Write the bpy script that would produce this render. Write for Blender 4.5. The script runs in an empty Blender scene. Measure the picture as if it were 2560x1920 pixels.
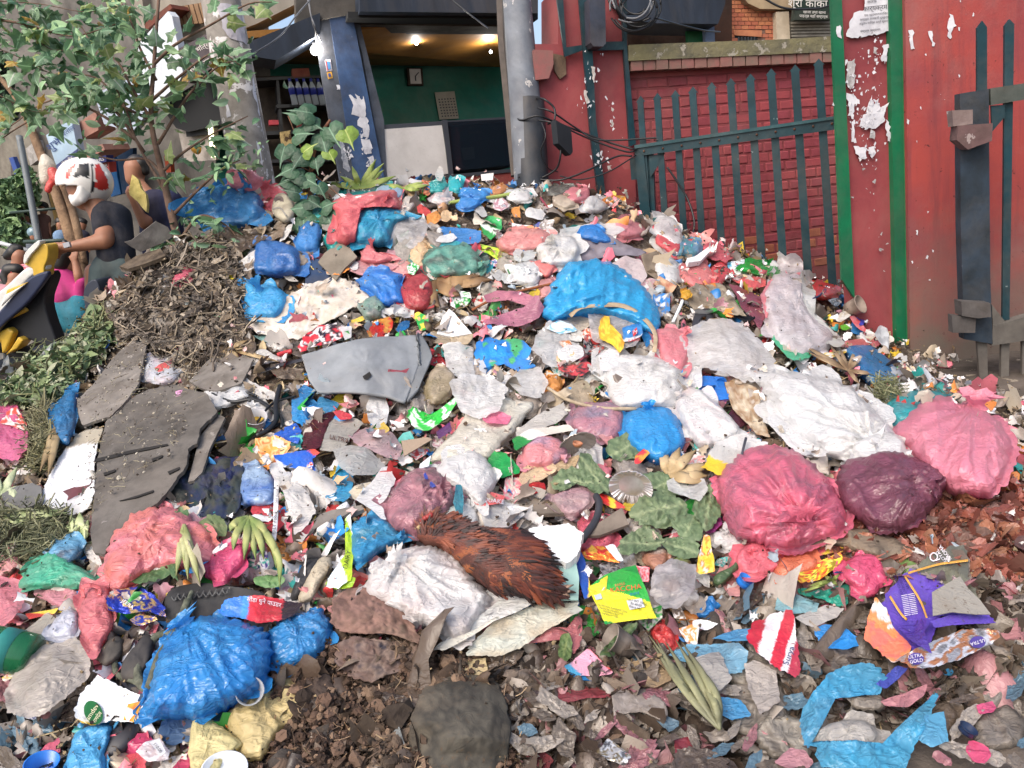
import bpy,bmesh,math,random
import numpy as np
from mathutils import Vector,Matrix
from mathutils.bvhtree import BVHTree
random.seed(7);RNG = np.random.RandomState(7)
SC = bpy.context.scene;COL = SC.collection
# ---------------------------------------------------------------- camera, light, exposure
FPX,PITCH,ROLL,CAMH = 1800.0,math.radians(15),math.radians(9.5),1.35
CAM = np.array([0,0,CAMH])
F_ = np.array([0,math.cos(PITCH),-math.sin(PITCH)])
_u0 = np.array([0,math.sin(PITCH),math.cos(PITCH)]);_r0 = np.array([1.0,0,0])
cr,sr = math.cos(ROLL),math.sin(ROLL)
R_ = _r0 * cr - _u0 * sr           # picture right / up (the camera is held with a small roll)
U_ = _u0 * cr + _r0 * sr
cd = bpy.data.cameras.new('camera');cam = bpy.data.objects.new('camera',cd);COL.objects.link(cam)
cd.sensor_width = 36;cd.lens = 36 * FPX / 2560;cd.clip_start = .05;cd.clip_end = 400
cam.matrix_world = Matrix(((R_[0],U_[0],-F_[0],0),(R_[1],U_[1],-F_[1],0),(R_[2],U_[2],-F_[2],CAMH),(0,0,0,1)))
SC.camera = cam
w = bpy.data.worlds.new('World');SC.world = w;w.use_nodes = True
nt = w.node_tree;bg = nt.nodes['Background']
sky = nt.nodes.new('ShaderNodeTexSky');sky.sky_type = 'NISHITA';sky.sun_disc = False
SUN_EL,SUN_AZ = math.radians(52),math.radians(215)   # azimuth clockwise from +Y
sky.sun_elevation = SUN_EL;sky.sun_rotation = SUN_AZ;sky.air_density = 1.0;sky.dust_density = 5;sky.ozone_density = .4
nt.links.new(sky.outputs[0],bg.inputs[0]);bg.inputs[1].default_value = .15
sl = bpy.data.lights.new('sun','SUN');sl.energy = .9;sl.angle = math.radians(35);sl.color = (1,.96,.9)
so = bpy.data.objects.new('sun',sl);COL.objects.link(so)
_sd = Vector((math.sin(SUN_AZ) * math.cos(SUN_EL),math.cos(SUN_AZ) * math.cos(SUN_EL),math.sin(SUN_EL)))
so.rotation_euler = _sd.to_track_quat('Z','Y').to_euler()
SC.view_settings.view_transform = 'Standard';SC.view_settings.look = 'None'
SC.view_settings.exposure = 0.92;SC.view_settings.gamma = 1
SC.render.engine = 'CYCLES';SC.cycles.max_bounces = 6;SC.cycles.transparent_max_bounces = 8
# ---------------------------------------------------------------- geometry helpers
def ray(px,py):
    px = np.asarray(px,float);py = np.asarray(py,float)
    return F_ * FPX + np.multiply.outer(px - 1280,R_) - np.multiply.outer(py - 960,U_)
def P(px,py,d):                  # world point seen at px,py at distance d along the view axis
    return CAM + ray(px,py) * (np.asarray(d,float)[...,None] if np.ndim(d) else d) / FPX
def topx(p):
    q = np.asarray(p) - CAM;z = q @ F_
    return np.stack([1280 + FPX * (q @ R_) / z,960 - FPX * (q @ U_) / z],-1)
_perm = np.random.RandomState(3).permutation(256);_perm = np.concatenate([_perm] * 3)
_g = np.random.RandomState(4).normal(size=(256,3));_g /= np.linalg.norm(_g,axis=1)[:,None]
def noise(p,seed=0):
    p = np.asarray(p,float) + seed * 17.31
    i = np.floor(p).astype(int);f = p - i;i &= 255;u = f * f * f * (f * (f * 6 - 15) + 10)
    def g(dx,dy,dz):
        h = _perm[_perm[_perm[i[...,0] + dx] + i[...,1] + dy] + i[...,2] + dz]
        return (_g[h] * (f - np.array([dx,dy,dz]))).sum(-1)
    L = lambda a,b,t: a + (b - a) * t
    x0 = L(g(0,0,0),g(1,0,0),u[...,0]);x1 = L(g(0,1,0),g(1,1,0),u[...,0])
    y0 = L(g(0,0,1),g(1,0,1),u[...,0]);y1 = L(g(0,1,1),g(1,1,1),u[...,0])
    return L(L(x0,x1,u[...,1]),L(y0,y1,u[...,1]),u[...,2]) * 1.6
def n2(a,b,s=1.0,seed=0): return noise(np.stack([a * s,b * s,np.full_like(a * 1.0,seed * 3.7 + .5)],-1),seed)
def tag(o,label=None,cat=None,group=None,kind=None):
    if label: o['label'] = label
    if cat: o['category'] = cat
    if group: o['group'] = group
    if kind: o['kind'] = kind
    return o
def mk(name,V,Fc,mat,parent=None,smooth=False,loc=None,cols=None,mats=None):
    V = np.asarray(V,float)
    if parent is not None: off = np.array(PLOC[parent.name])
    else: off = V.mean(0) if loc is None else np.asarray(loc,float)
    me = bpy.data.meshes.new(name)
    me.from_pydata((V - off).tolist(),[],[tuple(f) for f in Fc])
    if smooth: me.polygons.foreach_set('use_smooth',[True] * len(me.polygons))
    for m in (mat if isinstance(mat,(list,tuple)) else [mat]): me.materials.append(m)
    if mats is not None: me.polygons.foreach_set('material_index',mats)
    if cols is not None:
        ca = me.color_attributes.new('Col','FLOAT_COLOR','POINT')
        c4 = np.ones((len(V),4));c4[:,:3] = cols;ca.data.foreach_set('color',c4.ravel())
    me.update()
    o = bpy.data.objects.new(name,me);COL.objects.link(o)
    if parent is not None: o.parent = parent;PLOC[o.name] = tuple(off)
    else: o.location = off;PLOC[o.name] = tuple(off)
    return o
PLOC = {}
def empty(name,loc,label,cat,group=None,kind=None):
    o = bpy.data.objects.new(name,None);COL.objects.link(o);o.location = loc;o.empty_display_size = .1
    PLOC[o.name] = tuple(loc);return tag(o,label,cat,group,kind)
def fixparent(o,off=None): return o
def cat_mesh(parts):
    V,Fc,n = [],[],0
    for v,f in parts:
        V.append(np.asarray(v,float));Fc += [tuple(i + n for i in q) for q in f];n += len(v)
    return np.concatenate(V),Fc
def box(a,b):
    x0,y0,z0 = a;x1,y1,z1 = b
    return (np.array([[x0,y0,z0],[x1,y0,z0],[x1,y1,z0],[x0,y1,z0],[x0,y0,z1],[x1,y0,z1],[x1,y1,z1],[x0,y1,z1]]),
            [(0,3,2,1),(4,5,6,7),(0,1,5,4),(1,2,6,5),(2,3,7,6),(3,0,4,7)])
def hexa(q,back):                 # q: 4 front corners (world), back: offset vector
    q = np.asarray(q,float);V = np.concatenate([q,q + back])
    return V,[(0,1,2,3),(7,6,5,4),(0,4,5,1),(1,5,6,2),(2,6,7,3),(3,7,4,0)]
def prism(q,back):
    q = np.asarray(q,float);n = len(q)
    return np.concatenate([q,q + back]),[tuple(range(n)),tuple(range(2 * n - 1,n - 1,-1))] + [(i,n + i,n + (i + 1) % n,(i + 1) % n) for i in range(n)]
class Plane:
    def __init__(s,px,py,d,deg):       # vertical plane through a point, running at heading deg (90 = square to the view)
        s.o = P(px,py,d);a = math.radians(deg);s.u = np.array([math.sin(a),math.cos(a),0]);s.n = np.array([math.cos(a) * 1.0,-math.sin(a),0])
    def at(s,px,py,off=0):
        r = ray(px,py);o = s.o + s.n * off
        return CAM + r * (((o - CAM) @ s.n) / (r @ s.n))[...,None]
    def poly(s,pts,off=0):
        a = np.asarray(pts,float);return s.at(a[:,0],a[:,1],off)
def slab(name,pl,pts,thick,mat,parent=None,off=0,**k):
    V,Fc = prism(pl.poly(pts,off),-pl.n * thick)
    return mk(name,V,Fc,mat,parent,**k)
def frame_of(d):
    d = d / (np.linalg.norm(d) + 1e-9);a = np.array([0,0,1.0]) if abs(d[2]) < .9 else np.array([1.0,0,0])
    x = np.cross(d,a);x /= np.linalg.norm(x);return x,np.cross(d,x)
def tube(pts,rad,seg=8,cap=True,twist=None):
    pts = np.asarray(pts,float);n = len(pts);rad = np.broadcast_to(rad,n)
    V = [];px_ = None
    for i in range(n):
        d = pts[min(i + 1,n - 1)] - pts[max(i - 1,0)];d = d / (np.linalg.norm(d) + 1e-9)
        if px_ is None: x,y = frame_of(d)
        else:
            x = px_ - d * (px_ @ d);x /= np.linalg.norm(x) + 1e-9;y = np.cross(d,x)
        px_ = x
        a = np.linspace(0,2 * math.pi,seg,endpoint=False)
        V.append(pts[i] + rad[i] * (np.outer(np.cos(a),x) + np.outer(np.sin(a),y)))
    V = np.concatenate(V);Fc = []
    for i in range(n - 1):
        for j in range(seg):
            k = (j + 1) % seg;Fc.append((i * seg + j,i * seg + k,(i + 1) * seg + k,(i + 1) * seg + j))
    if cap: Fc += [tuple(range(seg))[::-1],tuple(range((n - 1) * seg,n * seg))]
    return V,Fc
def curve(pts,n=24):                  # Catmull-Rom through points
    p = np.asarray(pts,float)
    if len(p) < 3: t = np.linspace(0,1,n)[:,None];return p[0] * (1 - t) + p[-1] * t
    q = np.concatenate([[2 * p[0] - p[1]],p,[2 * p[-1] - p[-2]]]);out = []
    m = max(2,n // (len(p) - 1))
    for i in range(len(p) - 1):
        a,b,c,d = q[i:i + 4];t = np.linspace(0,1,m,endpoint=i == len(p) - 2)[:,None]
        out.append(.5 * (2 * b + (c - a) * t + (2 * a - 5 * b + 4 * c - d) * t ** 2 + (3 * b - a - 3 * c + d) * t ** 3))
    return np.concatenate(out)
def lathe(prof,base,axis,seg=20):   # prof: list of (r, h)
    x,y = frame_of(np.asarray(axis,float));ax = np.asarray(axis,float) / np.linalg.norm(axis)
    a = np.linspace(0,2 * math.pi,seg,endpoint=False);V = []
    for r,h in prof: V.append(np.asarray(base) + ax * h + r * (np.outer(np.cos(a),x) + np.outer(np.sin(a),y)))
    Fc = []
    for i in range(len(prof) - 1):
        for j in range(seg):
            k = (j + 1) % seg;Fc.append((i * seg + j,i * seg + k,(i + 1) * seg + k,(i + 1) * seg + j))
    if prof[0][0] > 1e-4: Fc.append(tuple(range(seg))[::-1])
    if prof[-1][0] > 1e-4 and prof[-1][1] >= prof[0][1] and len(prof) < 99 and False: Fc.append(tuple(range((len(prof) - 1) * seg,len(prof) * seg)))
    return np.concatenate(V),Fc
def ball(c,r,seg=14,rings=9,sc=(1,1,1),ax=None):
    V = [];
    X = np.eye(3) if ax is None else np.asarray(ax)
    for i in range(rings + 1):
        t = math.pi * i / rings
        for j in range(seg):
            a = 2 * math.pi * j / seg
            V.append(np.array([math.sin(t) * math.cos(a) * sc[0],math.sin(t) * math.sin(a) * sc[1],math.cos(t) * sc[2]]) * r @ X + np.asarray(c))
    Fc = [(i * seg + j,i * seg + (j + 1) % seg,(i + 1) * seg + (j + 1) % seg,(i + 1) * seg + j) for i in range(rings) for j in range(seg)]
    return np.array(V),Fc
def capsule(a,b,ra,rb,seg=14):
    a = np.asarray(a,float);b = np.asarray(b,float);d = b - a;L = np.linalg.norm(d) + 1e-9;d /= L
    pts,rr = [],[]
    for t in (-90,-60,-30,0):
        pts.append(a + d * ra * math.sin(math.radians(t)));rr.append(max(ra * math.cos(math.radians(t)),ra * .02))
    for t in (.33,.66): pts.append(a + d * L * t);rr.append(ra + (rb - ra) * t)
    for t in (0,30,60,90):
        pts.append(b + d * rb * math.sin(math.radians(t)));rr.append(max(rb * math.cos(math.radians(t)),rb * .02))
    return tube(pts,rr,seg)
def organic(name,parts,mat,parent=None,voxel=.012,smooth=6,**k):
    V,Fc = cat_mesh(parts);o = mk(name,V,Fc,mat,parent,smooth=True,**k)
    m = o.modifiers.new('r','REMESH');m.mode = 'VOXEL';m.voxel_size = voxel;m.use_smooth_shade = True
    m = o.modifiers.new('s','SMOOTH');m.iterations = smooth;m.factor = .5
    return o
# ---------------------------------------------------------------- materials
def lin(h,k=.88):
    h = h.lstrip('#');c = [int(h[i:i + 2],16) / 255 for i in (0,2,4)]
    c = [k * (x / 12.92 if x <= .04045 else ((x + .055) / 1.055) ** 2.4) for x in c];g_ = sum(c) / 3
    return tuple(min(.86,x * .96 + g_ * .04) for x in c)
_MC = {}
class NB:
    def __init__(s,name):
        s.m = bpy.data.materials.new(name);s.m.use_nodes = True;s.t = s.m.node_tree;s.b = s.t.nodes['Principled BSDF'];s.tc = None
    def n(s,ty,**k):
        x = s.t.nodes.new(ty)
        for a,v in k.items():
            if a.startswith('i_'):
                key = a[2:];x.inputs[int(key) if key.isdigit() else key.replace('_',' ')].default_value = v
            else: setattr(x,a,v)
        return x
    def l(s,a,b): s.t.links.new(a,b)
    def co(s,geo=False):
        if s.tc is None: s.tc = s.n('ShaderNodeNewGeometry').outputs['Position'] if geo else s.n('ShaderNodeTexCoord').outputs['Object']
        return s.tc
    def noise(s,scale,detail=4,rough=.6,dist=0,co=None,lo=None,hi=None):
        x = s.n('ShaderNodeTexNoise');x.inputs['Scale'].default_value = scale;x.inputs['Detail'].default_value = detail
        x.inputs['Roughness'].default_value = rough;x.inputs['Distortion'].default_value = dist;s.l(co or s.co(),x.inputs['Vector'])
        if lo is None: return x.outputs[0]
        return s.ramp(x.outputs[0],lo,hi)
    def ramp(s,v,lo,hi,a=0.,b=1.):
        r = s.n('ShaderNodeMapRange');s.l(v,r.inputs[0]);r.inputs[1].default_value = lo;r.inputs[2].default_value = hi
        r.inputs[3].default_value = a;r.inputs[4].default_value = b;return r.outputs[0]
    def mix(s,f,a,b):
        x = s.n('ShaderNodeMix',data_type='RGBA')
        for v,i in ((f,0),(a,6),(b,7)):
            if isinstance(v,bpy.types.NodeSocket): s.l(v,x.inputs[i])
            else: x.inputs[i].default_value = (*v,1) if isinstance(v,tuple) else v
        return x.outputs[2]
    def math(s,op,a,b=0.):
        x = s.n('ShaderNodeMath',operation=op)
        for v,i in ((a,0),(b,1)):
            if isinstance(v,bpy.types.NodeSocket): s.l(v,x.inputs[i])
            else: x.inputs[i].default_value = v
        return x.outputs[0]
    def bump(s,h,strength=.3,dist=.01,prev=None):
        x = s.n('ShaderNodeBump');x.inputs['Strength'].default_value = strength;x.inputs['Distance'].default_value = dist;s.l(h,x.inputs['Height'])
        if prev is not None: s.l(prev,x.inputs['Normal'])
        return x.outputs[0]
    def done(s,col=None,rough=.6,normal=None,spec=None,metal=None,**k):
        b = s.b
        for v,i in ((col,'Base Color'),(rough,'Roughness'),(normal,'Normal'),(spec,'Specular IOR Level'),(metal,'Metallic')):
            if v is None: continue
            if isinstance(v,bpy.types.NodeSocket): s.l(v,b.inputs[i])
            else: b.inputs[i].default_value = (*v,1) if isinstance(v,tuple) else v
        return s.m
DIRT = lin('5a4a3a')
def film(h,c2=None,amt=.5,rough=.33,clear=0.,dirt=.35,crink=1.,transl=.35):
    dirt *= .62
    key = ('film',h,c2,amt,rough,clear,dirt,crink)
    if key in _MC: return _MC[key]
    s = NB('film_' + h);a = tuple(min(.76,x) for x in lin(h,1.12));b = lin(c2) if c2 else tuple(x * .75 for x in a)
    oi = s.n('ShaderNodeObjectInfo');add = s.n('ShaderNodeVectorMath',operation='ADD');s.l(s.co(),add.inputs[0]);s.l(oi.outputs['Random'],add.inputs[1])
    sc_ = s.n('ShaderNodeVectorMath',operation='MULTIPLY_ADD');s.l(oi.outputs['Random'],sc_.inputs[0]);sc_.inputs[1].default_value = (37,91,13);s.l(s.co(),sc_.inputs[2]);s.tc = sc_.outputs[0]
    f = s.noise(9,3,.55,.6,lo=.42,hi=.66);c = s.mix(s.math('MULTIPLY',f,amt),a,b)
    d = s.noise(70,4,.7,lo=.60,hi=.68);dd = s.noise(6,3,lo=.35,hi=.7);c = s.mix(s.math('MULTIPLY',s.math('MULTIPLY',d,dd),min(1,dirt * 2)),c,DIRT)
    c = s.mix(s.math('MULTIPLY',s.noise(3.5,5,.7,lo=.42,hi=.75),dirt * .8),c,lin('948a80'))
    def ridge(rot,sc,scale,det=2,dist=.5):
        mp = s.n('ShaderNodeMapping');s.l(s.co(),mp.inputs[0]);mp.inputs[2].default_value = rot;mp.inputs[3].default_value = sc
        return s.ramp(s.math('ABSOLUTE',s.math('SUBTRACT',s.noise(scale,det,.5,dist,co=mp.outputs[0]),.5)),0,.07,1,0)
    r1 = ridge((.4,.7,.3),(1,3.4,1.6),9);r2 = ridge((1.3,-.5,1.9),(1.2,1,4.2),13);r3 = ridge((.2,1.5,.9),(2.2,1,1),34,2,.9)
    nm = s.bump(r3,.08 * crink,.003,s.bump(s.math('MAXIMUM',r1,r2),.38 * crink,.008))
    m = s.done(c,s.ramp(dd,0,1,rough - .10,rough + .10),nm,.6)
    s.b.inputs['Coat Weight'].default_value = .25;s.b.inputs['Coat Roughness'].default_value = .12
    out = s.t.nodes['Material Output'];sh = s.b.outputs[0]
    if transl:
        t = s.n('ShaderNodeBsdfTranslucent');s.l(c,t.inputs[0]);s.l(nm,t.inputs[1]);x = s.n('ShaderNodeMixShader');x.inputs[0].default_value = transl;s.l(sh,x.inputs[1]);s.l(t.outputs[0],x.inputs[2]);sh = x.outputs[0]
    if clear:
        t = s.n('ShaderNodeBsdfTransparent');t.inputs[0].default_value = (*[.5 + .5 * q for q in a],1);x = s.n('ShaderNodeMixShader')
        lw = s.n('ShaderNodeLayerWeight');lw.inputs[0].default_value = .35;s.l(nm,lw.inputs[1])
        s.l(s.math('MULTIPLY',s.ramp(lw.outputs['Facing'],0,1,1,.25),s.math('MULTIPLY',s.ramp(r1,0,1,1,.5),clear)),x.inputs[0]);s.l(sh,x.inputs[1]);s.l(t.outputs[0],x.inputs[2]);sh = x.outputs[0]
    s.l(sh,out.inputs[0]);_MC[key] = m;return m
def vcol(rough=.4,metal=0.,crink=.6,dirt=.3,name='printed_film',spec=.5,transl=0.):
    key = ('vcol',rough,metal,crink,dirt,name)
    if key in _MC: return _MC[key]
    s = NB(name);at = s.n('ShaderNodeAttribute',attribute_name='Col');s.co(True)
    d = s.noise(60,4,.7,lo=.58,hi=.68);dd = s.noise(5,3,lo=.35,hi=.7)
    c = s.mix(s.math('MULTIPLY',s.math('MULTIPLY',d,dd),dirt * 2),at.outputs[0],DIRT)
    c = s.mix(s.math('MULTIPLY',s.noise(4,5,.7,lo=.48,hi=.75),dirt),c,lin('7c6e5e'))
    w1 = s.noise(26,3,.5,1.4);r1 = s.math('ABSOLUTE',s.math('SUBTRACT',w1,.5))
    s.done(c,rough,s.bump(r1,.7 * crink,.012),spec,metal);_MC[key] = s.m;return s.m
def rough_mat(name,h,h2=None,scale=8,rough=.85,bump=.4,bscale=60,bdist=.004,spots=None,spotlo=.62,detail=5,geo=False,metal=0.,streak=False,spec=.3,spotscale=14):
    key = ('rm',name,h,h2,scale,spots)
    if key in _MC: return _MC[key]
    s = NB(name);s.co(geo);a = lin(h);b = lin(h2) if h2 else tuple(x * .7 for x in a)
    if streak:
        mp = s.n('ShaderNodeMapping');s.l(s.tc,mp.inputs[0]);mp.inputs[3].default_value = (1,1,.25);s.tc = mp.outputs[0]
    c = s.mix(s.noise(scale,detail,.62,.3,lo=.36,hi=.66),a,b)
    if spots: c = s.mix(s.noise(spotscale,5,.65,.2,lo=spotlo,hi=spotlo + .02),c,lin(spots))
    c = s.mix(s.math('MULTIPLY',s.noise(1.7,7,.72,.4,lo=.45,hi=.72),.26),c,lin('807468'));c = s.mix(s.math('MULTIPLY',s.noise(55,4,.7,lo=.6,hi=.7),.3),c,tuple(x * .45 for x in a))
    nm = s.bump(s.noise(bscale,5,.6),bump,bdist,s.bump(s.noise(3,3),.25,.02))
    _MC[key] = s.done(c,rough,nm,spec,metal);return s.m
def flat(name,h,rough=.5,metal=0.,spec=.5):
    key = ('flat',name,h)
    if key in _MC: return _MC[key]
    s = NB(name);a = lin(h);c = s.mix(s.noise(14,4,lo=.4,hi=.7),a,tuple(x * .82 for x in a));_MC[key] = s.done(c,rough,s.bump(s.noise(90,3),.12,.002),spec,metal);return s.m
def glow(name,h,e):
    key = ('glow',name)
    if key in _MC: return _MC[key]
    s = NB(name);s.b.inputs['Emission Color'].default_value = (*lin(h,1),1);s.b.inputs['Emission Strength'].default_value = e;_MC[key] = s.m;return s.m
def glass(name,h,alpha=.5,rough=.08):
    key = ('glass',name,h)
    if key in _MC: return _MC[key]
    s = NB(name);s.done(lin(h),rough);t = s.n('ShaderNodeBsdfTransparent');x = s.n('ShaderNodeMixShader');x.inputs[0].default_value = alpha
    s.l(s.b.outputs[0],x.inputs[1]);s.l(t.outputs[0],x.inputs[2]);s.l(x.outputs[0],s.t.nodes['Material Output'].inputs[0]);_MC[key] = s.m;return s.m
# ---------------------------------------------------------------- lettering
_FC = {}
def text_mesh(txt):
    if txt in _FC: return _FC[txt]
    c = bpy.data.curves.new('lettering','FONT');c.body = txt;c.align_x = 'CENTER';c.align_y = 'CENTER';c.resolution_u = 3
    o = bpy.data.objects.new('lettering',c);COL.objects.link(o);dg = bpy.context.evaluated_depsgraph_get()
    me = bpy.data.meshes.new_from_object(o.evaluated_get(dg));V = np.array([v.co[:] for v in me.vertices]).reshape(-1,3);Fc = [tuple(p.vertices) for p in me.polygons]
    COL.objects.unlink(o);bpy.data.objects.remove(o);_FC[txt] = (V,Fc);return V,Fc
def text_on(posf,txt,cx,cy,h,rot,mat,parent,name='lettering',sx=1.0,lift=.002):
    """posf(px,py)->world; cx,cy centre in photo pixels, h letter height in photo pixels, rot degrees anticlockwise"""
    V,Fc = text_mesh(txt)
    if not len(V): return None
    a = math.radians(rot);x = V[:,0] * h * sx * 1.35;y = V[:,1] * h * 1.35
    px = cx + x * math.cos(a) - y * math.sin(a);py = cy - (x * math.sin(a) + y * math.cos(a))
    W = posf(px,py);W = W + (CAM - W) / np.linalg.norm(CAM - W,axis=1)[:,None] * lift
    return mk(name,W,Fc,mat,parent)
# ---------------------------------------------------------------- the heap's form: control points (photo px, py, metres ahead)
_HC = [(-300,1920,1.55),(0,1920,1.5),(640,1920,1.42),(1280,1920,1.38),(1920,1920,1.34),(2560,1920,1.24),(2900,1920,1.22),
 (-300,1440,2.35),(0,1440,2.2),(640,1440,2.02),(1280,1440,1.98),(1920,1440,1.92),(2560,1440,1.75),(2900,1400,1.75),
 (-200,1150,3.0),(0,1100,3.0),(400,1100,2.85),(800,1100,2.75),(1280,1100,2.72),(1800,1100,2.62),(2300,1150,2.32),(2560,1150,2.22),
 (60,960,3.6),(300,950,3.4),(640,900,3.35),(950,900,3.3),(1280,900,3.3),(1600,900,3.2),(1900,900,3.15),(2130,900,3.3),(2330,930,3.75),(2560,960,3.6),
 (265,830,3.85),(330,700,4.05),(460,610,4.25),(620,560,4.4),(700,500,4.5),(900,470,4.6),(1100,455,4.75),(1300,455,4.8),(1500,500,4.6),(1620,580,4.5),
 (1750,640,4.35),(1900,690,4.2),(2080,760,4.05),(2200,880,3.85),(900,650,4.05),(1280,650,4.0),(1600,720,3.9),(600,720,3.95),(1280,560,4.35),(1000,560,4.3)]
def _zr(px,py,Y):
    r = ray(px,py);t = Y / r[1];q = CAM + r * t;return q
_hp = np.array([_zr(*c) for c in _HC])
_ex = np.array([(-4.6,3.2,-.02),(-4.5,4.6,-.02),(-3.6,5.4,-.02),(-2.4,6.0,.05),(-1.4,6.2,.4),(0,6.4,.5),(1.2,6.3,.4),(2.3,6.0,.15),(3.2,5.6,0),(4.2,5.2,0),(4.5,3.4,0),(3.5,2.2,0),(3,1.2,0),(-3,1.4,.02),(-2,.6,0),(0,.5,0),(2,.5,0),(-3.6,3.9,.02)])
_hp = np.concatenate([_hp,_ex])
def _phi(r2): return .5 * r2 * np.log(r2 + 1e-9)
_A = _phi(((_hp[:,None,:2] - _hp[None,:,:2]) ** 2).sum(-1)) + np.eye(len(_hp)) * .02
_Q = np.c_[np.ones(len(_hp)),_hp[:,:2]]
_W = np.linalg.solve(np.block([[_A,_Q],[_Q.T,np.zeros((3,3))]]),np.r_[_hp[:,2],0,0,0])
def HZ(x,y):
    x = np.asarray(x,float);y = np.asarray(y,float);sh = x.shape;q = np.c_[x.ravel(),y.ravel()]
    out = np.empty(len(q))
    for i in range(0,len(q),20000):
        s = q[i:i + 20000];out[i:i + 20000] = _phi(((s[:,None] - _hp[None,:,:2]) ** 2).sum(-1)) @ _W[:-3] + _W[-3] + s @ _W[-2:]
    return np.maximum(out,-.02).reshape(sh)
# depth picture of the smooth heap, so that a thing can be set down on it
_gx = np.arange(-600,3161,40.);_gy = np.arange(340,2301,40.)
_GX,_GY = np.meshgrid(_gx,_gy);_R = ray(_GX,_GY) / FPX
_best = np.full(_GX.shape,9.);_D = np.full(_GX.shape,np.nan);_bd = np.full(_GX.shape,4.5)
for _d in np.arange(1.0,6.4,.04):
    q = CAM + _R * _d;g = q[...,2] - HZ(q[...,0],q[...,1])
    hit = (g <= 0) & np.isnan(_D);_D[hit] = _d - .02;m = (g < _best) & (_d < 5.2);_best[m] = g[m];_bd[m] = _d
_D = np.where(np.isnan(_D),_bd,_D)
def hd(px,py):
    px = np.asarray(px,float);py = np.asarray(py,float)
    a = np.clip((px - _gx[0]) / 40,0,len(_gx) - 1.001);b = np.clip((py - _gy[0]) / 40,0,len(_gy) - 1.001)
    i = a.astype(int);j = b.astype(int);u = a - i;v = b - j
    return (_D[j,i] * (1 - u) + _D[j,i + 1] * u) * (1 - v) + (_D[j + 1,i] * (1 - u) + _D[j + 1,i + 1] * u) * v
def hnorm(px,py):
    d = hd(px,py);c = P(px,py,d);e = .12
    x,y = c[0],c[1];n = np.array([HZ(x - e,y) - HZ(x + e,y),HZ(x,y - e) - HZ(x,y + e),2 * e]);return n / np.linalg.norm(n)
# ground
m_ground = rough_mat('packed_earth','6a6058','3e3830',2.5,.95,.7,40,.01,spots='908676',geo=True)
g = 60
V = np.array([(-g,-6,-.03),(g,-6,-.03),(g,70,-.03),(-g,70,-.03)]);o = mk('ground',V,[(0,1,2,3)],m_ground);tag(o,'grey packed earth road and forecourt under the rubbish','ground',kind='structure')
# heap skin
def bumps(x,y):
    z = np.zeros_like(x)
    for s_,a_ in ((1.7,.05),(5,.03),(13,.018),(34,.009)): z += a_ * n2(x,y,s_,int(s_))
    z += .02 * (np.abs(n2(x,y,9,5)) - .3)
    return z - .035
nx,ny = 620,460
xs = np.linspace(-4.6,4.4,nx);ys = np.concatenate([np.linspace(.7,3,ny // 2,endpoint=False),np.linspace(3,6.4,ny - ny // 2)])
X,Y = np.meshgrid(xs,ys);Z = HZ(X,Y);fade = np.clip((Z + .01) / .06,0,1);Zb = Z + bumps(X,Y) * fade - (1 - fade) * .06
V = np.stack([X,Y,Zb],-1).reshape(-1,3);I = np.arange(nx * ny).reshape(ny,nx)
Fc = np.stack([I[:-1,:-1],I[:-1,1:],I[1:,1:],I[1:,:-1]],-1).reshape(-1,4)
s = NB('rotting_refuse');s.co(True)
c = s.mix(s.noise(6,6,.65,.5,lo=.38,hi=.64),lin('64564a'),lin('463c34'));c = s.mix(s.noise(22,5,.7,.6,lo=.5,hi=.62),c,lin('958a7c'))
c = s.mix(s.noise(45,4,.7,lo=.6,hi=.64),c,lin('9a8f84'));c = s.mix(s.noise(17,3,.6,1.4,lo=.66,hi=.69),c,lin('7a3a34'))
s.done(c,.8,s.bump(s.noise(120,6,.75),.8,.012,s.bump(s.noise(30,5,.7,.8),.9,.03)),.3)
o = mk('refuse_heap',V,Fc.tolist(),s.m,smooth=True);tag(o,'dark rotting earth-like refuse that forms the body of the rubbish heap','refuse heap',kind='stuff')
# ---------------------------------------------------------------- stall, walls, gates, poles
m_blue = rough_mat('worn_blue_paint','3f5f8c','2e4262',5,.6,.3,50,.003,spots='93a0ae',spotlo=.70)
m_bluegrey = rough_mat('grimy_blue_grey_paint','59616e','3c424c',5,.7,.4,40,.003,spots='8d9298',spotlo=.7)
m_dkblue = rough_mat('dark_blue_awning_metal','2a3443','1a1f28',3,.6,.4,30,.004,spots='5a6470',spotlo=.70,streak=True)
m_teal = rough_mat('teal_wall_paint','0f7a68','0a5f50',2,.6,.1)
m_orange = rough_mat('orange_ceiling_paint','a87428','805418',2,.7,.1)
m_redp = rough_mat('red_wall_paint','9e484a','84383e',2.2,.7,.35,45,.003,spots='c8bfc0',spotlo=.71,spotscale=16)
m_redp2 = rough_mat('bright_red_plaster','b8443e','a04248',1.6,.75,.4,60,.003,spots='5e2e2c',spotlo=.70,spotscale=26)
m_green = rough_mat('green_gloss_paint','0c7048','1c5c40',4,.4,.2,40,.002,spots='6c8c7c',spotlo=.72)
m_dgreen = rough_mat('dark_teal_gate_paint','183e48','122e36',5,.45,.25,60,.002,spots='7c8a8c',spotlo=.70,spotscale=30)
m_conc = rough_mat('weathered_concrete','a8a29a','6e6862',5,.9,.5,35,.004,spots='d8d4d2',spotlo=.56,spotscale=7)
m_plaster = rough_mat('stained_plaster','a39c90','7c756a',2.5,.9,.4,25,.004,streak=True)
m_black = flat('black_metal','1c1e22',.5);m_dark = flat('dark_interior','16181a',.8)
m_white = rough_mat('off_white_board','d6d2ce','c4c0bc',4,.4,.05)
m_frame = flat('dark_grey_frame','3a3e46',.45)
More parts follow.
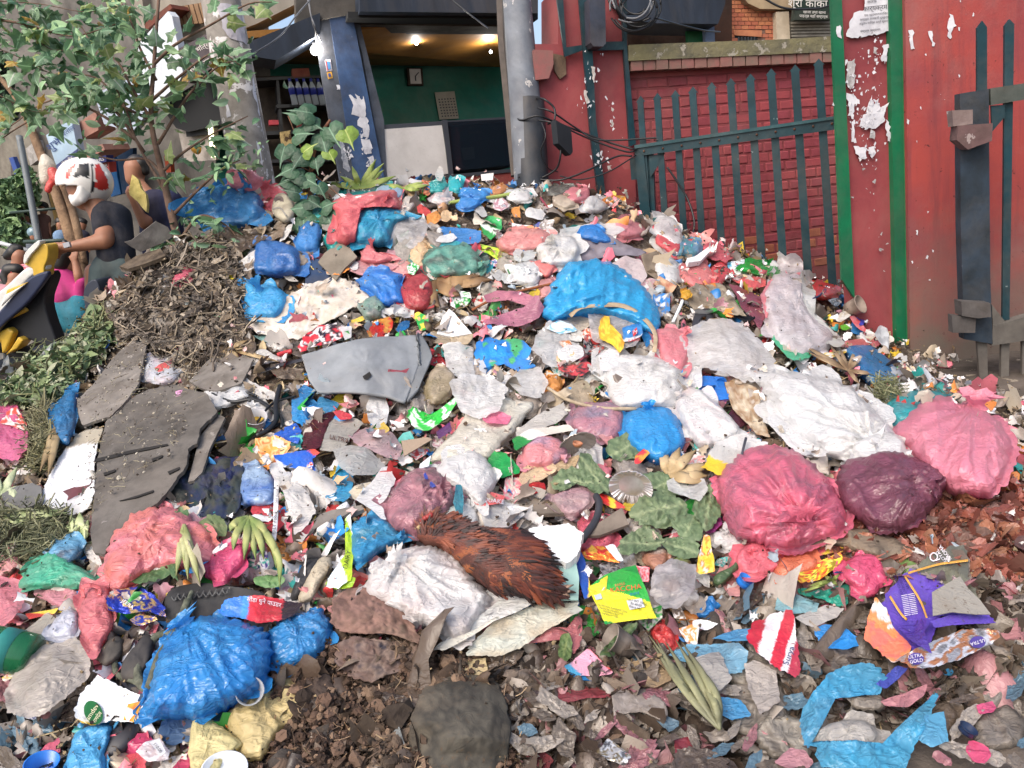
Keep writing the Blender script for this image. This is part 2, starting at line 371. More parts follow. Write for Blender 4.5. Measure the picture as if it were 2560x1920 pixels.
m_paper = rough_mat('torn_white_paper','e6e6ea','c4c4cc',9,.85,.2)
m_ink = flat('dark_ink','3a3a44',.8);m_mort = rough_mat('red_mortar','8c4044','7a363a',6,.9,.5,60,.004)
m_wood = rough_mat('old_wood','7a6450','4c3c30',9,.8,.4,30,.003)
ST = Plane(900,300,5.9,72)           # face of the stall
RB = Plane(1750,300,5.35,80)         # brick wall
GA = Plane(1600,400,4.95,116)        # the open gate leaf
PR = Plane(2180,400,3.95,84)         # green-edged pillar
WR = Plane(2350,500,3.95,92)         # red plaster wall
def part(name,pl,pts,th,m,par,off=0,label=None):
    o = slab(name,pl,pts,th,m,par,off)
    if label: o['label'] = label
    return o
# --- tea stall
st = empty('shop_stall',tuple(ST.at(1000,470)),'blue-posted roadside eating stall with teal walls and an orange ceiling behind the heap','stall')
base_room = -2.1
part('wall',ST,[(540,150),(1500,120),(1500,480),(540,520)],.05,m_teal,st,base_room,'teal back wall')
cq = np.concatenate([ST.poly([(560,100),(1330,40)],-.05),ST.poly([(1320,168),(560,158)],base_room + .01)])
mk('ceiling',*prism(cq,np.array([0,0,.05])),m_orange,st)
part('ledge',ST,[(960,454),(1300,424),(1300,520),(960,560)],.3,rough_mat('red_ledge','9a403c','7a3230',4),st,0.03)
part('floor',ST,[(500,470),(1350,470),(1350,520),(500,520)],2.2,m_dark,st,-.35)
part('counter_frame',ST,[(943,313),(1284,291),(1285,304),(944,326)],.5,m_frame,st,.01)
part('counter_frame',ST,[(962,452),(1300,420),(1301,428),(964,462)],.06,m_frame,st,.04)
part('counter_frame',ST,[(1106,300),(1118,299),(1134,437),(1122,438)],.06,m_frame,st,.035)
part('counter_panel',ST,[(946,324),(1105,313),(1122,434),(970,450)],.03,m_white,st,.02,'plain off-white counter panel')
part('counter_panel',ST,[(1118,305),(1284,297),(1290,411),(1131,428)],.02,glass('tinted_counter_glass','10202a',.25),st,.02,'dark glass counter panel')
part('counter_body',ST,[(946,330),(1284,306),(1290,415),(968,455)],.4,rough_mat('dark_cabinet','1a2a34','101a20',3),st,-.05)
part('menu_card',ST,[(1153,370),(1184,367),(1188,397),(1160,400)],.01,m_white,st,-.03)
for q in ([(1170,318),(1192,304),(1198,307),(1176,322)],[(1172,331),(1204,327),(1204,331),(1173,335)],[(1218,308),(1224,308),(1244,322),(1240,325)]):
    part('orange_strip',ST,q,.004,m_orange,st,-.04)
# posts and beams
part('post',ST,[(823,40),(880,30),(962,452),(888,462)],.05,m_blue,st,.06,'bright blue post with torn paper')
part('post',ST,[(775,0),(822,0),(888,462),(852,466),(806,200)],.05,m_bluegrey,st,.05,'grimy grey-blue post')
part('post',ST,[(880,56),(900,60),(960,300),(967,452),(960,452),(905,130)],.1,m_bluegrey,st,.03)
part('beam',ST,[(880,30),(1330,34),(1330,68),(902,62)],.25,rough_mat('old_lintel','5c5850','3c3832',6),st,.02)
part('awning',ST,[(898,-40),(1345,-40),(1345,33),(900,29)],.5,m_dkblue,st,.3,'dark blue metal awning above the counter')
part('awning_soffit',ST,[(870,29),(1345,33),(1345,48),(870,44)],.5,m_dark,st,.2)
V,Fc = prism(np.concatenate([ST.poly([(560,130),(800,32),(800,85),(690,150),(640,142)],.12)]),-ST.n * .35)
mk('awning',V,Fc,m_dkblue,st)['label'] = 'sloping dark blue awning over the shelves'
part('fascia',ST,[(740,-60),(905,-60),(905,30),(740,60)],.2,rough_mat('grey_fascia','5d5a55','44413d',4),st,.08)
# room to the left with shelves
part('shelf_back',ST,[(575,190),(880,190),(960,460),(590,470)],.04,rough_mat('dim_shelf_board','4a4038','2c2826',4),st,-1.5)
for q in ([(600,196),(850,186),(852,192),(600,204)],[(690,262),(900,252),(902,260),(692,270)],[(605,330),(900,320),(902,328),(606,340)],[(640,400),(900,392),(902,400),(642,408)]): part('shelf',ST,q,.35,m_black,st,-1.1)
for q in ([(690,200),(697,200),(720,460),(712,460)],[(782,196),(788,196),(800,262),(794,262)]): part('shelf_divider',ST,q,.3,m_black,st,-1.12)
mb = glass('clear_bottle','b8c4cc',.45,.1);mbc = flat('blue_label','1c2c8a',.4)
for i in range(9):
    x = 738 + i * 17.5 + (14 if i > 4 else 0);b = ST.at(x,262,-1.0);s_ = 5.9 / 1800 * 1.18
    o = empty('water_bottle',tuple(b),'clear plastic water bottle with a blue label on the stall shelf','bottle','water bottles on the stall shelf')
    V,Fc = lathe([(.001,0),(7.5 * s_,.0),(7.5 * s_,40 * s_),(3 * s_,52 * s_),(3 * s_,56 * s_),(.001,56 * s_)],b,(0,0,1),12);mk('bottle_body',V,Fc,mb,o,smooth=True)
    V,Fc = lathe([(7.8 * s_,22 * s_),(7.8 * s_,38 * s_)],b,(0,0,1),12);mk('bottle_label',V,Fc,mbc,o,smooth=True)
    V,Fc = lathe([(3.4 * s_,52 * s_),(3.4 * s_,59 * s_),(.001,59 * s_)],b,(0,0,1),10);mk('bottle_cap',V,Fc,mbc,o,smooth=True)
def flatthing(name,label,cat,pl,pts,th,m,off=0,group=None):
    o = slab(name,pl,pts,th,m,None,off);return tag(o,label,cat,group)
flatthing('wrapped_parcel','brown wrapped parcel lying on top of the bottle shelf','parcel',ST,[(730,172),(772,170),(776,192),(732,194)],.15,rough_mat('brown_wrap','8a4a38','6a3228',8),-1.1)
flatthing('sweet_box','small red and white box standing on the lower left shelf','box',ST,[(672,300),(696,300),(697,311),(673,312)],.1,flat('box_red','b83040'),-1.0)
flatthing('paper_stack','pale yellow stack of papers under the stall shelf','papers',ST,[(700,330),(726,326),(732,372),(706,376)],.1,rough_mat('yellow_papers','c8b078','7a6440',20,spots='4a3828',spotlo=.55),-1.0)
flatthing('red_packet_row','row of red snack packets on the middle shelf','packets',ST,[(742,312),(800,306),(802,318),(744,324)],.1,rough_mat('red_packets','8a2a2c','4a2020',20),-1.0)
# wall clock and calendar on the back wall
BW = base_room + .01
ck = empty('wall_clock',tuple(ST.at(1038,191,BW)),'square dark-framed clock with a white dial on the teal wall','clock')
part('clock_frame',ST,[(1018,170),(1056,170),(1059,213),(1021,213)],.05,rough_mat('dark_brown_frame','3a2c24','241a16',8),ck,BW + .05)
part('clock_face',ST,[(1023,172),(1051,172),(1054,209),(1027,209)],.004,m_white,ck,BW + .056)
part('clock_hand',ST,[(1037,190),(1040,190),(1041,202),(1038,202)],.003,m_ink,ck,BW + .062)
part('clock_hand',ST,[(1037,190),(1046,180),(1048,181),(1039,192)],.003,m_ink,ck,BW + .062)
cal = empty('wall_calendar',tuple(ST.at(1117,265,BW)),'grey printed calendar sheet hanging on the teal wall','calendar')
part('calendar_sheet',ST,[(1087,231),(1136,228),(1147,296),(1099,299)],.01,rough_mat('grey_paper','a8a498','989488',10),cal,BW + .03)
for r in range(7):
    for c_ in range(6):
        x0 = 1096 + c_ * 7.2 + r * 1.4;y0 = 247 + r * 7 - c_ * .4
        part('calendar_print',ST,[(x0,y0),(x0+3.5,y0),(x0+3.7,y0+3),(x0+.2,y0+3)],.001,m_ink,cal,BW + .033)
# ceiling fan
fc_ = ST.at(993,117,-.75);fan = empty('ceiling_fan',tuple(fc_),'dark ceiling fan with a pale hub under the orange ceiling','fan')
mk('fan_hub',*lathe([(.001,0),(.09,.02),(.10,.06),(.05,.1),(.02,.12),(.02,.3)],fc_,(0,0,1),20),flat('fan_metal','6a6660',.4),fan,smooth=True)
for k in range(3):
    a = k * 2.094 + .2;d = np.array([math.cos(a),math.sin(a),0]);s_ = np.array([-d[1],d[0],0]);z = np.array([0,0,.06])
    mk('fan_blade',*hexa([fc_ + d * .1 + s_ * .05 + z,fc_ + d * .62 + s_ * .07 + z,fc_ + d * .62 - s_ * .07 + z,fc_ + d * .1 - s_ * .05 + z],np.array([0,0,.01])),flat('fan_blade_metal','3a322c',.5),fan)
# bulbs
def bulb(px,py,off,r,lab,e=14,watts=9):
    c = ST.at(px,py,off);b = empty('light_bulb',tuple(c),lab,'light bulb')
    mk('bulb_glass',*ball(c,r,16,10),glow('lit_bulb','fffaf4',e),b,smooth=True)
    mk('bulb_socket',*lathe([(r * .45,r * .8),(r * .42,r * 1.9),(.001,r * 1.9)],c,(0,0,1),12),m_black,b,smooth=True)
    l = bpy.data.lights.new('bulb_lamp','POINT');l.energy = watts;l.shadow_soft_size = r * 1.1;l.color = (1,.93,.85);lo = bpy.data.objects.new('bulb_lamp',l);COL.objects.link(lo);lo.parent = b;lo.location = (0,-r * 1.3,0)
bulb(788,126,.02,.037,'round lit white bulb hanging beside the grimy blue post',14,9)
bulb(1041,107,-.6,.018,'tiny lit bulb near the ceiling fan',7,13)
bulb(1227,130,-.8,.014,'tiny lit bulb by the right end of the stall ceiling',7,7)
o = flatthing('tube_light','short lit tube light under the awning','tube light',ST,[(914,43),(937,44),(938,50),(915,50)],.03,glow('lit_bulb','fffaf4',14),-.1)
# torn paper on the posts
def torn(pl,pts,off,label,par=None,n=3,m=None):
    rr = np.random.RandomState(int(pts[0][0]));q = []
    for i in range(len(pts)):
        a,b = np.array(pts[i],float),np.array(pts[(i + 1) % len(pts)],float);L = np.linalg.norm(b - a);k = max(2,int(L / 7))
        for j in range(k): q.append(a + (b - a) * j / k + rr.uniform(-2.6,2.6,2))
    o = slab('torn_poster',pl,q,.0015,m or m_paper,par,off)
    return tag(o,label,'torn poster') if par is None else o
torn(ST,[(873,236),(883,240),(889,252),(894,250),(889,236),(897,240),(904,252),(909,237),(911,250),(916,284),(914,292),(902,294),(892,288),(880,284),(882,262)],.064,'torn white paper shred like a raised hand on the bright blue post')
torn(ST,[(898,292),(918,294),(924,330),(922,342),(910,342),(904,318),(894,312)],.064,'long white strip of torn paper midway down the blue post')
torn(ST,[(904,346),(926,348),(930,384),(914,386),(906,366)],.064,'scraped white paper remnant low on the blue post')
torn(ST,[(916,392),(930,388),(938,404),(932,420),(924,408)],.064,'lowest curled scrap of torn paper on the blue post')
torn(ST,[(848,330),(856,344),(862,370),(878,420),(870,432),(858,420),(852,380)],.054,'streaky torn paper at the foot of the grimy post',m=rough_mat('scraped_paper','b8bcc4','6a7484',30))
torn(ST,[(841,212),(848,211),(848,224),(843,226)],.054,'small white torn tag on the grimy blue post')
st_ = flatthing('sticker','small framed devotional sticker in blue red and white on the grimy post','sticker',ST,[(812,150),(826,148),(831,176),(817,179)],.002,flat('sticker_white','d0c8d4'),.053)
slab('sticker_print',ST,[(815,154),(824,153),(827,172),(818,174)],.001,flat('sticker_blue','4a8ac0'),st_,.056);slab('sticker_print',ST,[(813,151),(816,151),(820,177),(818,177)],.001,flat('sticker_red','c83c30'),st_,.057)
s2 = flatthing('sticker','small yellow and red sticker below the blue one on the grimy post','sticker',ST,[(817,181),(829,179),(832,195),(820,198)],.002,flat('sticker_yellow','d8a030'),.053)
slab('sticker_print',ST,[(820,184),(826,183),(828,191),(822,193)],.001,flat('sticker_navy','3a4a8a'),s2,.056)
# --- building above / beside the stall (old plaster)
part('stall_side',ST,[(560,-60),(760,-60),(760,0),(690,35),(640,60),(560,90)],.3,m_plaster,st,-.3,'corrugated grey sheet above the awning')
# --- brick wall
bw = empty('brick_wall',tuple(RB.at(1800,600)),'red painted brick compound wall behind the green gate','wall')
part('wall_core',RB,[(1560,180),(2110,150),(2200,800),(1560,700)],.2,m_mort,bw,-.004)
mbr = [rough_mat('red_painted_brick','a0464a','8c3c42',9,.8,.5,70,.004),rough_mat('red_painted_brick_dull','94404a','80363c',9,.8,.5,70,.004)]
mbr2 = rough_mat('bare_orange_brick','a86448','8a4a38',9,.9,.5,70,.004)
rows = 21;Lx = (1570,2110)
def bxy(c,r):                                   # c in px across, r in courses
    t = (c - 1570) / 540.;yl = 172 + r * 26.5;yr = 140 + r * 24.4;return (c + r * 2.2,yl * (1 - t) + yr * t)
rb = np.random.RandomState(5);nb = 0
for r in range(1,rows):
    c = 1540 - (r % 2) * 24
    while c < 2110:
        wd = 50 if r % 3 else rb.choice([26,50]);q = [bxy(c + 1.5,r + .07),bxy(c + wd - 1.5,r + .07),bxy(c + wd - 1.5,r + .93),bxy(c + 1.5,r + .93)]
        c += wd
        if q[1][0] < 1572 or q[0][0] > 2120 or q[0][1] > 700: continue
        q = [(a + rb.uniform(-1,1),b + rb.uniform(-1,1)) for a,b in q]
        low = q[0][1] > 560 and q[0][0] > 1850
        V,Fc = hexa(RB.poly(q,rb.uniform(-.002,.004)),-RB.n * .03)
        o = mk('brick',V,Fc,mbr2 if (low and rb.rand() < .35) else mbr[int(rb.rand() < .4)],bw);nb += 1
        bv = o.modifiers.new('b','BEVEL');bv.width = .007;bv.segments = 1
part('plaster_band',RB,[(1575,176),(2110,146),(2110,165),(1575,196)],.03,m_redp,bw,.004)
part('coping',RB,[(1572,112),(1790,104),(1960,98),(2110,88),(2110,128),(1572,152)],.34,rough_mat('mossy_cement','807a58','5c5a4c',7,.95,.8,30,.012,spots='a09a8c',spotlo=.6),bw,.1,'mossy cracked cement coping')
for i in range(17):
    x0 = 1576 + i * 32;t = (x0 - 1576) / 540;y0 = 150 - 24 * t
    V,Fc = hexa(RB.poly([(x0 + 1,y0),(x0 + 30,y0 - 1.4),(x0 + 31,y0 + 25),(x0 + 2,y0 + 27)],.085 + rb.uniform(0,.01)),-RB.n * .09)
    mk('brick',V,Fc,rough_mat('mortared_brick','94605a','7a6a5c',8,.9,.6,40,.006),bw)
# --- left red pillar with angle irons
rp = empty('gate_pillar',tuple(RB.at(1480,480)),'red painted gate pillar strapped with dark green angle irons beside the concrete pole','pillar')
PA = Plane(1480,300,5.1,80)
part('pillar_body',PA,[(1338,110),(1395,110),(1395,-40),(1560,-40),(1590,480),(1590,640),(1380,560),(1345,300)],.45,m_redp,rp,-.04)
part('angle_iron',PA,[(1388,-30),(1406,-30),(1416,118),(1458,112),(1460,124),(1412,142)],.02,m_dgreen,rp,.012)
part('angle_iron',PA,[(1446,-30),(1474,-30),(1490,300),(1519,520),(1500,520),(1476,330)],.03,m_dgreen,rp,.03)
part('angle_iron',PA,[(1554,-30),(1566,-30),(1568,120),(1590,360),(1575,366),(1560,130)],.03,m_dgreen,rp,.01)
part('angle_iron',PA,[(1480,105),(1560,103),(1560,124),(1484,126)],.02,m_dgreen,rp,.008)
part('broken_plaster',PA,[(1334,124),(1382,126),(1384,160),(1372,196),(1338,200)],.04,rough_mat('cracked_render','9c5c5a','80605a',8),rp,.03)
part('broken_plaster',PA,[(1384,134),(1414,140),(1416,186),(1400,198),(1386,176)],.03,m_wood,rp,-.02)
for q in ([(1461,224),(1468,228),(1472,256),(1466,258),(1460,244)],[(1530,270),(1534,272),(1533,280),(1529,279)],[(1527,304),(1532,302),(1533,314),(1529,316)],[(1478,166),(1486,170),(1488,206),(1482,204)],[(1520,412),(1528,414),(1528,424),(1522,424)]):
    torn(PA,q,.045,None,rp,m=rough_mat('paint_chip','cfc8c4','a09890',30))
# black box and window recess right of it
bb = slab('metal_box',PA,[(1474,-6),(1513,-4),(1515,108),(1508,116),(1484,116),(1477,106)],.12,rough_mat('dark_grey_box','3c4250','2a2e38',6,.5),None,.16);tag(bb,'upright dark grey electrical box on the red gate pillar','electrical box')
# recess above coping
rc = empty('veranda',tuple(P(1700,80,7)),'dark open veranda with a brown board and a green panel above the brick wall','veranda')
VR = Plane(1650,60,7.0,82)
part('veranda_wall',VR,[(1560,-40),(1830,-40),(1830,130),(1560,130)],.05,rough_mat('dark_brown_boards','3c2418','20140e',3),rc,-.6)
part('veranda_roof',VR,[(1560,-40),(1815,-40),(1813,10),(1795,60),(1640,58),(1560,48)],.5,m_dkblue,rc,.1)
part('green_panel',VR,[(1716,74),(1756,74),(1757,114),(1718,114)],.03,flat('veranda_green','146a3c'),rc,-.2)
part('door_post',VR,[(1762,66),(1786,66),(1788,112),(1764,114)],.06,rough_mat('pale_blue_paint','6e7e96','5a6678',8),rc,-.1)
# orange brick house top right
ob = empty('brick_house',tuple(P(1900,60,11)),'orange brick house with a barred window seen above the compound wall','house')
OB = Plane(1880,60,11.0,82)
m_ob = [rough_mat('orange_brick','b86a4c','a05a44',9,.9,.4,50,.004),rough_mat('orange_brick_pale','c47e54','b06a4a',9,.9,.4,50,.004)]
part('wall',OB,[(1785,-60),(2110,-60),(2110,140),(1785,140)],.2,rough_mat('pale_mortar','8a6858','6c5044',9),ob,-.01)
for r in range(13):
    for c in range(18):
        x0 = 1786 + c * 17 + (r % 2) * 8;y0 = -20 + r * 10.4
        if x0 > 1948 or (1836 < x0 + 8 and x0 < 1904 and y0 > 72): continue
        V,Fc = hexa(OB.poly([(x0 + .7,y0 + .8),(x0 + 16,y0 + .8),(x0 + 16,y0 + 9.6),(x0 + .7,y0 + 9.6)],rb.uniform(0,.006)),-OB.n * .03)
        mk('brick',V,Fc,m_ob[int(rb.rand() < .5)],ob)
win = part('window',OB,[(1838,88),(1894,90),(1894,114),(1840,114)],.04,m_dark,ob,.0)
part('lintel',OB,[(1834,74),(1905,76),(1904,92),(1836,88)],.1,m_ob[1],ob,.02)
for i in range(6): part('window_bar',OB,[(1846 + i*8,92),(1848 + i*8,92),(1848 + i*8,113),(1846 + i*8,113)],.02,m_frame,ob,.03)
part('drainpipe',OB,[(1811,-30),(1826,-30),(1829,108),(1816,108)],.12,rough_mat('rust_red_pipe','7a4040','5c3434',5),ob,.25)
part('plaster_pier',OB,[(1940,30),(1972,28),(1976,110),(1942,110)],.1,rough_mat('cream_plaster','c8b8a0','a89a84',4),ob,.1)
part('slab_edge',OB,[(1840,-30),(1990,-30),(1990,24),(1900,22),(1870,8)],.3,rough_mat('tan_plaster','ac9676','8c7a60',4),ob,.12)
sh = part('shutter',OB,[(1976,52),(2085,50),(2086,104),(1980,106)],.05,rough_mat('grey_shutter','8a8478','6e685e',8),ob,.08)
for i in range(6): part('shutter_slat',OB,[(1978,56 + i*8),(2084,54 + i*8),(2084,58 + i*8),(1978,60 + i*8)],.02,rough_mat('grey_shutter_rib','a09a8c','847e72',8),ob,.1)
sg = empty('shop_sign',tuple(OB.at(2030,20,.3)),'dark green shop signboard with white Devanagari lettering above the shutter','sign')
part('sign_board',OB,[(1996,-30),(2090,-30),(2090,48),(1985,50)],.1,rough_mat('dark_green_sign','24342c','1a2620',4),sg,.3)
mwt = flat('sign_white','e4e0d8',.6)
fsg = lambda a,b: OB.at(a,b,.302)
text_on(fsg,'श्री काका एण्ड',2048,10,20,-1,mwt,sg);text_on(fsg,'खाजा तथा खाना',2036,31,7,-2,mwt,sg);text_on(fsg,'पाइन्छ यहाँ सम्पर्क',2034,41,7,-2,mwt,sg)
# --- right pillar with green angles
pp_ = empty('gate_pillar',tuple(PR.at(2180,860)),'narrow red pillar edged with bright green angle irons and covered in torn posters','pillar')
part('pillar_body',PR,[(2094,-40),(2245,-40),(2262,920),(2132,840),(2122,700)],.06,m_redp,pp_,-.02)
part('angle_iron',PR,[(2077,-40),(2103,-40),(2137,745),(2106,700)],.02,m_green,pp_,.012)
part('angle_iron',PR,[(2223,-40),(2252,-40),(2266,880),(2242,880)],.05,m_green,pp_,.014)
part('angle_iron',PR,[(2252,-40),(2269,-40),(2282,900),(2266,880)],.06,rough_mat('light_green_paint','2c8454','24704a',4,.4),pp_,.008)
part('hinge_plate',PR,[(2270,160),(2288,160),(2288,190),(2271,190)],.03,rough_mat('light_green_paint','2c8454','24704a',4,.4),pp_,.02)
ps = torn(PR,[(2160,-30),(2226,-30),(2224,78),(2200,84),(2130,96),(2116,90),(2126,52),(2134,34),(2162,22)],.0,'torn white notice with grey Devanagari lines on the green-edged pillar')
fps = lambda a,b: PR.at(a,b,.002)
for t_,x_,y_,h_ in (('कारक',2180,4,8),('कार्यक्रम',2188,20,12),('यस महानगरपालिका',2190,36,6),('सम्पूर्ण नगरबासी हुनुहुन्छ',2186,46,5.5),('अनुरोध गरिन्छ भन्ने सूचना',2184,56,5.5),('सम्पर्क कार्यालय',2176,76,5.5)):
    text_on(fps,t_,x_,y_,h_,6,m_ink,ps)
mgp = rough_mat('scraped_grey_paper','c8c4c4','8e8c8c',22,.9,.3)
def off_(q,dx=0,dy=0): return [(a + dx,b + dy) for a,b in q]
torn(PR,[(2118,152),(2138,148),(2138,206),(2128,222),(2118,212)],.0,'grey scraped rectangle of paper at the left of the narrow pillar',m=mgp)
torn(PR,[(2208,112),(2218,112),(2216,152),(2206,152),(2200,142),(2208,134)],.0,'thin white paper strip on the right of the narrow pillar')
torn(PR,[(2186,118),(2194,120),(2192,138),(2184,134)],.0,'small grey paper flake in the middle of the narrow pillar',m=mgp)
torn(PR,[(2114,232),(2138,240),(2150,258),(2136,262),(2134,290),(2122,288),(2122,262)],.0,'hooked white scrap of paper below the grey rectangle')
torn(PR,[(2148,296),(2166,284),(2172,262),(2180,238),(2184,262),(2196,246),(2200,270),(2222,258),(2210,284),(2212,306),(2188,320),(2166,322),(2152,312)],.0,'large shredded white poster remnant in the middle of the narrow pillar')
torn(PR,[(2136,366),(2150,368),(2166,372),(2168,396),(2152,396),(2142,382)],.0,'small white shred left of the lowest torn scraps')
torn(PR,[(2174,368),(2188,366),(2188,392),(2178,396)],.0,'lowest upright white paper scrap on the narrow pillar')
torn(PR,[(2132,300),(2136,300),(2136,356),(2130,352)],.0,'thin vertical paper edge at the left of the lower pillar')
torn(PR,[(2218,296),(2224,310),(2226,356),(2220,352),(2214,312)],.0,'thin curved paper edge at the right of the lower pillar')
torn(PR,[(2176,322),(2190,330),(2188,350),(2176,344)],.0,'ragged grey flake under the shredded poster',m=mgp)
torn(PR,[(2091,66),(2102,64),(2104,94),(2092,94)],.016,'white paper scrap stuck on the left green edge iron')
# --- right plaster wall
wr = empty('plaster_wall',tuple(WR.at(2400,930)),'red plaster wall with dusty grey foot on the far right','wall')
s = NB('dusty_red_plaster');s.co(True);sp = s.n('ShaderNodeSeparateXYZ');s.l(s.tc,sp.inputs[0])
c = s.mix(s.noise(2.2,4,.6,lo=.38,hi=.66),lin('a6443e'),lin('8e4044'));hz = s.ramp(s.math('ADD',sp.outputs[2],s.noise(3,5,.7)),.55,1.35)
mp = s.n('ShaderNodeMapping');s.l(s.tc,mp.inputs[0]);mp.inputs[3].default_value = (7,7,.6);c = s.mix(s.noise(1.5,5,.7,co=mp.outputs[0],lo=.5,hi=.75),c,lin('7c3c40'));c = s.mix(s.math('MULTIPLY',s.noise(1.3,6,.7,lo=.48,hi=.7),.5),c,lin('94706c'));c = s.mix(hz,lin('6e6258'),c);c = s.mix(s.noise(30,4,.7,lo=.66,hi=.7),c,lin('5a2c2a'));c = s.mix(s.noise(5,6,.75,lo=.72,hi=.74),c,lin('b0a8a4'))
s.done(c,.8,s.bump(s.noise(70,5,.7),.5,.004,s.bump(s.noise(8,4),.4,.01)),.3);m_wr = s.m
part('wall_face',WR,[(2262,-60),(2700,-60),(2700,1010),(2300,960),(2276,900)],.3,m_wr,wr,-.05)
for i,q in enumerate(([(2273,74),(2284,76),(2283,100),(2287,122),(2280,124),(2275,104)],[(2321,78),(2330,78),(2337,116),(2331,114)],[(2376,32),(2386,48),(2390,66),(2382,70),(2376,100),(2370,92),(2371,62)],[(2290,574),(2296,578),(2296,588),(2290,586)])):
    torn(WR,q,-.045,['white paint drip nearest the green iron on the red wall','thin slanting white scrape on the red wall','largest white paint flake high on the red wall','small grey chip low on the red wall'][i])
# --- gate leaf with pickets
gt = empty('picket_gate',tuple(GA.at(1700,600)),'open dark teal steel gate leaf with arrow-topped pickets before the brick wall','gate')
part('stile',GA,[(1585,366),(1607,362),(1634,610),(1606,600)],.04,m_dgreen,gt,.03)
part('stile',GA,[(1606,384),(1632,384),(1640,600),(1630,605)],.04,m_dgreen,gt,.0)
part('rail',GA,[(1586,363),(2100,288),(2100,296),(1588,371)],.07,rough_mat('rail_top','3a5a60','24444a',8),gt,.05)
part('rail',GA,[(1590,370),(2100,295),(2104,322),(1610,388)],.02,m_dgreen,gt,.04)
part('gusset',GA,[(1622,390),(1662,382),(1645,414),(1626,444)],.01,m_dgreen,gt,.02)
pk = [(1600,239,1613),(1642,232,1655),(1687,225,1700),(1731,216,1745),(1778,205,1792),(1826,195,1840),(1875,184,1889),(1927,171,1943),(1987,161,2001),(2046,146,2062)]
for i,(x,y,xb) in enumerate(pk):
    hw = 7 + i * .35;lean = .062;L = [500,560,580,600,620,625,650,680,700,740][i]
    q = [(x - hw,y + 18),(x - hw - 3,y + 17),(x + 1,y),(x + hw + 5,y + 15),(x + hw + 1,y + 16),(x + hw + 1 + (L - y) * lean,L),(x - hw + (L - y) * lean,L)]
    part('picket',GA,q,.014,m_dgreen,gt,.02)
for i in range(11):
    x = 1610 + i * 47;y = 378 - i * 6.9;c = GA.at(x,y,.042);mk('bolt',*ball(c,.008,8,5),rough_mat('rust','5a3a2c','3a2820',20),gt,smooth=True)
hb = slab('hinge_block',GA,[(1545,395),(1585,392),(1588,420),(1560,424)],.06,m_redp,gt,-.05);part('hinge_plate',GA,[(1574,396),(1592,394),(1598,448),(1578,450)],.02,m_dgreen,gt,.0)
# --- second gate leaf right edge
G2 = Plane(2470,500,3.6,100)
g2 = empty('picket_gate',tuple(G2.at(2480,860)),'worn dark gate leaf bolted in front of the red plaster wall','gate')
m_post = rough_mat('chipped_dark_post','2c3a48','20282e',6,.6,.5,40,.004,spots='9a9c9c',spotlo=.69,spotscale=10)
part('stile',G2,[(2400,234),(2472,222),(2476,700),(2482,860),(2410,848),(2402,560)],.06,m_post,g2,.0)
part('picket',G2,[(2443,70),(2456,52),(2468,68),(2468,240),(2443,240)],.015,m_dgreen,g2,-.03)
part('picket',G2,[(2512,64),(2524,48),(2536,60),(2532,300),(2524,800),(2506,800),(2510,400)],.015,m_dgreen,g2,-.03)
part('picket',G2,[(2443,850),(2468,850),(2470,960),(2450,960)],.02,rough_mat('dusty_picket','6a6660','54504c',8),g2,-.03)
part('picket',G2,[(2504,850),(2524,850),(2522,950),(2502,952)],.02,rough_mat('dusty_picket','6a6660','54504c',8),g2,-.03)
part('picket',G2,[(2556,820),(2580,820),(2580,950),(2556,950)],.02,rough_mat('dusty_picket','6a6660','54504c',8),g2,-.03)
part('rail',G2,[(2476,221),(2640,196),(2640,236),(2478,263)],.03,rough_mat('dusty_rail','4c5450','3a423e',8),g2,.0)
part('rail',G2,[(2482,816),(2640,770),(2640,840),(2480,864)],.06,rough_mat('dusty_rail','66625c','504c48',8),g2,.0)
part('gusset',G2,[(2478,264),(2512,262),(2512,292),(2480,330)],.01,m_dgreen,g2,-.01)
part('gusset',G2,[(2480,762),(2510,800),(2520,812),(2482,818)],.01,rough_mat('dusty_picket','6a6660','54504c',8),g2,-.01)
part('latch_block',G2,[(2380,276),(2432,274),(2432,310),(2384,316)],.06,rough_mat('brown_grey_block','8a7a76','6a5856',9,spots='b8b0ac',spotlo=.58),g2,.06)
part('latch_block',G2,[(2396,314),(2482,308),(2480,352),(2420,374),(2392,350)],.08,rough_mat('brown_block','6a5050','503c3c',9,spots='9a8c8a',spotlo=.62),g2,.07)
part('latch_block',G2,[(2403,754),(2476,758),(2478,792),(2446,796),(2405,790)],.08,rough_mat('grey_block','5c5856','464240',9),g2,.07)
part('latch_block',G2,[(2380,788),(2440,796),(2438,832),(2382,832)],.05,rough_mat('grey_block','5c5856','464240',9),g2,.05)
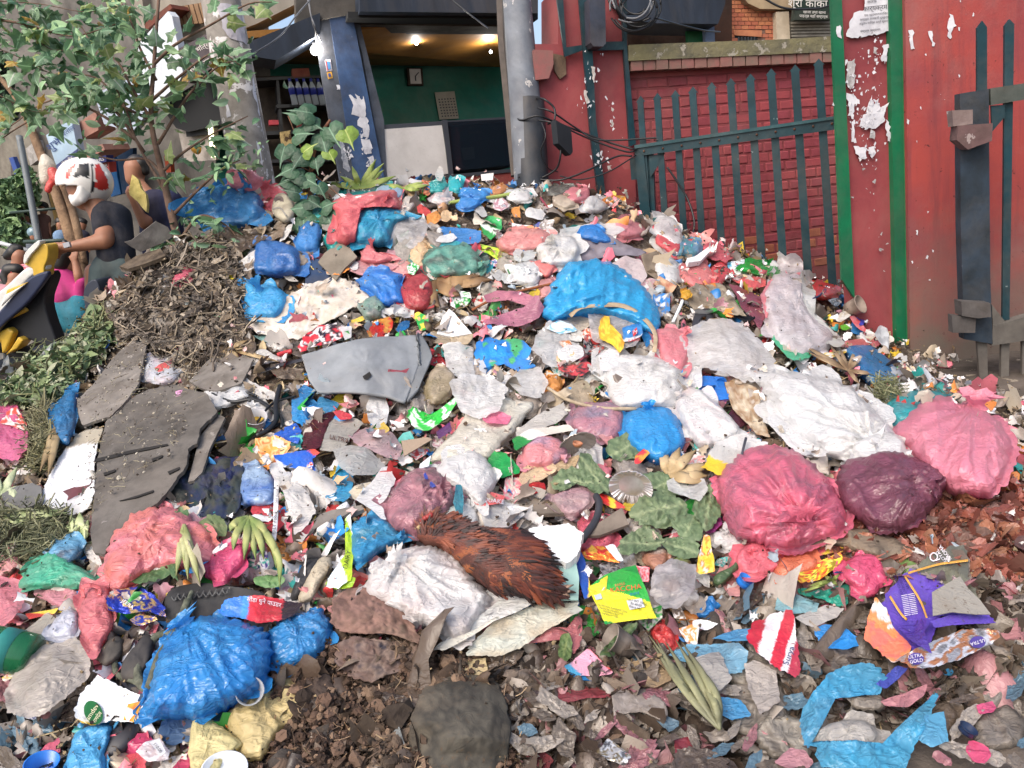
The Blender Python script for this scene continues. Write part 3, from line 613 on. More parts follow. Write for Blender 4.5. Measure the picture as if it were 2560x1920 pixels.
# --- poles
def pole(name,ax,top,bot,d,r0,r1,m,label,cat='pole',seg=20,group=None):
    a = P(*top,d);b = P(*bot,d);n = 26;pts = np.linspace(b,a,n);V,Fc = tube(pts,np.linspace(r1,r0,n),seg)
    return tag(mk(name,V,Fc,m,smooth=True),label,cat,group)
lp = pole('concrete_pole',0,(523,-160),(668,640),4.6,.118,.135,m_conc,'thick weathered concrete pole with peeling posters rising behind the sapling')
def on_pole(top,bot,d,rad):       # photo px -> front of pole
    a,b = P(*top,d),P(*bot,d);ax = (b - a) / np.linalg.norm(b - a)
    def f(px,py):
        r = ray(px,py) / FPX;t = np.asarray(np.full(np.shape(px),d - rad));p = CAM + r * t[...,None]
        q = p - a;h = q @ ax;perp = q - h[...,None] * ax;vdir = F_ - ax * (F_ @ ax);vdir /= np.linalg.norm(vdir);side = np.cross(ax,vdir)
        s_ = np.clip(perp @ side,-rad * .98,rad * .98);return a + h[...,None] * ax + side * s_[...,None] - vdir * (np.sqrt(rad * rad - s_ * s_) + .004)[...,None]
    return f
flp = on_pole((523,-160),(668,640),4.6,.127)
def stick(f,pts,m,label,par=None):
    q = [];pts = [np.array(p,float) for p in pts];rr = np.random.RandomState(int(pts[0][0]))
    c = sum(pts) / len(pts);out = []
    for i in range(len(pts)):
        a,b = pts[i],pts[(i + 1) % len(pts)];k = max(2,int(np.linalg.norm(b - a) / 9))
        out += [a + (b - a) * j / k + rr.uniform(-2,2,2) for j in range(k)]
    out = np.array(out);n = len(out);R = [c[None]] + [c + (out - c) * t for t in (.35,.7,1)]
    px = np.concatenate(R);V = f(px[:,0],px[:,1]);Fc = [(0,1 + i,1 + (i + 1) % n) for i in range(n)]
    for k in range(2): Fc += [(1 + k*n + i,1 + (k+1)*n + i,1 + (k+1)*n + (i+1) % n,1 + k*n + (i+1) % n) for i in range(n)]
    o = mk('torn_poster',V,Fc,m,par);return tag(o,label,'torn poster') if label else o
po = stick(flp,[(620,175),(640,200),(660,300),(664,345),(648,340),(632,260),(622,215)],m_paper,'long white poster strip down the right edge of the concrete pole')
text_on(flp,'नोट',632,214,9,80,m_ink,po);text_on(flp,'98',643,279,10,5,m_ink,po)
stick(flp,[(545,10),(600,0),(620,60),(618,95),(575,95),(556,70)],rough_mat('pale_poster','c0bcc4','9a969c',9),'big pale poster high on the concrete pole')
stick(flp,[(636,350),(668,360),(680,420),(684,458),(664,455),(650,410)],m_paper,'flaking white paper at the foot of the concrete pole')
stick(flp,[(562,255),(572,262),(578,290),(566,292)],m_paper,'tiny white sticker with black mark on the concrete pole')
stick(flp,[(652,360),(660,362),(668,420),(662,420)],flat('turquoise_strip','4a9aa0'),'thin turquoise strip on the concrete pole foot')
p2 = pole('concrete_pole',0,(1283,-120),(1336,560),5.0,.092,.122,rough_mat('grey_painted_pole','7c828a','585e68',4,.6,.4,35,.003,spots='bcb8b4',spotlo=.6,spotscale=6),'slim grey pole painted black below standing in front of the stall')
V,Fc = tube(np.linspace(P(1320,255,5.0),P(1334,560,5.0),12),np.linspace(.113,.125,12),20,False);mk('paint_band',V,Fc,rough_mat('black_blue_band','30363e','24282e',4,.5,.3,30,.003,spots='8c9094',spotlo=.7,spotscale=10),p2,smooth=True)
V,Fc = tube(np.array([P(1252,-120,5.15),P(1258,100,5.15),P(1290,440,5.15)]),[.05,.045,.04],6);tag(mk('angle_post',V,Fc,rough_mat('brown_grey_steel','5c5450','44403c',6),smooth=False),'rusty steel angle post strapped with wires left of the slim pole','post')
# --- cables
m_cab = flat('black_cable','15161a',.45);m_cabg = flat('grey_cable','6a6c70',.5)
def cable(pts,r,label,m=m_cab,n=40,group=None,name='cable'):
    W = curve([P(x,y,d) for x,y,d in pts],n);V,Fc = tube(W,r,6);return tag(mk(name,V,Fc,m,smooth=True),label,'cable',group)
cc = [([(1260,-40,5.05),(1275,150,5.02),(1290,270,4.95),(1300,300,4.9),(1345,290,4.85),(1400,310,4.9),(1520,355,4.95),(1590,375,4.9)],.007,'longest black cable sweeping from the slim pole to the gate rail'),
 ([(1345,270,4.85),(1380,280,4.8),(1440,320,4.9),(1500,350,4.9),(1640,345,4.85),(1640,352,4.85)],.006,'black cable that ends hooked over the gate rail'),
 ([(1345,300,4.85),(1390,310,4.8),(1480,350,4.9),(1560,378,4.9),(1585,378,4.9)],.006,'middle one of the cables drooping towards the hinge'),
 ([(1342,246,4.9),(1360,248,4.8),(1385,270,4.8),(1386,300,4.8),(1370,310,4.85)],.007,'looped black cable on the right of the slim pole'),
 ([(1352,300,4.85),(1364,340,4.8),(1352,380,4.85),(1370,420,4.9),(1395,430,4.95)],.004,'thin loose cable hanging against the red brick'),
 ([(1402,330,4.85),(1402,380,4.8),(1392,420,4.85),(1360,442,4.9),(1350,443,4.9)],.007,'thick cable dropping from the black junction box'),
 ([(1348,449,4.9),(1400,450,4.85),(1460,430,4.85),(1540,392,4.9),(1580,390,4.9)],.007,'lower cable curving up to the gate hinge'),
 ([(1400,440,4.85),(1450,449,4.85),(1520,430,4.85),(1590,388,4.9)],.005,'lowest thin cable reaching the gate hinge'),
 ([(1668,418,4.8),(1690,450,4.8),(1720,500,4.8),(1736,560,4.75),(1722,610,4.7)],.007,'black hose hanging behind the gate pickets'),
 ([(1130,0,5.6),(1180,40,5.5),(1222,72,5.3)],.006,'black wire slanting under the dark awning'),
 ([(1640,45,4.9),(1700,62,5.2),(1760,76,5.5),(1800,80,6)],.006,'wire running right from the coil over the veranda'),
 ([(560,170,4.9),(640,130,4.9),(700,90,5),(740,40,5.2),(775,0,5.3)],.006,'pale twisted wire running up to the stall fascia',m_cabg),
 ([(770,0,5.4),(778,40,5.4),(788,70,5.4),(790,110,5.6)],.006,'grey flex that holds the round bulb',m_cabg),
 ([(772,0,5.4),(782,60,5.4),(796,90,5.5),(804,105,5.6)],.004,'thin grey flex curling beside the bulb flex',m_cabg),
 ([(1900,-10,6),(1960,20,6),(2040,22,6),(2080,12,6)],.009,'slack cable across the tan slab edge')]
for c_ in cc: cable(*c_[:3],*(c_[3:] or ()))
rk = np.random.RandomState(11)
for k in range(14):
    cx,cy,rx,ry = 1588 + rk.uniform(-14,14),14 + rk.uniform(-26,14),rk.uniform(38,62),rk.uniform(38,66);a0 = rk.uniform(0,6)
    pts = [(cx + rx * math.cos(a0 + t) ,cy + ry * math.sin(a0 + t),4.8 + .02 * k + .04 * math.sin(t)) for t in np.linspace(0,5.6,12)]
    cable(pts,.0065,'turn of the big black cable coil hanging over the red pillar',n=60,group='turns of the cable coil',m=m_cabg if k % 5 == 0 else m_cab)
for k in range(9):
    x = 1268 + rk.uniform(-8,16);cable([(x - 10,-40,5.08),(x,120,5.05),(x + 14,260,5.0),(1290 + rk.uniform(-6,6),300,4.98),(1292 + rk.uniform(-8,10),360,4.98),(1302,450,5.0)],.006,'black wire in the bundle strapped beside the slim pole',group='wires bundled beside the slim pole')
jb = slab('junction_box',Plane(1410,350,4.75,60),[(1390,300),(1428,322),(1432,380),(1426,388),(1396,358)],.06,flat('black_plastic_box','24262a',.4));tag(jb,'black junction box dangling from cables right of the slim pole','junction box')
def flakes(pl,cs,n,off,par,seed,sp=16,mat=None):
    rr = np.random.RandomState(seed);pr = []
    for i in range(n):
        c = cs[rr.randint(len(cs))];x,y = c[0] + rr.randn() * sp * .9,c[1] + rr.randn() * sp * 1.7;k = rr.randint(4,7);a = np.sort(rr.uniform(0,6.28,k));r = rr.uniform(.8,5) * rr.uniform(.5,1.3,k);pr.append(prism(pl.poly(np.c_[x + r * np.cos(a),y + r * 1.5 * np.sin(a)],off + i * .00003),-pl.n * .001))
    o = mk('paper_flakes',*cat_mesh(pr),mat or m_paper,par);o['kind'] = 'stuff'
flakes(PR,[(2170,290),(2170,300),(2185,250),(2140,300),(2170,380),(2180,140),(2130,200),(2205,120)],170,.0005,pp_,3);flakes(PR,[(2170,480),(2190,600),(2180,100)],25,.0005,pp_,4,26,mgp)
flakes(ST,[(900,270),(912,320),(915,370),(925,410),(870,380)],90,.0645,st,5,7);flakes(WR,[(2300,90),(2380,60),(2310,300),(2300,600)],18,-.0485,wr,6,30)
flakes(PA,[(1466,250),(1480,180),(1530,290),(1500,400)],50,.0455,rp,7,14)
# ---------------------------------------------------------------- rubbish builders
_seed = [0]
def nseed(): _seed[0] += 1;return _seed[0]
def resample(pts,n,smooth=True):
    p = np.asarray(pts,float);m = len(p)
    if smooth:
        out = []
        for i in range(m):
            a,b,c,d = p[i - 1],p[i],p[(i + 1) % m],p[(i + 2) % m];t = np.linspace(0,1,8,endpoint=False)[:,None]
            out.append(.5 * (2 * b + (c - a) * t + (2 * a - 5 * b + 4 * c - d) * t ** 2 + (3 * b - a - 3 * c + d) * t ** 3))
        p = np.concatenate(out)
    q = np.concatenate([p,p[:1]]);s_ = np.r_[0,np.cumsum(np.linalg.norm(np.diff(q,axis=0),axis=1))]
    t = np.linspace(0,s_[-1],n,endpoint=False);return np.c_[np.interp(t,s_,q[:,0]),np.interp(t,s_,q[:,1])]
def blob(cx,cy,w,h,rot=0,seed=0,rough=.16,sq=2.3):
    a = np.linspace(0,2 * math.pi,40,endpoint=False);r = (np.abs(np.cos(a)) ** sq + np.abs(np.sin(a)) ** sq) ** (-1 / sq)
    r *= 1 + rough * noise(np.c_[np.cos(a) * 1.6,np.sin(a) * 1.6,np.full(40,seed * 1.3)],seed) + rough * .5 * noise(np.c_[np.cos(a) * 4.5,np.sin(a) * 4.5,np.full(40,seed * 1.3)],seed + 1)
    x = np.cos(a) * r * w / 2;y = np.sin(a) * r * h / 2;t = math.radians(rot)
    return np.c_[cx + x * math.cos(t) + y * math.sin(t),cy - x * math.sin(t) + y * math.cos(t)]
def shard(cx,cy,w,h,rot=0,seed=0):
    rr = np.random.RandomState(seed * 13 + 5);n = rr.randint(5,9);a = (np.arange(n) + rr.uniform(-.32,.32,n)) * 2 * math.pi / n;r = rr.uniform(.68,1.22,n)
    x = np.cos(a) * r * w / 2;y = np.sin(a) * r * h / 2;t = math.radians(rot);return np.c_[cx + x * math.cos(t) + y * math.sin(t),cy - x * math.sin(t) + y * math.cos(t)]
class Disc:
    def __init__(s,ol,seed,smooth=True,res=11.,ragged=0.,face=.75,lift=0.,power=.8,maxs=110,maxr=30):
        if isinstance(ol,tuple): ol = blob(*ol,seed=seed) if smooth else shard(*ol,seed=seed)
        ol = np.asarray(ol,float);per = np.linalg.norm(np.roll(ol,-1,0) - ol,axis=1).sum()
        S = int(np.clip(per / res,20,maxs));Rn = int(np.clip(per / 6.3 / res * 1.5,6,maxr));b = resample(ol,S,smooth)
        c = b.mean(0);s.c = c;s.S,s.R = S,Rn;rel = b - c;s.rpx = np.linalg.norm(rel,axis=1).mean()
        if ragged:
            a = np.arange(S);b = c + rel * (1 + ragged * n2(a * .9,a * 0.,1,seed) + ragged * .6 * n2(a * 2.3,a * 0.,1,seed + 3))[:,None];rel = b - c
        t = (np.arange(1,Rn + 1) / Rn) ** power
        tw = .08 * n2(t * 3,t * 0,1,seed)
        px = c + t[:,None,None] * rel[None];s.px = np.concatenate([c[None],px.reshape(-1,2)]);s.r = np.r_[0,np.repeat(t,S)]
        s.F = [(0,1 + (i + 1) % S,1 + i) for i in range(S)]
        for k in range(Rn - 1):
            o0 = 1 + k * S;o1 = o0 + S
            for i in range(S):
                j = (i + 1) % S;s.F.append((o0 + i,o0 + j,o1 + j,o1 + i))
        s.lift = lift;s.d0 = float(hd(*c)) - lift;s.sz = s.rpx * s.d0 / FPX;s.seed = seed
        hn = hnorm(*c);tc = CAM - P(c[0],c[1],s.d0);tc /= np.linalg.norm(tc);n = hn * (1 - face) + tc * face;s.n = n / np.linalg.norm(n)
    def ab(s,px): return (np.asarray(px) - s.c) / s.rpx * np.array([1,-1])
    def base(s,px): px = np.asarray(px,float);return P(px[...,0],px[...,1],hd(px[...,0],px[...,1]) - s.lift)
def knot_mesh(p,d,n,L,w,seed,ruff=.35):
    """gathered neck that flares into a ruffled tuft"""
    rr = 9;sg = 26;V = [];x = np.cross(d,n);x /= np.linalg.norm(x);y = np.cross(d,x);a = np.linspace(0,2 * math.pi,sg,endpoint=False)
    for i in range(rr):
        t = i / (rr - 1);rad = w * (.55 - .75 * t + 1.35 * t * t) if t > .2 else w * (.75 - 1.2 * t)
        rad = rad * (1 + ruff * (.3 + t) * n2(a * 2.2,a * 0 + t * .7,1,seed) * 2.2);z = L * t + L * .25 * t * n2(a * 1.6,a * 0,1,seed + 2)
        V.append(p + d * z[:,None] + rad[:,None] * (np.outer(np.cos(a),x) + np.outer(np.sin(a) * .6,y)))
    V = np.concatenate(V);Fc = [(i * sg + j,i * sg + (j + 1) % sg,(i + 1) * sg + (j + 1) % sg,(i + 1) * sg + j) for i in range(rr - 1) for j in range(sg)]
    return V,Fc
def bag(ol,mat,label,H=.62,knot=None,kd=None,klen=.42,kw=.16,lift=0.,pleat=1.,crease=1.,name='plastic_bag',cat='plastic bag',face=.78,group=None,res=9.,sq=2.0,lump=1.,colf=None,smooth=True,maxs=120,loose=None):
    loose = (1. if pleat >= .5 else 0.) if loose is None else loose;sd = nseed();D = Disc(ol,sd,smooth,res,.06,face,lift,.75,maxs);q = D.ab(D.px);r = D.r;s = D.sz
    dome = np.maximum(0,1 - r ** (sq + .6)) ** (1 / sq);h = H * s * dome
    ed = np.clip((1 - r) * 5,0,1)
    wx = n2(q[:,0],q[:,1],1.1,sd) * .35;wy = n2(q[:,0],q[:,1],1.1,sd + 9) * .35
    h = h * (1 + .22 * lump * n2(q[:,0],q[:,1],1.3,sd + 1))
    h += ed * s * lump * .05 * n2(q[:,0],q[:,1],2.8,sd + 2)
    k = np.array(knot if knot is not None else (.3 * math.cos(sd * 2.4),.4));dk = q - k;rho = np.hypot(dk[:,0],dk[:,1]);ph = np.arctan2(dk[:,1],dk[:,0])
    rg = lambda u,v,f,k: np.maximum(0,.42 - np.abs(n2(u,v,f,k))) ** 1.3
    if pleat:
        pr_ = lambda m,k: np.maximum(0,.40 - np.abs(noise(np.c_[np.cos(ph) * m,np.sin(ph) * m,rho * .55 + sd],k))) ** 1.2
        h += ed * s * pleat * (.34 * pr_(3.2,sd + 3) + .20 * pr_(7,sd + 4)) * (np.exp(-rho * 1.1) + .12) * np.clip(rho * 6,0,1)
        h -= ed * s * .16 * pleat * np.exp(-(rho / .38) ** 2) - s * .12 * pleat * np.exp(-(rho / .12) ** 2)
    crease *= np.clip(1.15 - D.rpx / 220.,.5,1)
    if crease:
        th = (sd * 1.7) % 3.14;a_ = (q[:,0] + wx) * math.cos(th) + (q[:,1] + wy) * math.sin(th);b_ = -(q[:,0] + wx) * math.sin(th) + (q[:,1] + wy) * math.cos(th)
        th2 = th + 1.1;c_ = q[:,0] * math.cos(th2) + (q[:,1] + wx) * math.sin(th2);e_ = -q[:,0] * math.sin(th2) + (q[:,1] + wx) * math.cos(th2)
        h += ed * s * crease * (.42 * rg(a_ * .4,b_ * 1.5,1.1,sd + 5) + .22 * rg(c_ * .4,e_ * 2.4,1.3,sd + 6) + .07 * rg(a_ * .6,b_ * 5,1.6,sd + 7) + .02 * rg(c_ * 1.2,e_ * 7,1.9,sd + 8))
        h += ed * s * crease * .09 * folds(q,sd,5)
    V = D.base(D.px) + D.n * h[:,None]
    # the rim tucks under in places and runs out into loose wavy film in others
    ia = np.arange(D.S) * 2 * math.pi / D.S;ex = np.clip(noise(np.c_[np.cos(ia) * 1.5,np.sin(ia) * 1.5,0 * ia + sd],sd + 11) + .12,0,.5) * .75 * loose + .16 * loose * np.clip(n2(ia * 3,ia * 0,1,sd + 12),0,1)
    rim = D.px[-D.S:];n0 = len(V);rings = [];AB = [D.ab(D.px)];PX = [D.px]
    for t in (.4,.75,1.):
        q2 = D.c + (rim - D.c) * (1 + ex * t)[:,None];wv = s * (.05 * np.sin(ia * 9 + 2 * sd + 3 * n2(ia * 2,ia * 0,1,sd)) + .07 * n2(ia * 4,ia * 0 + t * 2,1,sd + 13)) * (ex > .02) * t
        rings.append(D.base(q2) + D.n * ((wv + .015 * t) * np.clip(ex * 12,0,1) - (1 - np.clip(ex * 12,0,1)) * (.05 + s * .12) * t)[:,None]);AB.append(D.ab(q2));PX.append(q2)
    V = np.concatenate([V] + rings);Fc = list(D.F)
    for k_ in range(3): o0 = n0 - D.S + k_ * D.S;Fc += [(o0 + i,o0 + (i + 1) % D.S,o0 + D.S + (i + 1) % D.S,o0 + D.S + i) for i in range(D.S)]
    kw_ = dict(cols=colf(np.concatenate(AB),np.concatenate(PX))) if colf else {}
    o = mk(name,V,Fc,mat,smooth=True,loc=D.base(D.c),**kw_);tag(o,label,cat,group)
    if knot is not None and klen:
        kp = D.c + np.array([k[0],-k[1]]) * D.rpx;rk_ = np.hypot(*k) ;hh = H * s * max(0,1 - min(rk_,.98) ** (sq + .6)) ** (1 / sq)
        p = D.base(kp) + D.n * (hh * .96);v = np.array(kd if kd is not None else k) * 1.0;v /= np.linalg.norm(v) + 1e-6
        d = R_ * v[0] + U_ * v[1] + D.n * (1.0 if rk_ < .8 else .5);d /= np.linalg.norm(d)
        V,Fc = knot_mesh(p - d * s * .04,d,D.n,s * klen * 1.25,s * kw * 1.5,sd);mk('knot',V,Fc,mat,o,smooth=True,cols=(np.tile(colf(np.array([[0.,0]]),D.c[None])[0],(len(V),1)) if colf else None))
    o_last[0] = (o,D);return o
o_last = [None]
def folds(q,sd,k=6,sharp=1.0):
    rr = np.random.RandomState(sd * 7 + 1);h = np.zeros(len(q));wq = q + .12 * np.c_[n2(q[:,0],q[:,1],1.6,sd),n2(q[:,0],q[:,1],1.6,sd + 4)]
    for i in range(k):
        a = rr.uniform(0,math.pi);c = rr.uniform(-.7,.7);h += rr.choice([-1,1,1]) * rr.uniform(.3,1) * np.abs(wq @ np.array([math.cos(a),math.sin(a)]) - c)
    h -= h.mean();return h / (k ** .5)
def sheet(ol,mat,label,amp=.22,nf=6,fine=1.,lift=.012,name='plastic_film',cat='plastic film',face=.6,group=None,colf=None,smooth=False,ragged=.07,curl=.09,thick=0,res=8.,shade=True,maxs=110,bulge=.0,parent=None):
    sd = nseed();D = Disc(ol,sd,smooth,res,ragged,face,lift,.85,maxs);
    def disp(px):
        q = D.ab(px);r = np.hypot(q[:,0],q[:,1]);h = folds(q,sd,nf) * amp * .8
        h += fine * amp * (.35 * np.abs(n2(q[:,0],q[:,1],2.2,sd + 1)) + .18 * np.abs(n2(q[:,0],q[:,1],5,sd + 2)) + .07 * n2(q[:,0],q[:,1],11,sd + 3)) + curl * r ** 3 * n2(q[:,0],q[:,1],.9,sd + 5) + bulge * np.clip(1 - r * r,0,1)
        return (h + amp * .15) * D.sz
    D.disp = disp;pos = lambda a,b: (lambda p: D.base(p) + D.n * disp(p)[:,None])(np.stack([np.ravel(a),np.ravel(b)],-1).astype(float))
    V = D.base(D.px) + D.n * disp(D.px)[:,None];Fc = D.F
    o = mk(name,V,Fc,mat,parent,smooth=shade,loc=D.base(D.c),cols=colf(D.ab(D.px),D.px) if colf else None)
    if thick: m = o.modifiers.new('t','SOLIDIFY');m.thickness = thick;m.offset = -1
    if label: tag(o,label,cat,group)
    D.pos = pos;o_last[0] = (o,D);return o
def lc(h): return np.array(lin(h))
def pr_blot(cols,sc=2.2,seed=1):
    C = np.array([lc(c) for c in cols])
    def f(q,px):
        v = n2(q[:,0],q[:,1],sc,seed) + .35 * n2(q[:,0],q[:,1],sc * 2.7,seed + 1);i = np.clip(((v + .7) / 1.4 * len(C)).astype(int),0,len(C) - 1);return C[i]
    return f
def pr_soft(cols,sc=1.2,seed=1):
    C = np.array([lc(c) for c in cols])
    def f(q,px):
        v = np.clip((n2(q[:,0],q[:,1],sc * 1.6,seed) + .5 * n2(q[:,0],q[:,1],sc * 5,seed + 1) + .8) / 1.6,0,.999) * (len(C) - 1);i = v.astype(int);t = (v - i)[:,None];return C[i] * (1 - t) + C[np.minimum(i + 1,len(C) - 1)] * t
    return f
def pr_band(cols,ang=0,pos=None,wob=.05,seed=1):
    C = np.array([lc(c) for c in cols]);a = math.radians(ang);pos = pos or [-.95 + 1.9 * (i + 1) / len(cols) for i in range(len(cols) - 1)]
    def f(q,px):
        v = q[:,0] * math.cos(a) + q[:,1] * math.sin(a) + wob * n2(q[:,0],q[:,1],3,seed);return C[np.searchsorted(pos,v)]
    return f
def pr_plain(c,c2=None,sc=3):
    a = lc(c);b = lc(c2) if c2 else a * .8
    return lambda q,px: a + (b - a) * np.clip(.5 + n2(q[:,0],q[:,1],sc,5)[:,None],0,1)
WR_ = vcol(.32,0,.8,.25,'printed_wrapper');FO_ = vcol(.22,.55,1.,.2,'foil_wrapper');PA_ = vcol(.85,0,.4,.3,'paper_scrap',.2);CL_ = vcol(.9,0,.5,.35,'cloth',.15);LV_ = vcol(.55,0,.5,.15,'leaf',.4);DG_ = vcol(.85,0,.6,.6,'grimy_cloth',.2)
def cloth(ol,colf,label,amp=.3,name='cloth',cat='cloth',mat=None,lift=.015,**k):
    k.setdefault('nf',9);k.setdefault('fine',1.6);k.setdefault('ragged',.05);k.setdefault('curl',.04);k.setdefault('thick',.004);k.setdefault('res',8.);lift = max(lift,.04)
    return sheet(ol,mat or CL_,label,amp,name=name,cat=cat,colf=colf,lift=lift,**k)
def board(pts,mat,label,th=.012,lift=.02,name='board',cat='board',warp=.03,tilt=None,parent=None,cuts=0,group=None,colf=None,flatn=True,rag=0):
    """stiff flat piece: outline laid on the best-fit plane of the heap there, with real thickness"""
    sd = nseed();p = np.asarray(pts,float)
    if rag: p = resample(p,max(24,int(len(p) * 6)),False);a = np.arange(len(p));p = p + rag * np.c_[n2(a * .8,a * 0,1,sd),n2(a * .8,a * 0,1,sd + 2)]
    c = p.mean(0);q = P(p[:,0],p[:,1],hd(p[:,0],p[:,1]));m = P(c[0],c[1],float(hd(*c)));A = q - q.mean(0);n = np.linalg.svd(A)[2][2];tc = CAM - m;n = n * np.sign(n @ tc)
    if tilt is not None: n = n + tilt[0] * R_ + tilt[1] * U_;n /= np.linalg.norm(n)
    m = q.mean(0) + n * lift
    def pos(a,b): r = ray(np.ravel(a),np.ravel(b));return CAM + r * (((m - CAM) @ n) / (r @ n))[:,None]
    V0 = pos(p[:,0],p[:,1]);sz = np.linalg.norm(A,axis=1).mean()
    S = len(p);R_n = 6;ctr = V0.mean(0);V = [ctr[None]] + [ctr + (V0 - ctr) * t for t in np.linspace(1 / R_n,1,R_n)]
    V = np.concatenate(V);V = V + n * (warp * sz * noise(V / sz * 1.3,sd))[:,None];nV = len(V)
    Fc = [(0,1 + (i + 1) % S,1 + i) for i in range(S)]
    for k in range(R_n - 1): o0 = 1 + k * S;Fc += [(o0 + i,o0 + (i + 1) % S,o0 + S + (i + 1) % S,o0 + S + i) for i in range(S)]
    Fb = [tuple(x + nV for x in f[::-1]) for f in Fc];e = nV - S
    Fc = Fc + Fb + [(e + i,e + (i + 1) % S,nV + e + (i + 1) % S,nV + e + i) for i in range(S)]
    V = np.concatenate([V,V - n * th]);o = mk(name,V,Fc,mat,parent,smooth=False,cols=(lambda c_: np.concatenate([c_,c_]))(colf(V[:nV,:2],None)) if colf else None)
    if label: tag(o,label,cat,group)
    o_last[0] = (o,pos,n);return o
def strip(pts,w,mat,label,lift=.02,name='strap',cat='strap',group=None,parent=None,fold=0.,colf=None,taper=None,n=26,bow=0.):
    """a ribbon lying on the heap: pts photo px, w width in px"""
    c = curve(np.asarray(pts,float)[:,:2],n);m = len(c);d = np.gradient(c,axis=0);d /= np.linalg.norm(d,axis=1)[:,None] + 1e-9;nx_ = np.c_[-d[:,1],d[:,0]]
    t = np.linspace(0,1,m);ww = w * (np.interp(t,*taper) if taper else np.ones(m));V = []
    lf = np.interp(t,np.linspace(0,1,len(pts)),[p[2] if len(p) > 2 else lift for p in pts]) + bow * np.sin(t * math.pi)
    sd = nseed();wob = .006 * n2(t * 5,t * 0,1,sd)
    for o_,k in ((-1,0),(-.5,.5),(0,1),(.5,.5),(1,0)):
        q = c + nx_ * (o_ * ww / 2)[:,None];dd = hd(q[:,0],q[:,1]) - lf - fold * k * w * hd(c[:,0],c[:,1]) / FPX - wob;V.append(P(q[:,0],q[:,1],dd))
    V = np.stack(V,1).reshape(-1,3);Fc = [(i * 5 + j,i * 5 + j + 1,(i + 1) * 5 + j + 1,(i + 1) * 5 + j) for i in range(m - 1) for j in range(4)]
    o = mk(name,V,Fc,mat,parent,smooth=True,cols=np.repeat(colf(t),5,0) if colf else None)
    so_ = o.modifiers.new('t','SOLIDIFY');so_.thickness = .0015
    if label: tag(o,label,cat,group)
    return o
def rod(pts,r,mat,label,name='stick',cat='stick',lift=.02,group=None,parent=None,seg=7,n=20,taper=None):
    c = curve(np.asarray(pts,float)[:,:2],n);t = np.linspace(0,1,len(c));lf = np.interp(t,np.linspace(0,1,len(pts)),[p[2] if len(p) > 2 else lift for p in pts])
    W = P(c[:,0],c[:,1],hd(c[:,0],c[:,1]) - lf);rr = r * (np.interp(t,*taper) if taper else np.ones(len(c)));V,Fc = tube(W,rr,seg);o = mk(name,V,Fc,mat,parent,smooth=True)
    return tag(o,label,cat,group) if label else o
def on(px,py,lift=0.): return P(px,py,float(hd(px,py)) - lift)
def dpx(px,py): return float(hd(px,py)) / FPX          # metres per photo px there
def axv(px,py,rot,tilt=.3):                            # direction of rot degrees in the picture, leaning towards the viewer by tilt
    a = math.radians(rot);v = R_ * math.cos(a) + U_ * math.sin(a) - F_ * tilt;return v / np.linalg.norm(v)
def egg(px,py,r,mat,label,half=False,rot=90,group=None,name='egg_shell',cat='egg shell'):
    s = dpx(px,py);c = on(px,py,r * s * .6);X = axv(px,py,rot);x,y = frame_of(X);V,Fc = ball(c,r * s,18,12,(1,1,1.28),np.array([x,y,X]))
    if half: V,Fc = lathe([(.001,0),(.6 * r * s,.12 * r * s),(.92 * r * s,.5 * r * s),(r * s,1.0 * r * s),(.95 * r * s,1.0 * r * s),(.86 * r * s,.5 * r * s),(.5 * r * s,.18 * r * s),(.001,.1 * r * s)],c,X,18)
    return tag(mk(name,V,Fc,mat,smooth=True),label,cat,group)
def cup(px,py,r,h,rot,tilt,mat,label,name='plastic_cup',cat='cup',taper=.75,lip=True,group=None,lift=.0):
    s = dpx(px,py);c = on(px,py,lift + .01);X = axv(px,py,rot,tilt);R1 = r * s;H1 = h * s
    pf = [(.001,0),(R1 * taper,0),(R1 * (taper + 1) / 2,H1 * .5),(R1,H1)] + ([(R1 * 1.07,H1),(R1 * 1.07,H1 * .96)] if lip else []) + [(R1 * .96,H1 * .95),(R1 * taper * .93,.02 * H1 + .001),(.001,.02 * H1 + .001)]
    V,Fc = lathe(pf,c,X,26);return tag(mk(name,V,Fc,mat,smooth=True),label,cat,group)
_before = set(o.name for o in COL.objects)
# ---------------------------------------------------------------- the bags, films, wrappers and cloths one can pick out
def B(ol,h,label,c2=None,amt=.5,dirt=.35,rough=.33,clear=0.,**k): return bag(ol,film(h,c2,amt,rough,clear,dirt),label,**k)
def S(ol,h,label,c2=None,amt=.4,dirt=.35,clear=0.,rough=.35,**k): return sheet(ol,film(h,c2,amt,rough,clear,dirt),label,**k)
def T(ol,label,h='d2d0d2',clear=.6,**k): k.setdefault('name','clear_film');return sheet(ol,film(h,'a8a29c',.5,.2,clear,.3),label,**k)
def W(ol,colf,label,mat=None,**k):
    k.setdefault('name','food_wrapper');k.setdefault('cat','wrapper');k.setdefault('res',7.);return sheet(ol,mat or WR_,label,colf=colf,**k)
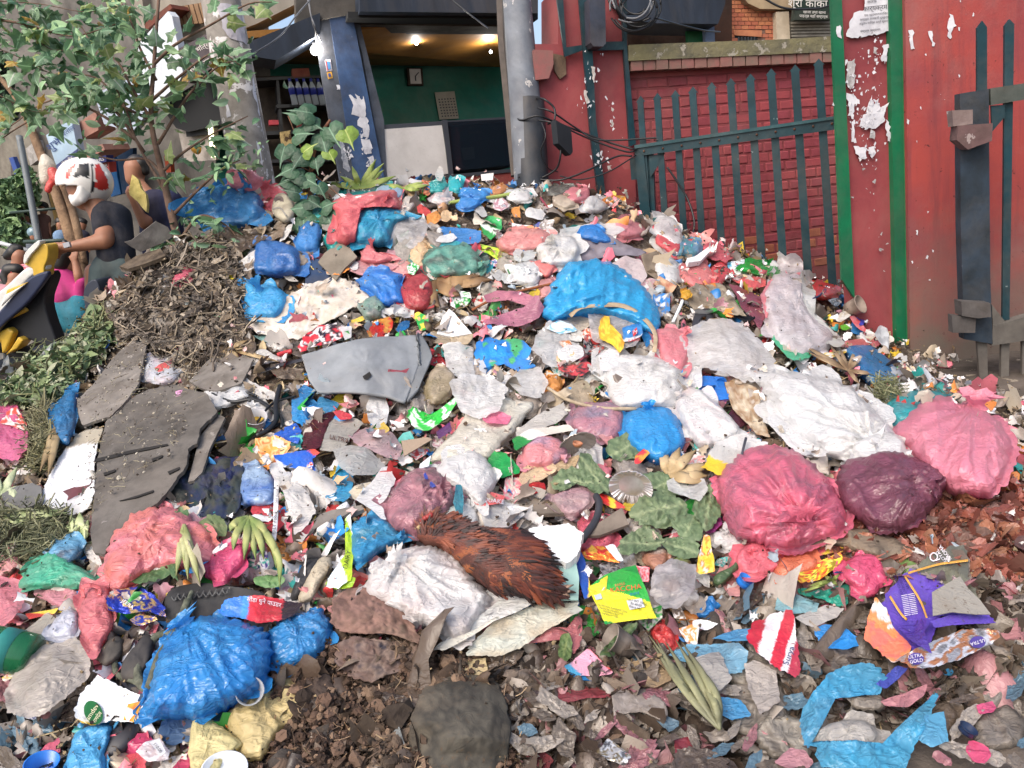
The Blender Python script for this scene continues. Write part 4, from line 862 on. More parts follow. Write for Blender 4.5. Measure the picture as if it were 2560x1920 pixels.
# ---- crest, left to right
B([(462,512),(484,484),(525,468),(575,464),(630,478),(656,500),(652,540),(600,562),(520,560),(472,545)],'2f86c4','big blue plastic bag lying behind the sapling stem','28669a',knot=(.6,.5),H=.5,lift=.05)
B((612,452,84,52,0),'e87f8e','small pink bag peeking over the blue bag behind the sapling','f0a0a8',lift=.08)
B((686,494,76,60,-20),'d8606c','pink bag with loose handles left of the grubby shoe','e89098',knot=(-.3,.6))
S((590,520,70,60,20),'2f78b4','limp blue bag end under the sapling leaves',amp=.3)
S([(822,478),(850,462),(930,470),(960,450),(985,462),(975,490),(905,492),(850,486)],'1c9c96','teal plastic sheet under the corn leaves at the crest','147c78',amp=.2,lift=.06)
B((975,482,80,40,5),'a8c4e4','pale blue bag on the crest behind the long red bag','7c9cc8',lift=.05)
B([(820,516),(852,494),(895,488),(950,478),(992,478),(1000,502),(1000,522),(960,520),(918,522),(892,545),(888,600),(850,608),(838,585),(842,540)],'e06a70','long drooping red bag lying over the blue bag below the crest','b84850',knot=(.8,.3),kd=(1,-.2),klen=.25,H=.55,lift=.08,crease=1.3)
B([(886,525),(905,516),(932,505),(985,520),(1026,545),(990,565),(970,612),(925,612),(886,602),(884,560)],'1f98bc','turquoise blue bag bulging beside the red bag','2f80c8',H=.6,lift=.05,crease=1.2)
B([(638,612),(660,602),(700,604),(738,620),(752,645),(744,682),(700,690),(660,684),(636,672)],'2a68b0','dusty blue bag with stretched folds left of the heart-shaped leaves','3a80c0',crease=1.4,H=.55,lift=.04)
B((772,592,62,80,-20),'3a86cc','blue bag hanging behind the heart-shaped leaves','2c62a0',H=.5,lift=.02)
B([(612,712),(640,716),(670,710),(700,722),(717,742),(712,772),(692,794),(650,796),(618,790)],'38a2ee','bright blue knotted bag on the dark litter at the left','1f84dc',knot=(-.15,.42),kd=(-.6,1),klen=.6,kw=.2,lift=.05)
B((458,698,64,44,20),'d86078','small pink knotted bag on the brown leaves under the sapling','b04860',knot=(.7,.4),kd=(.3,1),lift=.04)
S((402,598,70,26,35),'ec7c80','pink rag of film caught on the heap edge by the grey board',amp=.3,lift=.08)
B([(470,792),(500,768),(520,780),(540,800),(505,820),(455,822),(448,812)],'ee8088','pink and green tied film on the brown litter','8cc8a4',knot=(.2,.3),H=.35)
S([(498,760),(530,765),(580,790),(560,812),(515,818),(490,800)],'6cbc94','thin green film beside the pink tied bag','c8b4a4',clear=.35,amp=.2,lift=.04)
B((468,756,44,26,-10),'f0f0ee','small white bag with a green mouth on the brown litter','48b07c',lift=.04)
S([(1055,640),(1082,616),(1140,606),(1192,622),(1240,662),(1224,688),(1182,690),(1104,698),(1066,684)],'2aa4b0','trailing teal edge of the see-through green bag',amp=.2)
B([(1052,645),(1075,622),(1130,612),(1182,622),(1205,655),(1190,682),(1150,698),(1085,692),(1058,676)],'6aa898','see-through green bag stuffed with red and dark refuse','4a5450',amt=.9,knot=(.9,-.1),kd=(1,-.4),H=.5,lift=.05,clear=.15)
S([(1082,585),(1105,565),(1160,570),(1205,582),(1200,610),(1150,612),(1095,600)],'2f7cc4','flattened blue bag under the white rag near the crest','5a98d0',amp=.25,lift=.03)
S((1120,598,70,26,5),'dcdce0','white rag lying on the flattened blue bag',c2='a8a4a4',amp=.4,lift=.06)
T([(985,575),(1000,548),(1050,545),(1080,565),(1060,600),(1030,625),(1000,610)],'pale clear bag draped beside the turquoise bag',amp=.35,lift=.06)
T([(985,620),(1010,590),(1035,600),(1020,650),(995,662)],'grey clear bag hanging below the pale one',h='b8b0a8',amp=.35,lift=.05,clear=.35)
B([(902,640),(912,615),(930,612),(942,630),(975,640),(980,650),(940,658),(905,652)],'ee7a80','coral pink knotted bag with a raised ear in the middle left',knot=(-.3,.6),kd=(0,1),klen=.8,kw=.14,H=.4,lift=.05)
S([(866,660),(905,648),(960,655),(1000,665),(975,680),(900,690),(868,675)],'c8848c','dusty pink film under the coral knotted bag','a89c98',amp=.3,lift=.03)
B([(888,700),(915,685),(935,672),(975,676),(1008,688),(1000,705),(1004,730),(1012,756),(985,760),(955,765),(930,735),(900,715)],'2478d0','crinkled blue bag with jagged rim above the white sack','5a9cd8',H=.45,crease=1.6,lift=.06,knot=(.8,-.1),klen=0,smooth=False)
B([(1000,718),(1030,690),(1062,685),(1084,718),(1080,755),(1050,778),(1015,770),(1003,745)],'b83c44','dark red bag torn open on brown leaves right of the crinkled blue bag','8a3430',H=.55,lift=.05)
cloth([(624,812),(665,775),(720,740),(790,706),(835,692),(880,706),(925,738),(928,768),(880,770),(850,790),(800,814),(748,850),(690,846),(640,832)],pr_soft(['d0c8c0','c4b8a8','d4ccc4','a89c8c','ccc4b8'],1.4,21),'long soiled white woven sack with frayed mouth in the left middle',.16,name='woven_sack',cat='sack',nf=5,res=7)
B((932,770,58,62,-30),'7c9c90','grey-green bag end sticking out of the woven sack','a88a90',knot=(.3,-.1),H=.7,crease=1.5,lift=.05)
S([(630,838),(700,842),(745,850),(700,870),(650,850)],'8ab4b0','pale teal tail of the woven sack',amp=.2,name='sack_tail')
W([(1200,560),(1222,538),(1252,545),(1256,570),(1228,600),(1208,585)],pr_band(['2a9c48','e8f0ea','1c8c40','48b468'],60),'green and white grocery packet near the crest')
W([(1178,604),(1200,610),(1278,628),(1272,642),(1255,660),(1222,636),(1185,622)],pr_blot(['b4d830','c8e040','8cc020','e8e860'],2),'lime yellow packet lying slantwise under the green one')
W((1240,655,34,22,10),pr_blot(['e8e4e4','2a3c9c','e8e4e4','c03038']),'small blue and white label wrapper below the lime packet')
B((1110,672,46,30,0),'a83840','little dark red bag inside the see-through green bag',lift=.09,H=.4)
# crest middle
for a in [((1095,465,52,36,10),'1fa8a8','teal knotted bag highest on the crest centre','188888'),((1140,462,40,40,0),'22b0b8','rounder teal bag on the crest right of the knotted one','1890a0'),((1185,486,80,34,-8),'3a90d8','blue bag end on the crest under the teal bags','2a70b8'),((1172,508,60,34,10),'2c86d4','crumpled blue film just under the crest','5aa0dc'),
          ((1105,496,56,34,0),'e4e2e4','white film tangle with red print near the crest','c04048'),((1250,474,44,26,20),'c88850','brown orange paper bag on the crest','a86838'),((1062,470,34,30,0),'d88860','orange peel-coloured scrap bag at the crest','c06840'),
          ((1300,490,60,34,0),'e8e8ea','white bag mouth at the foot of the slim pole','b8b0b0'),((1440,486,70,40,10),'d88890','dusty pink bag right of the slim pole','b86870'),((1488,510,60,44,0),'dcdcde','crumpled white bag below the pink one by the gate post','b4b0ac'),
          ((1398,476,58,26,12),'6a6a64','dark grey film hump at the pole foot','4a4a46'),((1410,505,60,34,-8),'b8aa98','beige rag at the crest right of the pole','9a8c7c')]:
    B(a[0],a[1],a[2],a[3],H=.5,lift=.05,knot=(.2,.5),kd=(.3,1),klen=.3)
W([(1517,508),(1530,488),(1562,490),(1568,528),(1548,520),(1535,508)],pr_blot(['e8a030','f0b848','e8e0d4','e08820'],2),'orange and white packet at the foot of the gate stile')
board([(1202,436),(1234,432),(1232,450),(1204,452)],PA_,'small white card standing on the crest',.002,.08,name='card',cat='card',colf=pr_plain('e4e0dc'),tilt=(0,-.3))
S((1100,437,22,40,0),'c8c4c0','pointed clear wrapper standing up on the crest',clear=.3,lift=.12)
B([(1450,588),(1478,560),(1500,570),(1530,600),(1520,608),(1470,600)],'2f80cc','small blue net bag on the pale pink one',lift=.05,H=.4)
B([(1532,560),(1560,545),(1605,560),(1612,585),(1570,598),(1535,590)],'d88c94','pale pink bag right of the small blue one near the gate','b8686c')
S([(1380,620),(1400,575),(1470,562),(1530,560),(1560,582),(1520,600),(1440,610)],'d8d8da','white film cascade right of the crest','b8b0b0',amp=.35,clear=.2)
cloth([(1452,648),(1455,600),(1472,580),(1512,584),(1560,612),(1618,632),(1610,642),(1560,640),(1530,640),(1480,652)],pr_plain('86808a','6c6670'),'dark grey-lilac cloth with a curved hem near the gate',.22,nf=4,res=7,name='garment')
W([(1408,575),(1430,562),(1466,565),(1458,590),(1420,600)],pr_plain('148c7c','0c6c60'),'dark teal foil bag opened at the left of the lilac cloth',mat=FO_,name='foil_bag')
B((1395,630,110,80,10),'e4e0dc','round cream white knotted bag left of the lilac cloth','c8c0ae',knot=(-.2,.2),H=.7,crease=1.3,lift=.05)
B((1312,600,130,62,5),'ec9490','pink bag sagging behind the white knotted bag','d87878',H=.5,lift=.05)
W([(1280,560),(1330,565),(1356,575),(1310,582),(1284,590)],pr_band(['e8e4e4','f09060','5c4ca8'],-80),'white orange and purple striped packet above the pink bag')
S((1342,572,40,36,20),'5a60a8','violet blue film beside the striped packet',amp=.3)
W([(1360,638),(1375,628),(1425,655),(1425,670),(1385,670)],pr_plain('189038','106c2c'),'dark green glossy packet under the white knotted bag',mat=FO_)
W((1432,655,26,16,20),pr_blot(['e8a060','c84020','e8a060']),'tiny orange packet at the foot of the white knotted bag')
B([(1270,695),(1282,665),(1320,652),(1350,660),(1352,690),(1340,712),(1300,712)],'e4e4e6','white bag full of scraps left above the giant blue bag','b4c0c4',H=.55,lift=.04)
B([(1334,655),(1365,648),(1391,652),(1385,675),(1365,692),(1348,676)],'ee7c78','coral bag scrap between the white bags above the giant blue bag','f09890',H=.4,lift=.07)
S((1310,640,80,40,10),'d0dce8','pale blue film over the pink bag',clear=.3,amp=.3,lift=.08)
# giant blue bag
B([(1360,790),(1364,750),(1380,712),(1405,672),(1432,655),(1500,650),(1545,665),(1590,700),(1625,735),(1645,770),(1650,805),(1634,835),(1590,818),(1530,795),(1450,790),(1400,800),(1372,805)],'20a0ea','giant bright blue bag spread over the middle of the heap','3cb0f0',amt=.3,dirt=.15,H=.42,lift=.07,knot=(-.75,-.2),klen=0,pleat=.9,crease=1.5,res=7,rough=.3,loose=0.)
S([(1590,790),(1622,815),(1650,810),(1640,840),(1615,870),(1600,830)],'1c88d0','hanging blue flap at the right end of the giant blue bag',amp=.2,lift=.06,name='bag_flap')
strip([(1425,790,.16),(1450,768,.2),(1500,762,.22),(1560,765,.22),(1610,795,.2),(1638,835,.17),(1636,880,.13)],11,rough_mat('tan_webbing','b8a488','98866c',20,.8),'long tan strap arching over the foot of the giant blue bag')
T([(1470,790),(1520,775),(1580,785),(1600,830),(1590,870),(1530,880),(1480,850)],'clear bag slumped under the tan strap',amp=.35,lift=.1)
S([(1418,795),(1450,790),(1480,800),(1476,815),(1440,835),(1420,830)],'c4b8a8','beige film fold below the left of the tan strap',amp=.3,lift=.06)
W([(1502,798),(1512,788),(1524,790),(1524,808),(1552,838),(1562,862),(1550,884),(1530,862),(1500,848),(1496,826)],pr_blot(['e8c020','f0c830','d8a818','ecc838','c8901c'],1.6,4),'yellow packet with a white label under the tan strap',lift=.15)
W([(1555,820),(1602,806),(1608,838),(1580,852),(1560,856)],pr_band(['2a70b0','3a80c0','e8e8ec'],-75,[-.5,.5]),'blue packet with a red M diamond right of the yellow one',lift=.15)
W([(1292,812),(1320,800),(1352,798),(1340,826),(1305,830)],pr_plain('d8342c','c02424'),'crumpled bright red film left of the giant blue bag',mat=FO_)
S([(1310,770),(1340,745),(1362,775),(1345,800),(1300,818),(1212,812),(1206,795),(1250,785)],'b06c84','dull mauve bag gaping over straw left of the giant blue bag','8c5468',amp=.3,lift=.08,curl=.2)
S([(1206,745),(1240,728),(1300,728),(1338,745),(1330,770),(1270,750),(1215,760)],'c87c90','upper lip of the gaping mauve bag','9c5c70',amp=.25,lift=.09)
board([(1092,834),(1104,800),(1122,772),(1136,782),(1150,800),(1180,834),(1130,842)],rough_mat('styrofoam','f0f0f0','e4e4e4',20,.8,.3,90,.003),'pointed white styrofoam piece above the printed blue packet',.03,.06,name='styrofoam',cat='styrofoam',tilt=(0,-.2))
cloth([(1120,830),(1160,822),(1188,840),(1170,865),(1130,860)],pr_plain('b8a890','988870'),'beige rag in front of the pointed styrofoam',.4)
W([(1190,858),(1215,843),(1250,850),(1300,846),(1330,870),(1320,900),(1340,920),(1300,934),(1260,912),(1215,918),(1186,918)],pr_blot(['1a88d8','2090e0','1a88d8','1878c8','40a868'],1.3,8),'bright blue printed food packet left of the clear wrapper pile',amp=.22,lift=.05)
W([(1062,905),(1078,872),(1100,885),(1120,915),(1118,928),(1085,915)],pr_plain('cc3438','a82830'),'red foil packet at the right end of the grey mat',mat=FO_)
T([(1105,860),(1150,855),(1185,870),(1180,910),(1190,945),(1150,950),(1115,915)],'clear white wrapper beside the printed blue packet',h='e0e2e6',amp=.4,lift=.05,clear=.3)
# pile of wrappers in the middle (1320-1480, 790-940)
T([(1330,880),(1340,840),(1375,800),(1420,800),(1445,830),(1450,880),(1420,920),(1370,920)],'big crinkled clear bag in the middle wrapper pile',h='e4e6ea',amp=.4,lift=.07,clear=.3)
W([(1366,822),(1395,800),(1430,812),(1445,828),(1400,836)],pr_blot(['c4dce8','e8eef2','7cb8d8']),'pale blue sachet on top of the middle wrapper pile',lift=.1)
W([(1458,860),(1462,835),(1500,850),(1512,870),(1490,892),(1462,888)],pr_blot(['c83028','2c2420','b8b0a8','d04030'],2.2),'black and red foil tray wrapper right in the wrapper pile',mat=FO_,lift=.08)
S([(1392,880),(1420,862),(1455,866),(1462,890),(1430,908),(1398,900)],'ececec','white crumpled tissue film in the wrapper pile',amp=.35,lift=.09)
W([(1390,905),(1420,912),(1470,905),(1484,922),(1455,942),(1420,938),(1398,925)],pr_blot(['b83038','c84048','2a2024','a82830'],2,3),'open dark red wrapper like a mouth at the foot of the pile',lift=.07)
for a in [((1470,835,36,30,20),['d86030','e8d8cc','c84828'],'orange and red scrap wrapper in the pile'),((1415,862,40,24,-20),['c87838','d8d0c8','b06028'],'small orange brand wrapper in the pile'),((1440,840,40,30,0),['b8b4ac','d0ccc6'],'grey inside-out wrapper in the pile')]: W(a[0],pr_blot(a[1]),a[2],lift=.085)
# right of the giant bag
S([(1530,660),(1560,640),(1600,650),(1618,690),(1600,715),(1560,700)],'dcc8c8','pinkish white film slipping off the giant blue bag','b89090',amp=.35,clear=.1,lift=.05)
B([(1635,660),(1660,642),(1690,650),(1702,690),(1690,712),(1655,705),(1640,690)],'dcd8da','upright greyish white bag right above the giant blue bag','b0b4b4',H=.5,lift=.04)
cloth([(1600,640),(1640,630),(1680,668),(1668,705),(1640,700),(1612,680)],pr_plain('8a7c6c','6c6054'),'brown rag folds between the giant bag and the greyish white one',.4)
B([(1636,580),(1640,550),(1668,540),(1692,555),(1708,600),(1690,618),(1664,600)],'e8e4e6','white bag with frayed top leaning on the gate pickets','c0b8bc',H=.5,lift=.08)
B([(1638,598),(1650,570),(1690,585),(1706,610),(1695,636),(1672,630),(1650,615)],'e85860','strong coral red bag under the frayed white one','f07880',H=.45,lift=.06)
B((1723,618,66,44,0),'6c9cbc','grey blue bag with teal bottom by the gate pickets','2c9888',H=.5,lift=.06)
B([(1760,612),(1790,605),(1825,632),(1822,648),(1785,650),(1765,635)],'d86874','pink bag behind the little styrofoam corner',H=.4,lift=.08)
board([(1718,645),(1738,640),(1770,618),(1775,628),(1752,652),(1722,656)],rough_mat('styrofoam','f0f0f0','e4e4e4',20,.8,.3,90,.003),'L-shaped white styrofoam corner near the gate',.03,.07,name='styrofoam',cat='styrofoam')
B([(1705,680),(1730,652),(1765,660),(1785,690),(1772,712),(1735,722),(1710,705)],'ee7c7c','coral pink bag right of the striped straw cup','f09c98',knot=(.8,-.2),kd=(1,-.5),H=.5,lift=.05)
B([(1770,680),(1800,655),(1825,680),(1810,700),(1790,722),(1775,705)],'dc5058','deeper red bag joined to the coral one',H=.4,lift=.04)
S((1655,612,90,50,-25),'e0d8d0','frayed cream film heap by the red cables','b8a494',amp=.4)
W([(1815,655),(1860,650),(1860,672),(1822,678)],pr_band(['5ac0e4','dce8f0'],0,[-.6]),'pale blue and white sachet near the green bag at the gate')
B([(1852,672),(1880,650),(1930,652),(1948,670),(1930,688),(1890,682)],'1c9c3c','vivid green bag at the foot of the pickets','14802c',H=.4,lift=.06,crease=1.4)
S([(1828,695),(1850,672),(1885,672),(1895,690),(1870,700),(1850,705)],'d8c8cc','white rope-edged pink film below the green bag','c88c94',amp=.3)
B([(1840,700),(1870,690),(1905,695),(1900,715),(1875,722)],'e86060','flattened coral film left of the big torn sack',H=.35)
S([(1820,710),(1850,720),(1900,740),(1920,770),(1900,825),(1880,800),(1850,770),(1838,740)],'8c4858','dull wine red cloth-like bag hanging beside the black one','6a3444',amp=.4,lift=.05)
cloth([(1812,752),(1825,735),(1850,745),(1878,775),(1888,800),(1868,812),(1835,790)],pr_plain('1c1e26','121318'),'black fabric bundle with a green inlay',.3)
S([(1830,752),(1850,748),(1880,775),(1875,786),(1845,770)],'3cb84c','bright green film tucked in the black bundle',amp=.3,lift=.05)
B([(1915,720),(1935,688),(1965,680),(2000,684),(2004,720),(2020,780),(2070,830),(2090,860),(2040,880),(1990,890),(1940,850),(1915,800),(1905,750)],'cfc8cc','large torn grey-white sack spilling rubbish by the green pillar','b4a0a0',H=.4,lift=.05,crease=1.6,knot=(-.1,.6),klen=0,dirt=.4)
S([(1900,740),(1925,700),(2000,684),(1990,705),(1930,760),(1915,800)],'dc7c84','pink film shoulder of the torn sack','e8b8bc',amp=.25,lift=.11)
S([(1998,684),(2036,680),(2040,695),(2026,720),(2030,790),(2070,840),(2110,860),(2090,880),(2030,840),(2000,760)],'dcd8d4','twisted white film rim of the torn sack','a8a88c',amp=.25,lift=.12)
B([(2020,700),(2045,698),(2098,728),(2085,742),(2050,745),(2030,730)],'cc3430','red packet wedged in the mouth of the torn sack',H=.35,lift=.09)
rod([(2060,735,.14),(2068,715,.16),(2050,738,.15),(2030,748,.13)],.006,flat('navy_cord','1c2450'),'short navy blue cord over the red packet',name='cord',cat='cord')
W((2088,755,32,26,0),pr_blot(['c8c8cc','4a4a50','9a9aa0'],4),'balled silver foil in the mouth of the torn sack',mat=FO_,lift=.1)
for i,a in enumerate([((2110,790,80,24,40),['d8ccb8','f0ece4'],'cream pulp scraps spilling from the torn sack'),((2145,810,60,24,-50),['e05860','e88890'],'pink red loop of film on the spilt rubbish'),((2150,800,24,26,0),['2038b0','3048c0'],'ultramarine cap-like scrap on the spilt rubbish'),((2112,818,26,16,0),['6cbc38','58a82c'],'small fresh green scrap in the spilt rubbish'),((2186,790,34,22,0),['ececec','d8d8d8'],'white foam scrap at the pillar foot'),((2150,855,60,26,20),['dcd4c0','c0b090'],'cream broken plate bits under the spilt rubbish'),((2205,840,40,70,20),['e0e4ea','b8bcc4'],'long white shredded film against the pillar foot')]):
    W(a[0],pr_blot(a[1]),a[2],lift=.07,amp=.35,name='scrap',cat='scrap')
S([(2100,860),(2120,850),(2185,845),(2180,860),(2130,872),(2104,868)],'e87474','coral hem of film under the torn sack',amp=.2,lift=.09)
T([(1700,850),(1740,815),(1800,800),(1850,815),(1900,850),(1940,900),(1920,955),(1860,955),(1780,930),(1720,905)],'wide clear sack stretched over mixed rubbish right of the pink bag',h='e4e0e2',amp=.22,lift=.09,clear=.38,nf=8,bulge=.25)
B([(1718,900),(1740,840),(1800,815),(1870,830),(1920,880),(1915,940),(1850,950),(1770,925)],'c4a89c','mass of wet scraps inside the wide clear sack','e8e0dc',amt=.9,H=.35,lift=.02,name='sack_filling',cat='sack filling',knot=None,pleat=.4)
B([(1635,830),(1660,820),(1700,825),(1728,850),(1722,890),(1700,928),(1660,910),(1645,875)],'e87c86','pink tied bag between the wrapper pile and the clear sack','f4a8ac',H=.55,lift=.07,knot=(.5,.5))
S([(1925,838),(1950,832),(1980,850),(2020,860),(2030,890),(1990,905),(1970,900),(1955,880)],'3cb888','mint green bag scrap right of the clear sack','7cd4ac',amp=.3,lift=.08)
B([(2110,870),(2165,862),(2200,880),(2240,920),(2240,950),(2190,960),(2150,930),(2130,900)],'2a7cb8','faded blue drum-like bag beside the twig bundle','3a90cc',H=.5,lift=.05,pleat=.4)
W([(2035,890),(2060,882),(2115,876),(2120,882),(2080,895),(2045,900)],pr_blot(['e8c830','e8e8e0','d8b020']),'yellow and white packet at the top of the twig bundle',lift=.06)
cloth([(1700,745),(1740,720),(1800,715),(1830,750),(1860,800),(1830,790),(1780,770),(1735,775)],pr_soft(['8c8072','746a5c','9c9080','665c50'],2,9),'matted grey-brown sacking around the buried log',.45)
board([(1755,842),(1752,815),(1775,795),(1805,795),(1830,815),(1822,835),(1790,850)],rough_mat('coconut_wood','a08058','6c5438',12,.8,.8,30,.01),'round brown log end buried beside the clear sack',.08,.05,name='log',cat='log')
strip([(1735,845),(1745,790),(1775,785),(1765,845)],18,flat('dark_rubber','34343a'),'dark rubber strip curving around the log end',lift=.04)
# ---- band y 900-1200
B([(1508,925),(1530,890),(1600,888),(1660,900),(1705,930),(1705,985),(1680,1020),(1600,1018),(1535,1010)],'e4e0dc','big flat white bag with brown smears in the middle right','c8c2ba',H=.4,lift=.07,crease=1.1)
S([(1497,890),(1525,872),(1548,880),(1545,910),(1535,930),(1500,925)],'f0e8e8','two white tissue flaps on the flat white bag','e0c0c0',amp=.25,lift=.13)
B([(1556,1060),(1570,1030),(1600,1020),(1660,1018),(1690,1040),(1712,1085),(1710,1115),(1690,1135),(1655,1158),(1620,1145),(1570,1110)],'1c92e4','smooth blue knotted bag in the middle of the picture','3aa4ec',amt=.3,knot=(-.15,.78),kd=(-.2,1),klen=.2,H=.6,lift=.06,dirt=.25)
B([(1685,1010),(1700,985),(1730,965),(1770,990),(1820,1035),(1848,1070),(1840,1090),(1790,1112),(1750,1115),(1710,1070)],'ece8ea','shiny white bag with pink contents right of the smooth blue bag','eccccc',H=.5,lift=.07,knot=(-.8,.6),klen=.3,crease=1.2)
S([(1735,960),(1760,940),(1815,945),(1822,1000),(1780,1002),(1750,985)],'1878d8','saturated blue film above the shiny white bag','1464b8',amp=.3,lift=.05)
S((1845,1040,70,60,0),'50202e','dark maroon film in the gap beside the big white sheet',amp=.3)
cloth([(1812,962),(1850,952),(1895,975),(1910,1050),(1925,1100),(1890,1090),(1860,1050),(1830,1020)],pr_soft(['c8bca8','b0a08a','8a6c50','d4ccc0'],1.6,13),'brown-stained cream sack corner left of the big white sheet',.35,name='sack_corner',cat='sack')
B([(1900,950),(1960,930),(2050,945),(2120,965),(2180,1020),(2225,1070),(2262,1120),(2255,1140),(2190,1160),(2120,1145),(2050,1130),(1990,1080),(1940,1030)],'e8eaee','huge white plastic sheet spread out on the right','d4d8de',amt=.3,H=.3,lift=.08,crease=2.,knot=(.7,-.45),klen=.18,kd=(1,-.3),pleat=1.3,res=8)
S([(1915,1000),(1950,1010),(1995,1060),(2030,1110),(2075,1140),(2050,1150),(1985,1130),(1920,1060)],'e4e6ea','folded lower hem of the huge white sheet','c8ccd2',amp=.3,lift=.1)
B([(2130,1110),(2175,1090),(2225,1078),(2262,1110),(2262,1135),(2220,1160),(2165,1158),(2140,1140)],'eef0f4','twisted white rim at the lower end of the huge sheet',H=.4,lift=.13,knot=(-.1,.0),klen=.3,crease=1.8)
B([(2222,1030),(2230,1000),(2265,980),(2310,976),(2370,990),(2340,1040),(2290,1060),(2240,1055)],'1ca0a8','teal bag peeking out behind the big pink bag','7c9ca8',H=.5,lift=.03)
B([(2236,1078),(2270,1040),(2310,1000),(2370,992),(2400,1012),(2432,984),(2445,1015),(2500,1060),(2530,1120),(2520,1160),(2500,1210),(2470,1238),(2400,1235),(2340,1200),(2290,1150),(2260,1110)],'e28298','largest pink bag standing on the far right','e898a8',amt=.5,knot=(.35,.62),kd=(.1,1),klen=.3,kw=.2,H=.6,lift=.08,dirt=.2,crease=1.2,pleat=1.2,rough=.42,res=7,loose=.3)
B([(2090,1200),(2110,1160),(2160,1140),(2230,1130),(2300,1150),(2360,1180),(2370,1200),(2345,1250),(2300,1300),(2240,1325),(2170,1315),(2110,1270),(2095,1230)],'80485c','dark maroon tied bag between the two big pink bags','5a3444',amt=.7,knot=(.62,.05),kd=(1,-.4),klen=.35,kw=.15,H=.65,lift=.1,dirt=.2,res=7,crease=1.2,pleat=1.2,loose=.3)
B([(1800,1250),(1795,1200),(1820,1165),(1880,1120),(1950,1118),(2010,1145),(2060,1190),(2095,1240),(2115,1290),(2100,1330),(2050,1352),(1980,1375),(1900,1360),(1840,1340),(1810,1300)],'dc6a84','big rosy pink bag tied with a knot at its foot','96647c',amt=.7,knot=(.42,-.52),kd=(-.3,.8),klen=.3,kw=.16,H=.68,lift=.1,dirt=.25,res=7,pleat=1.5,crease=1.2,loose=.3)
W([(1755,1175),(1790,1108),(1850,1085),(1920,1110),(1905,1140),(1855,1165),(1800,1190)],pr_band(['e0b818','b8b6b2','c4c2c0'],70,[-.45,.2]),'grey and yellow snack bag with a razor on it',lift=.13,amp=.2)
rz = empty('razor',on(1855,1140,.16),'black and grey disposable razor lying on the grey and yellow bag','razor')
V,Fc = tube([on(1865,1095,.18),on(1856,1130,.17),on(1849,1160,.17)],[.005,.0045,.004],8);mk('razor_handle',V,Fc,flat('razor_grey','4a4a54'),rz,smooth=True)
V,Fc = tube([on(1838,1168,.17),on(1862,1160,.17)],.0055,6);mk('razor_head',V,Fc,m_black,rz)
B([(1425,1060),(1440,1020),(1490,1005),(1550,1015),(1560,1060),(1540,1100),(1490,1100),(1440,1080)],'b8808e','dusky mauve bag left of the smooth blue bag','8a8ca4',amt=.8,H=.5,lift=.04)
S([(1480,1075),(1510,1040),(1525,1035),(1520,1070),(1535,1100),(1520,1115),(1495,1090)],'ec8888','coral ribbon of film on the mauve bag','d8c8c8',amp=.3,lift=.08,clear=.2)
B([(1305,1120),(1330,1095),(1370,1088),(1410,1110),(1415,1140),(1370,1165),(1320,1165),(1308,1140)],'e88a90','coral pink bag with blue showing through left of the foil plates','a8b4d8',amt=.6,H=.5,lift=.06,knot=(.8,-.3))
S([(1310,1175),(1330,1160),(1380,1158),(1395,1180),(1360,1200),(1300,1215),(1295,1200)],'d8c09c','crumpled tan paper below the coral pink bag',amp=.5,name='paper',cat='paper',lift=.05)
S([(1380,1170),(1410,1145),(1450,1140),(1440,1165),(1410,1190)],'c0a884','twist of tan husk beside the tan paper',amp=.5,name='husk',cat='husk',lift=.06)
W([(1296,1225),(1330,1205),(1362,1208),(1364,1230),(1330,1236)],pr_plain('d8302c','b82424'),'bright red folded wrapper under the tan paper',mat=FO_,lift=.06)
W([(1218,1210),(1218,1150),(1230,1130),(1265,1135),(1300,1175),(1300,1185),(1270,1190),(1240,1200)],pr_plain('189c48','108038'),'bright green packet right of the flat white bag',lift=.07)
B([(1375,1245),(1400,1230),(1440,1218),(1478,1230),(1480,1260),(1445,1290),(1415,1290),(1390,1268)],'b89098','grimy pink crumpled bag under the cabbage leaves','a8a09c',H=.5,crease=1.6,lift=.05)
W([(1495,1235),(1520,1240),(1555,1260),(1565,1272),(1530,1270),(1500,1255)],pr_band(['d82c2c','e8c830','d82c2c'],10,[-.2,.4]),'red packet with yellow lettering under the white foil plate',lift=.05)
W([(1598,1085),(1610,1080),(1636,1120),(1600,1160),(1585,1160),(1588,1140),(1612,1122)],pr_blot(['cc2830','d8343c','e0a030'],1.4),'red wrapper edge standing on the smooth blue bag',lift=.12)
T([(1665,1205),(1690,1195),(1760,1200),(1770,1230),(1750,1255),(1710,1240),(1670,1230)],'clear crinkled packet on the cabbage leaves',h='dcdedc',amp=.35,lift=.1,clear=.3)
S([(1760,1330),(1785,1275),(1800,1290),(1806,1310),(1780,1335)],'a8448c','magenta wrapper corner left of the big rosy bag',amp=.15,lift=.06,name='wrapper_corner',cat='wrapper')
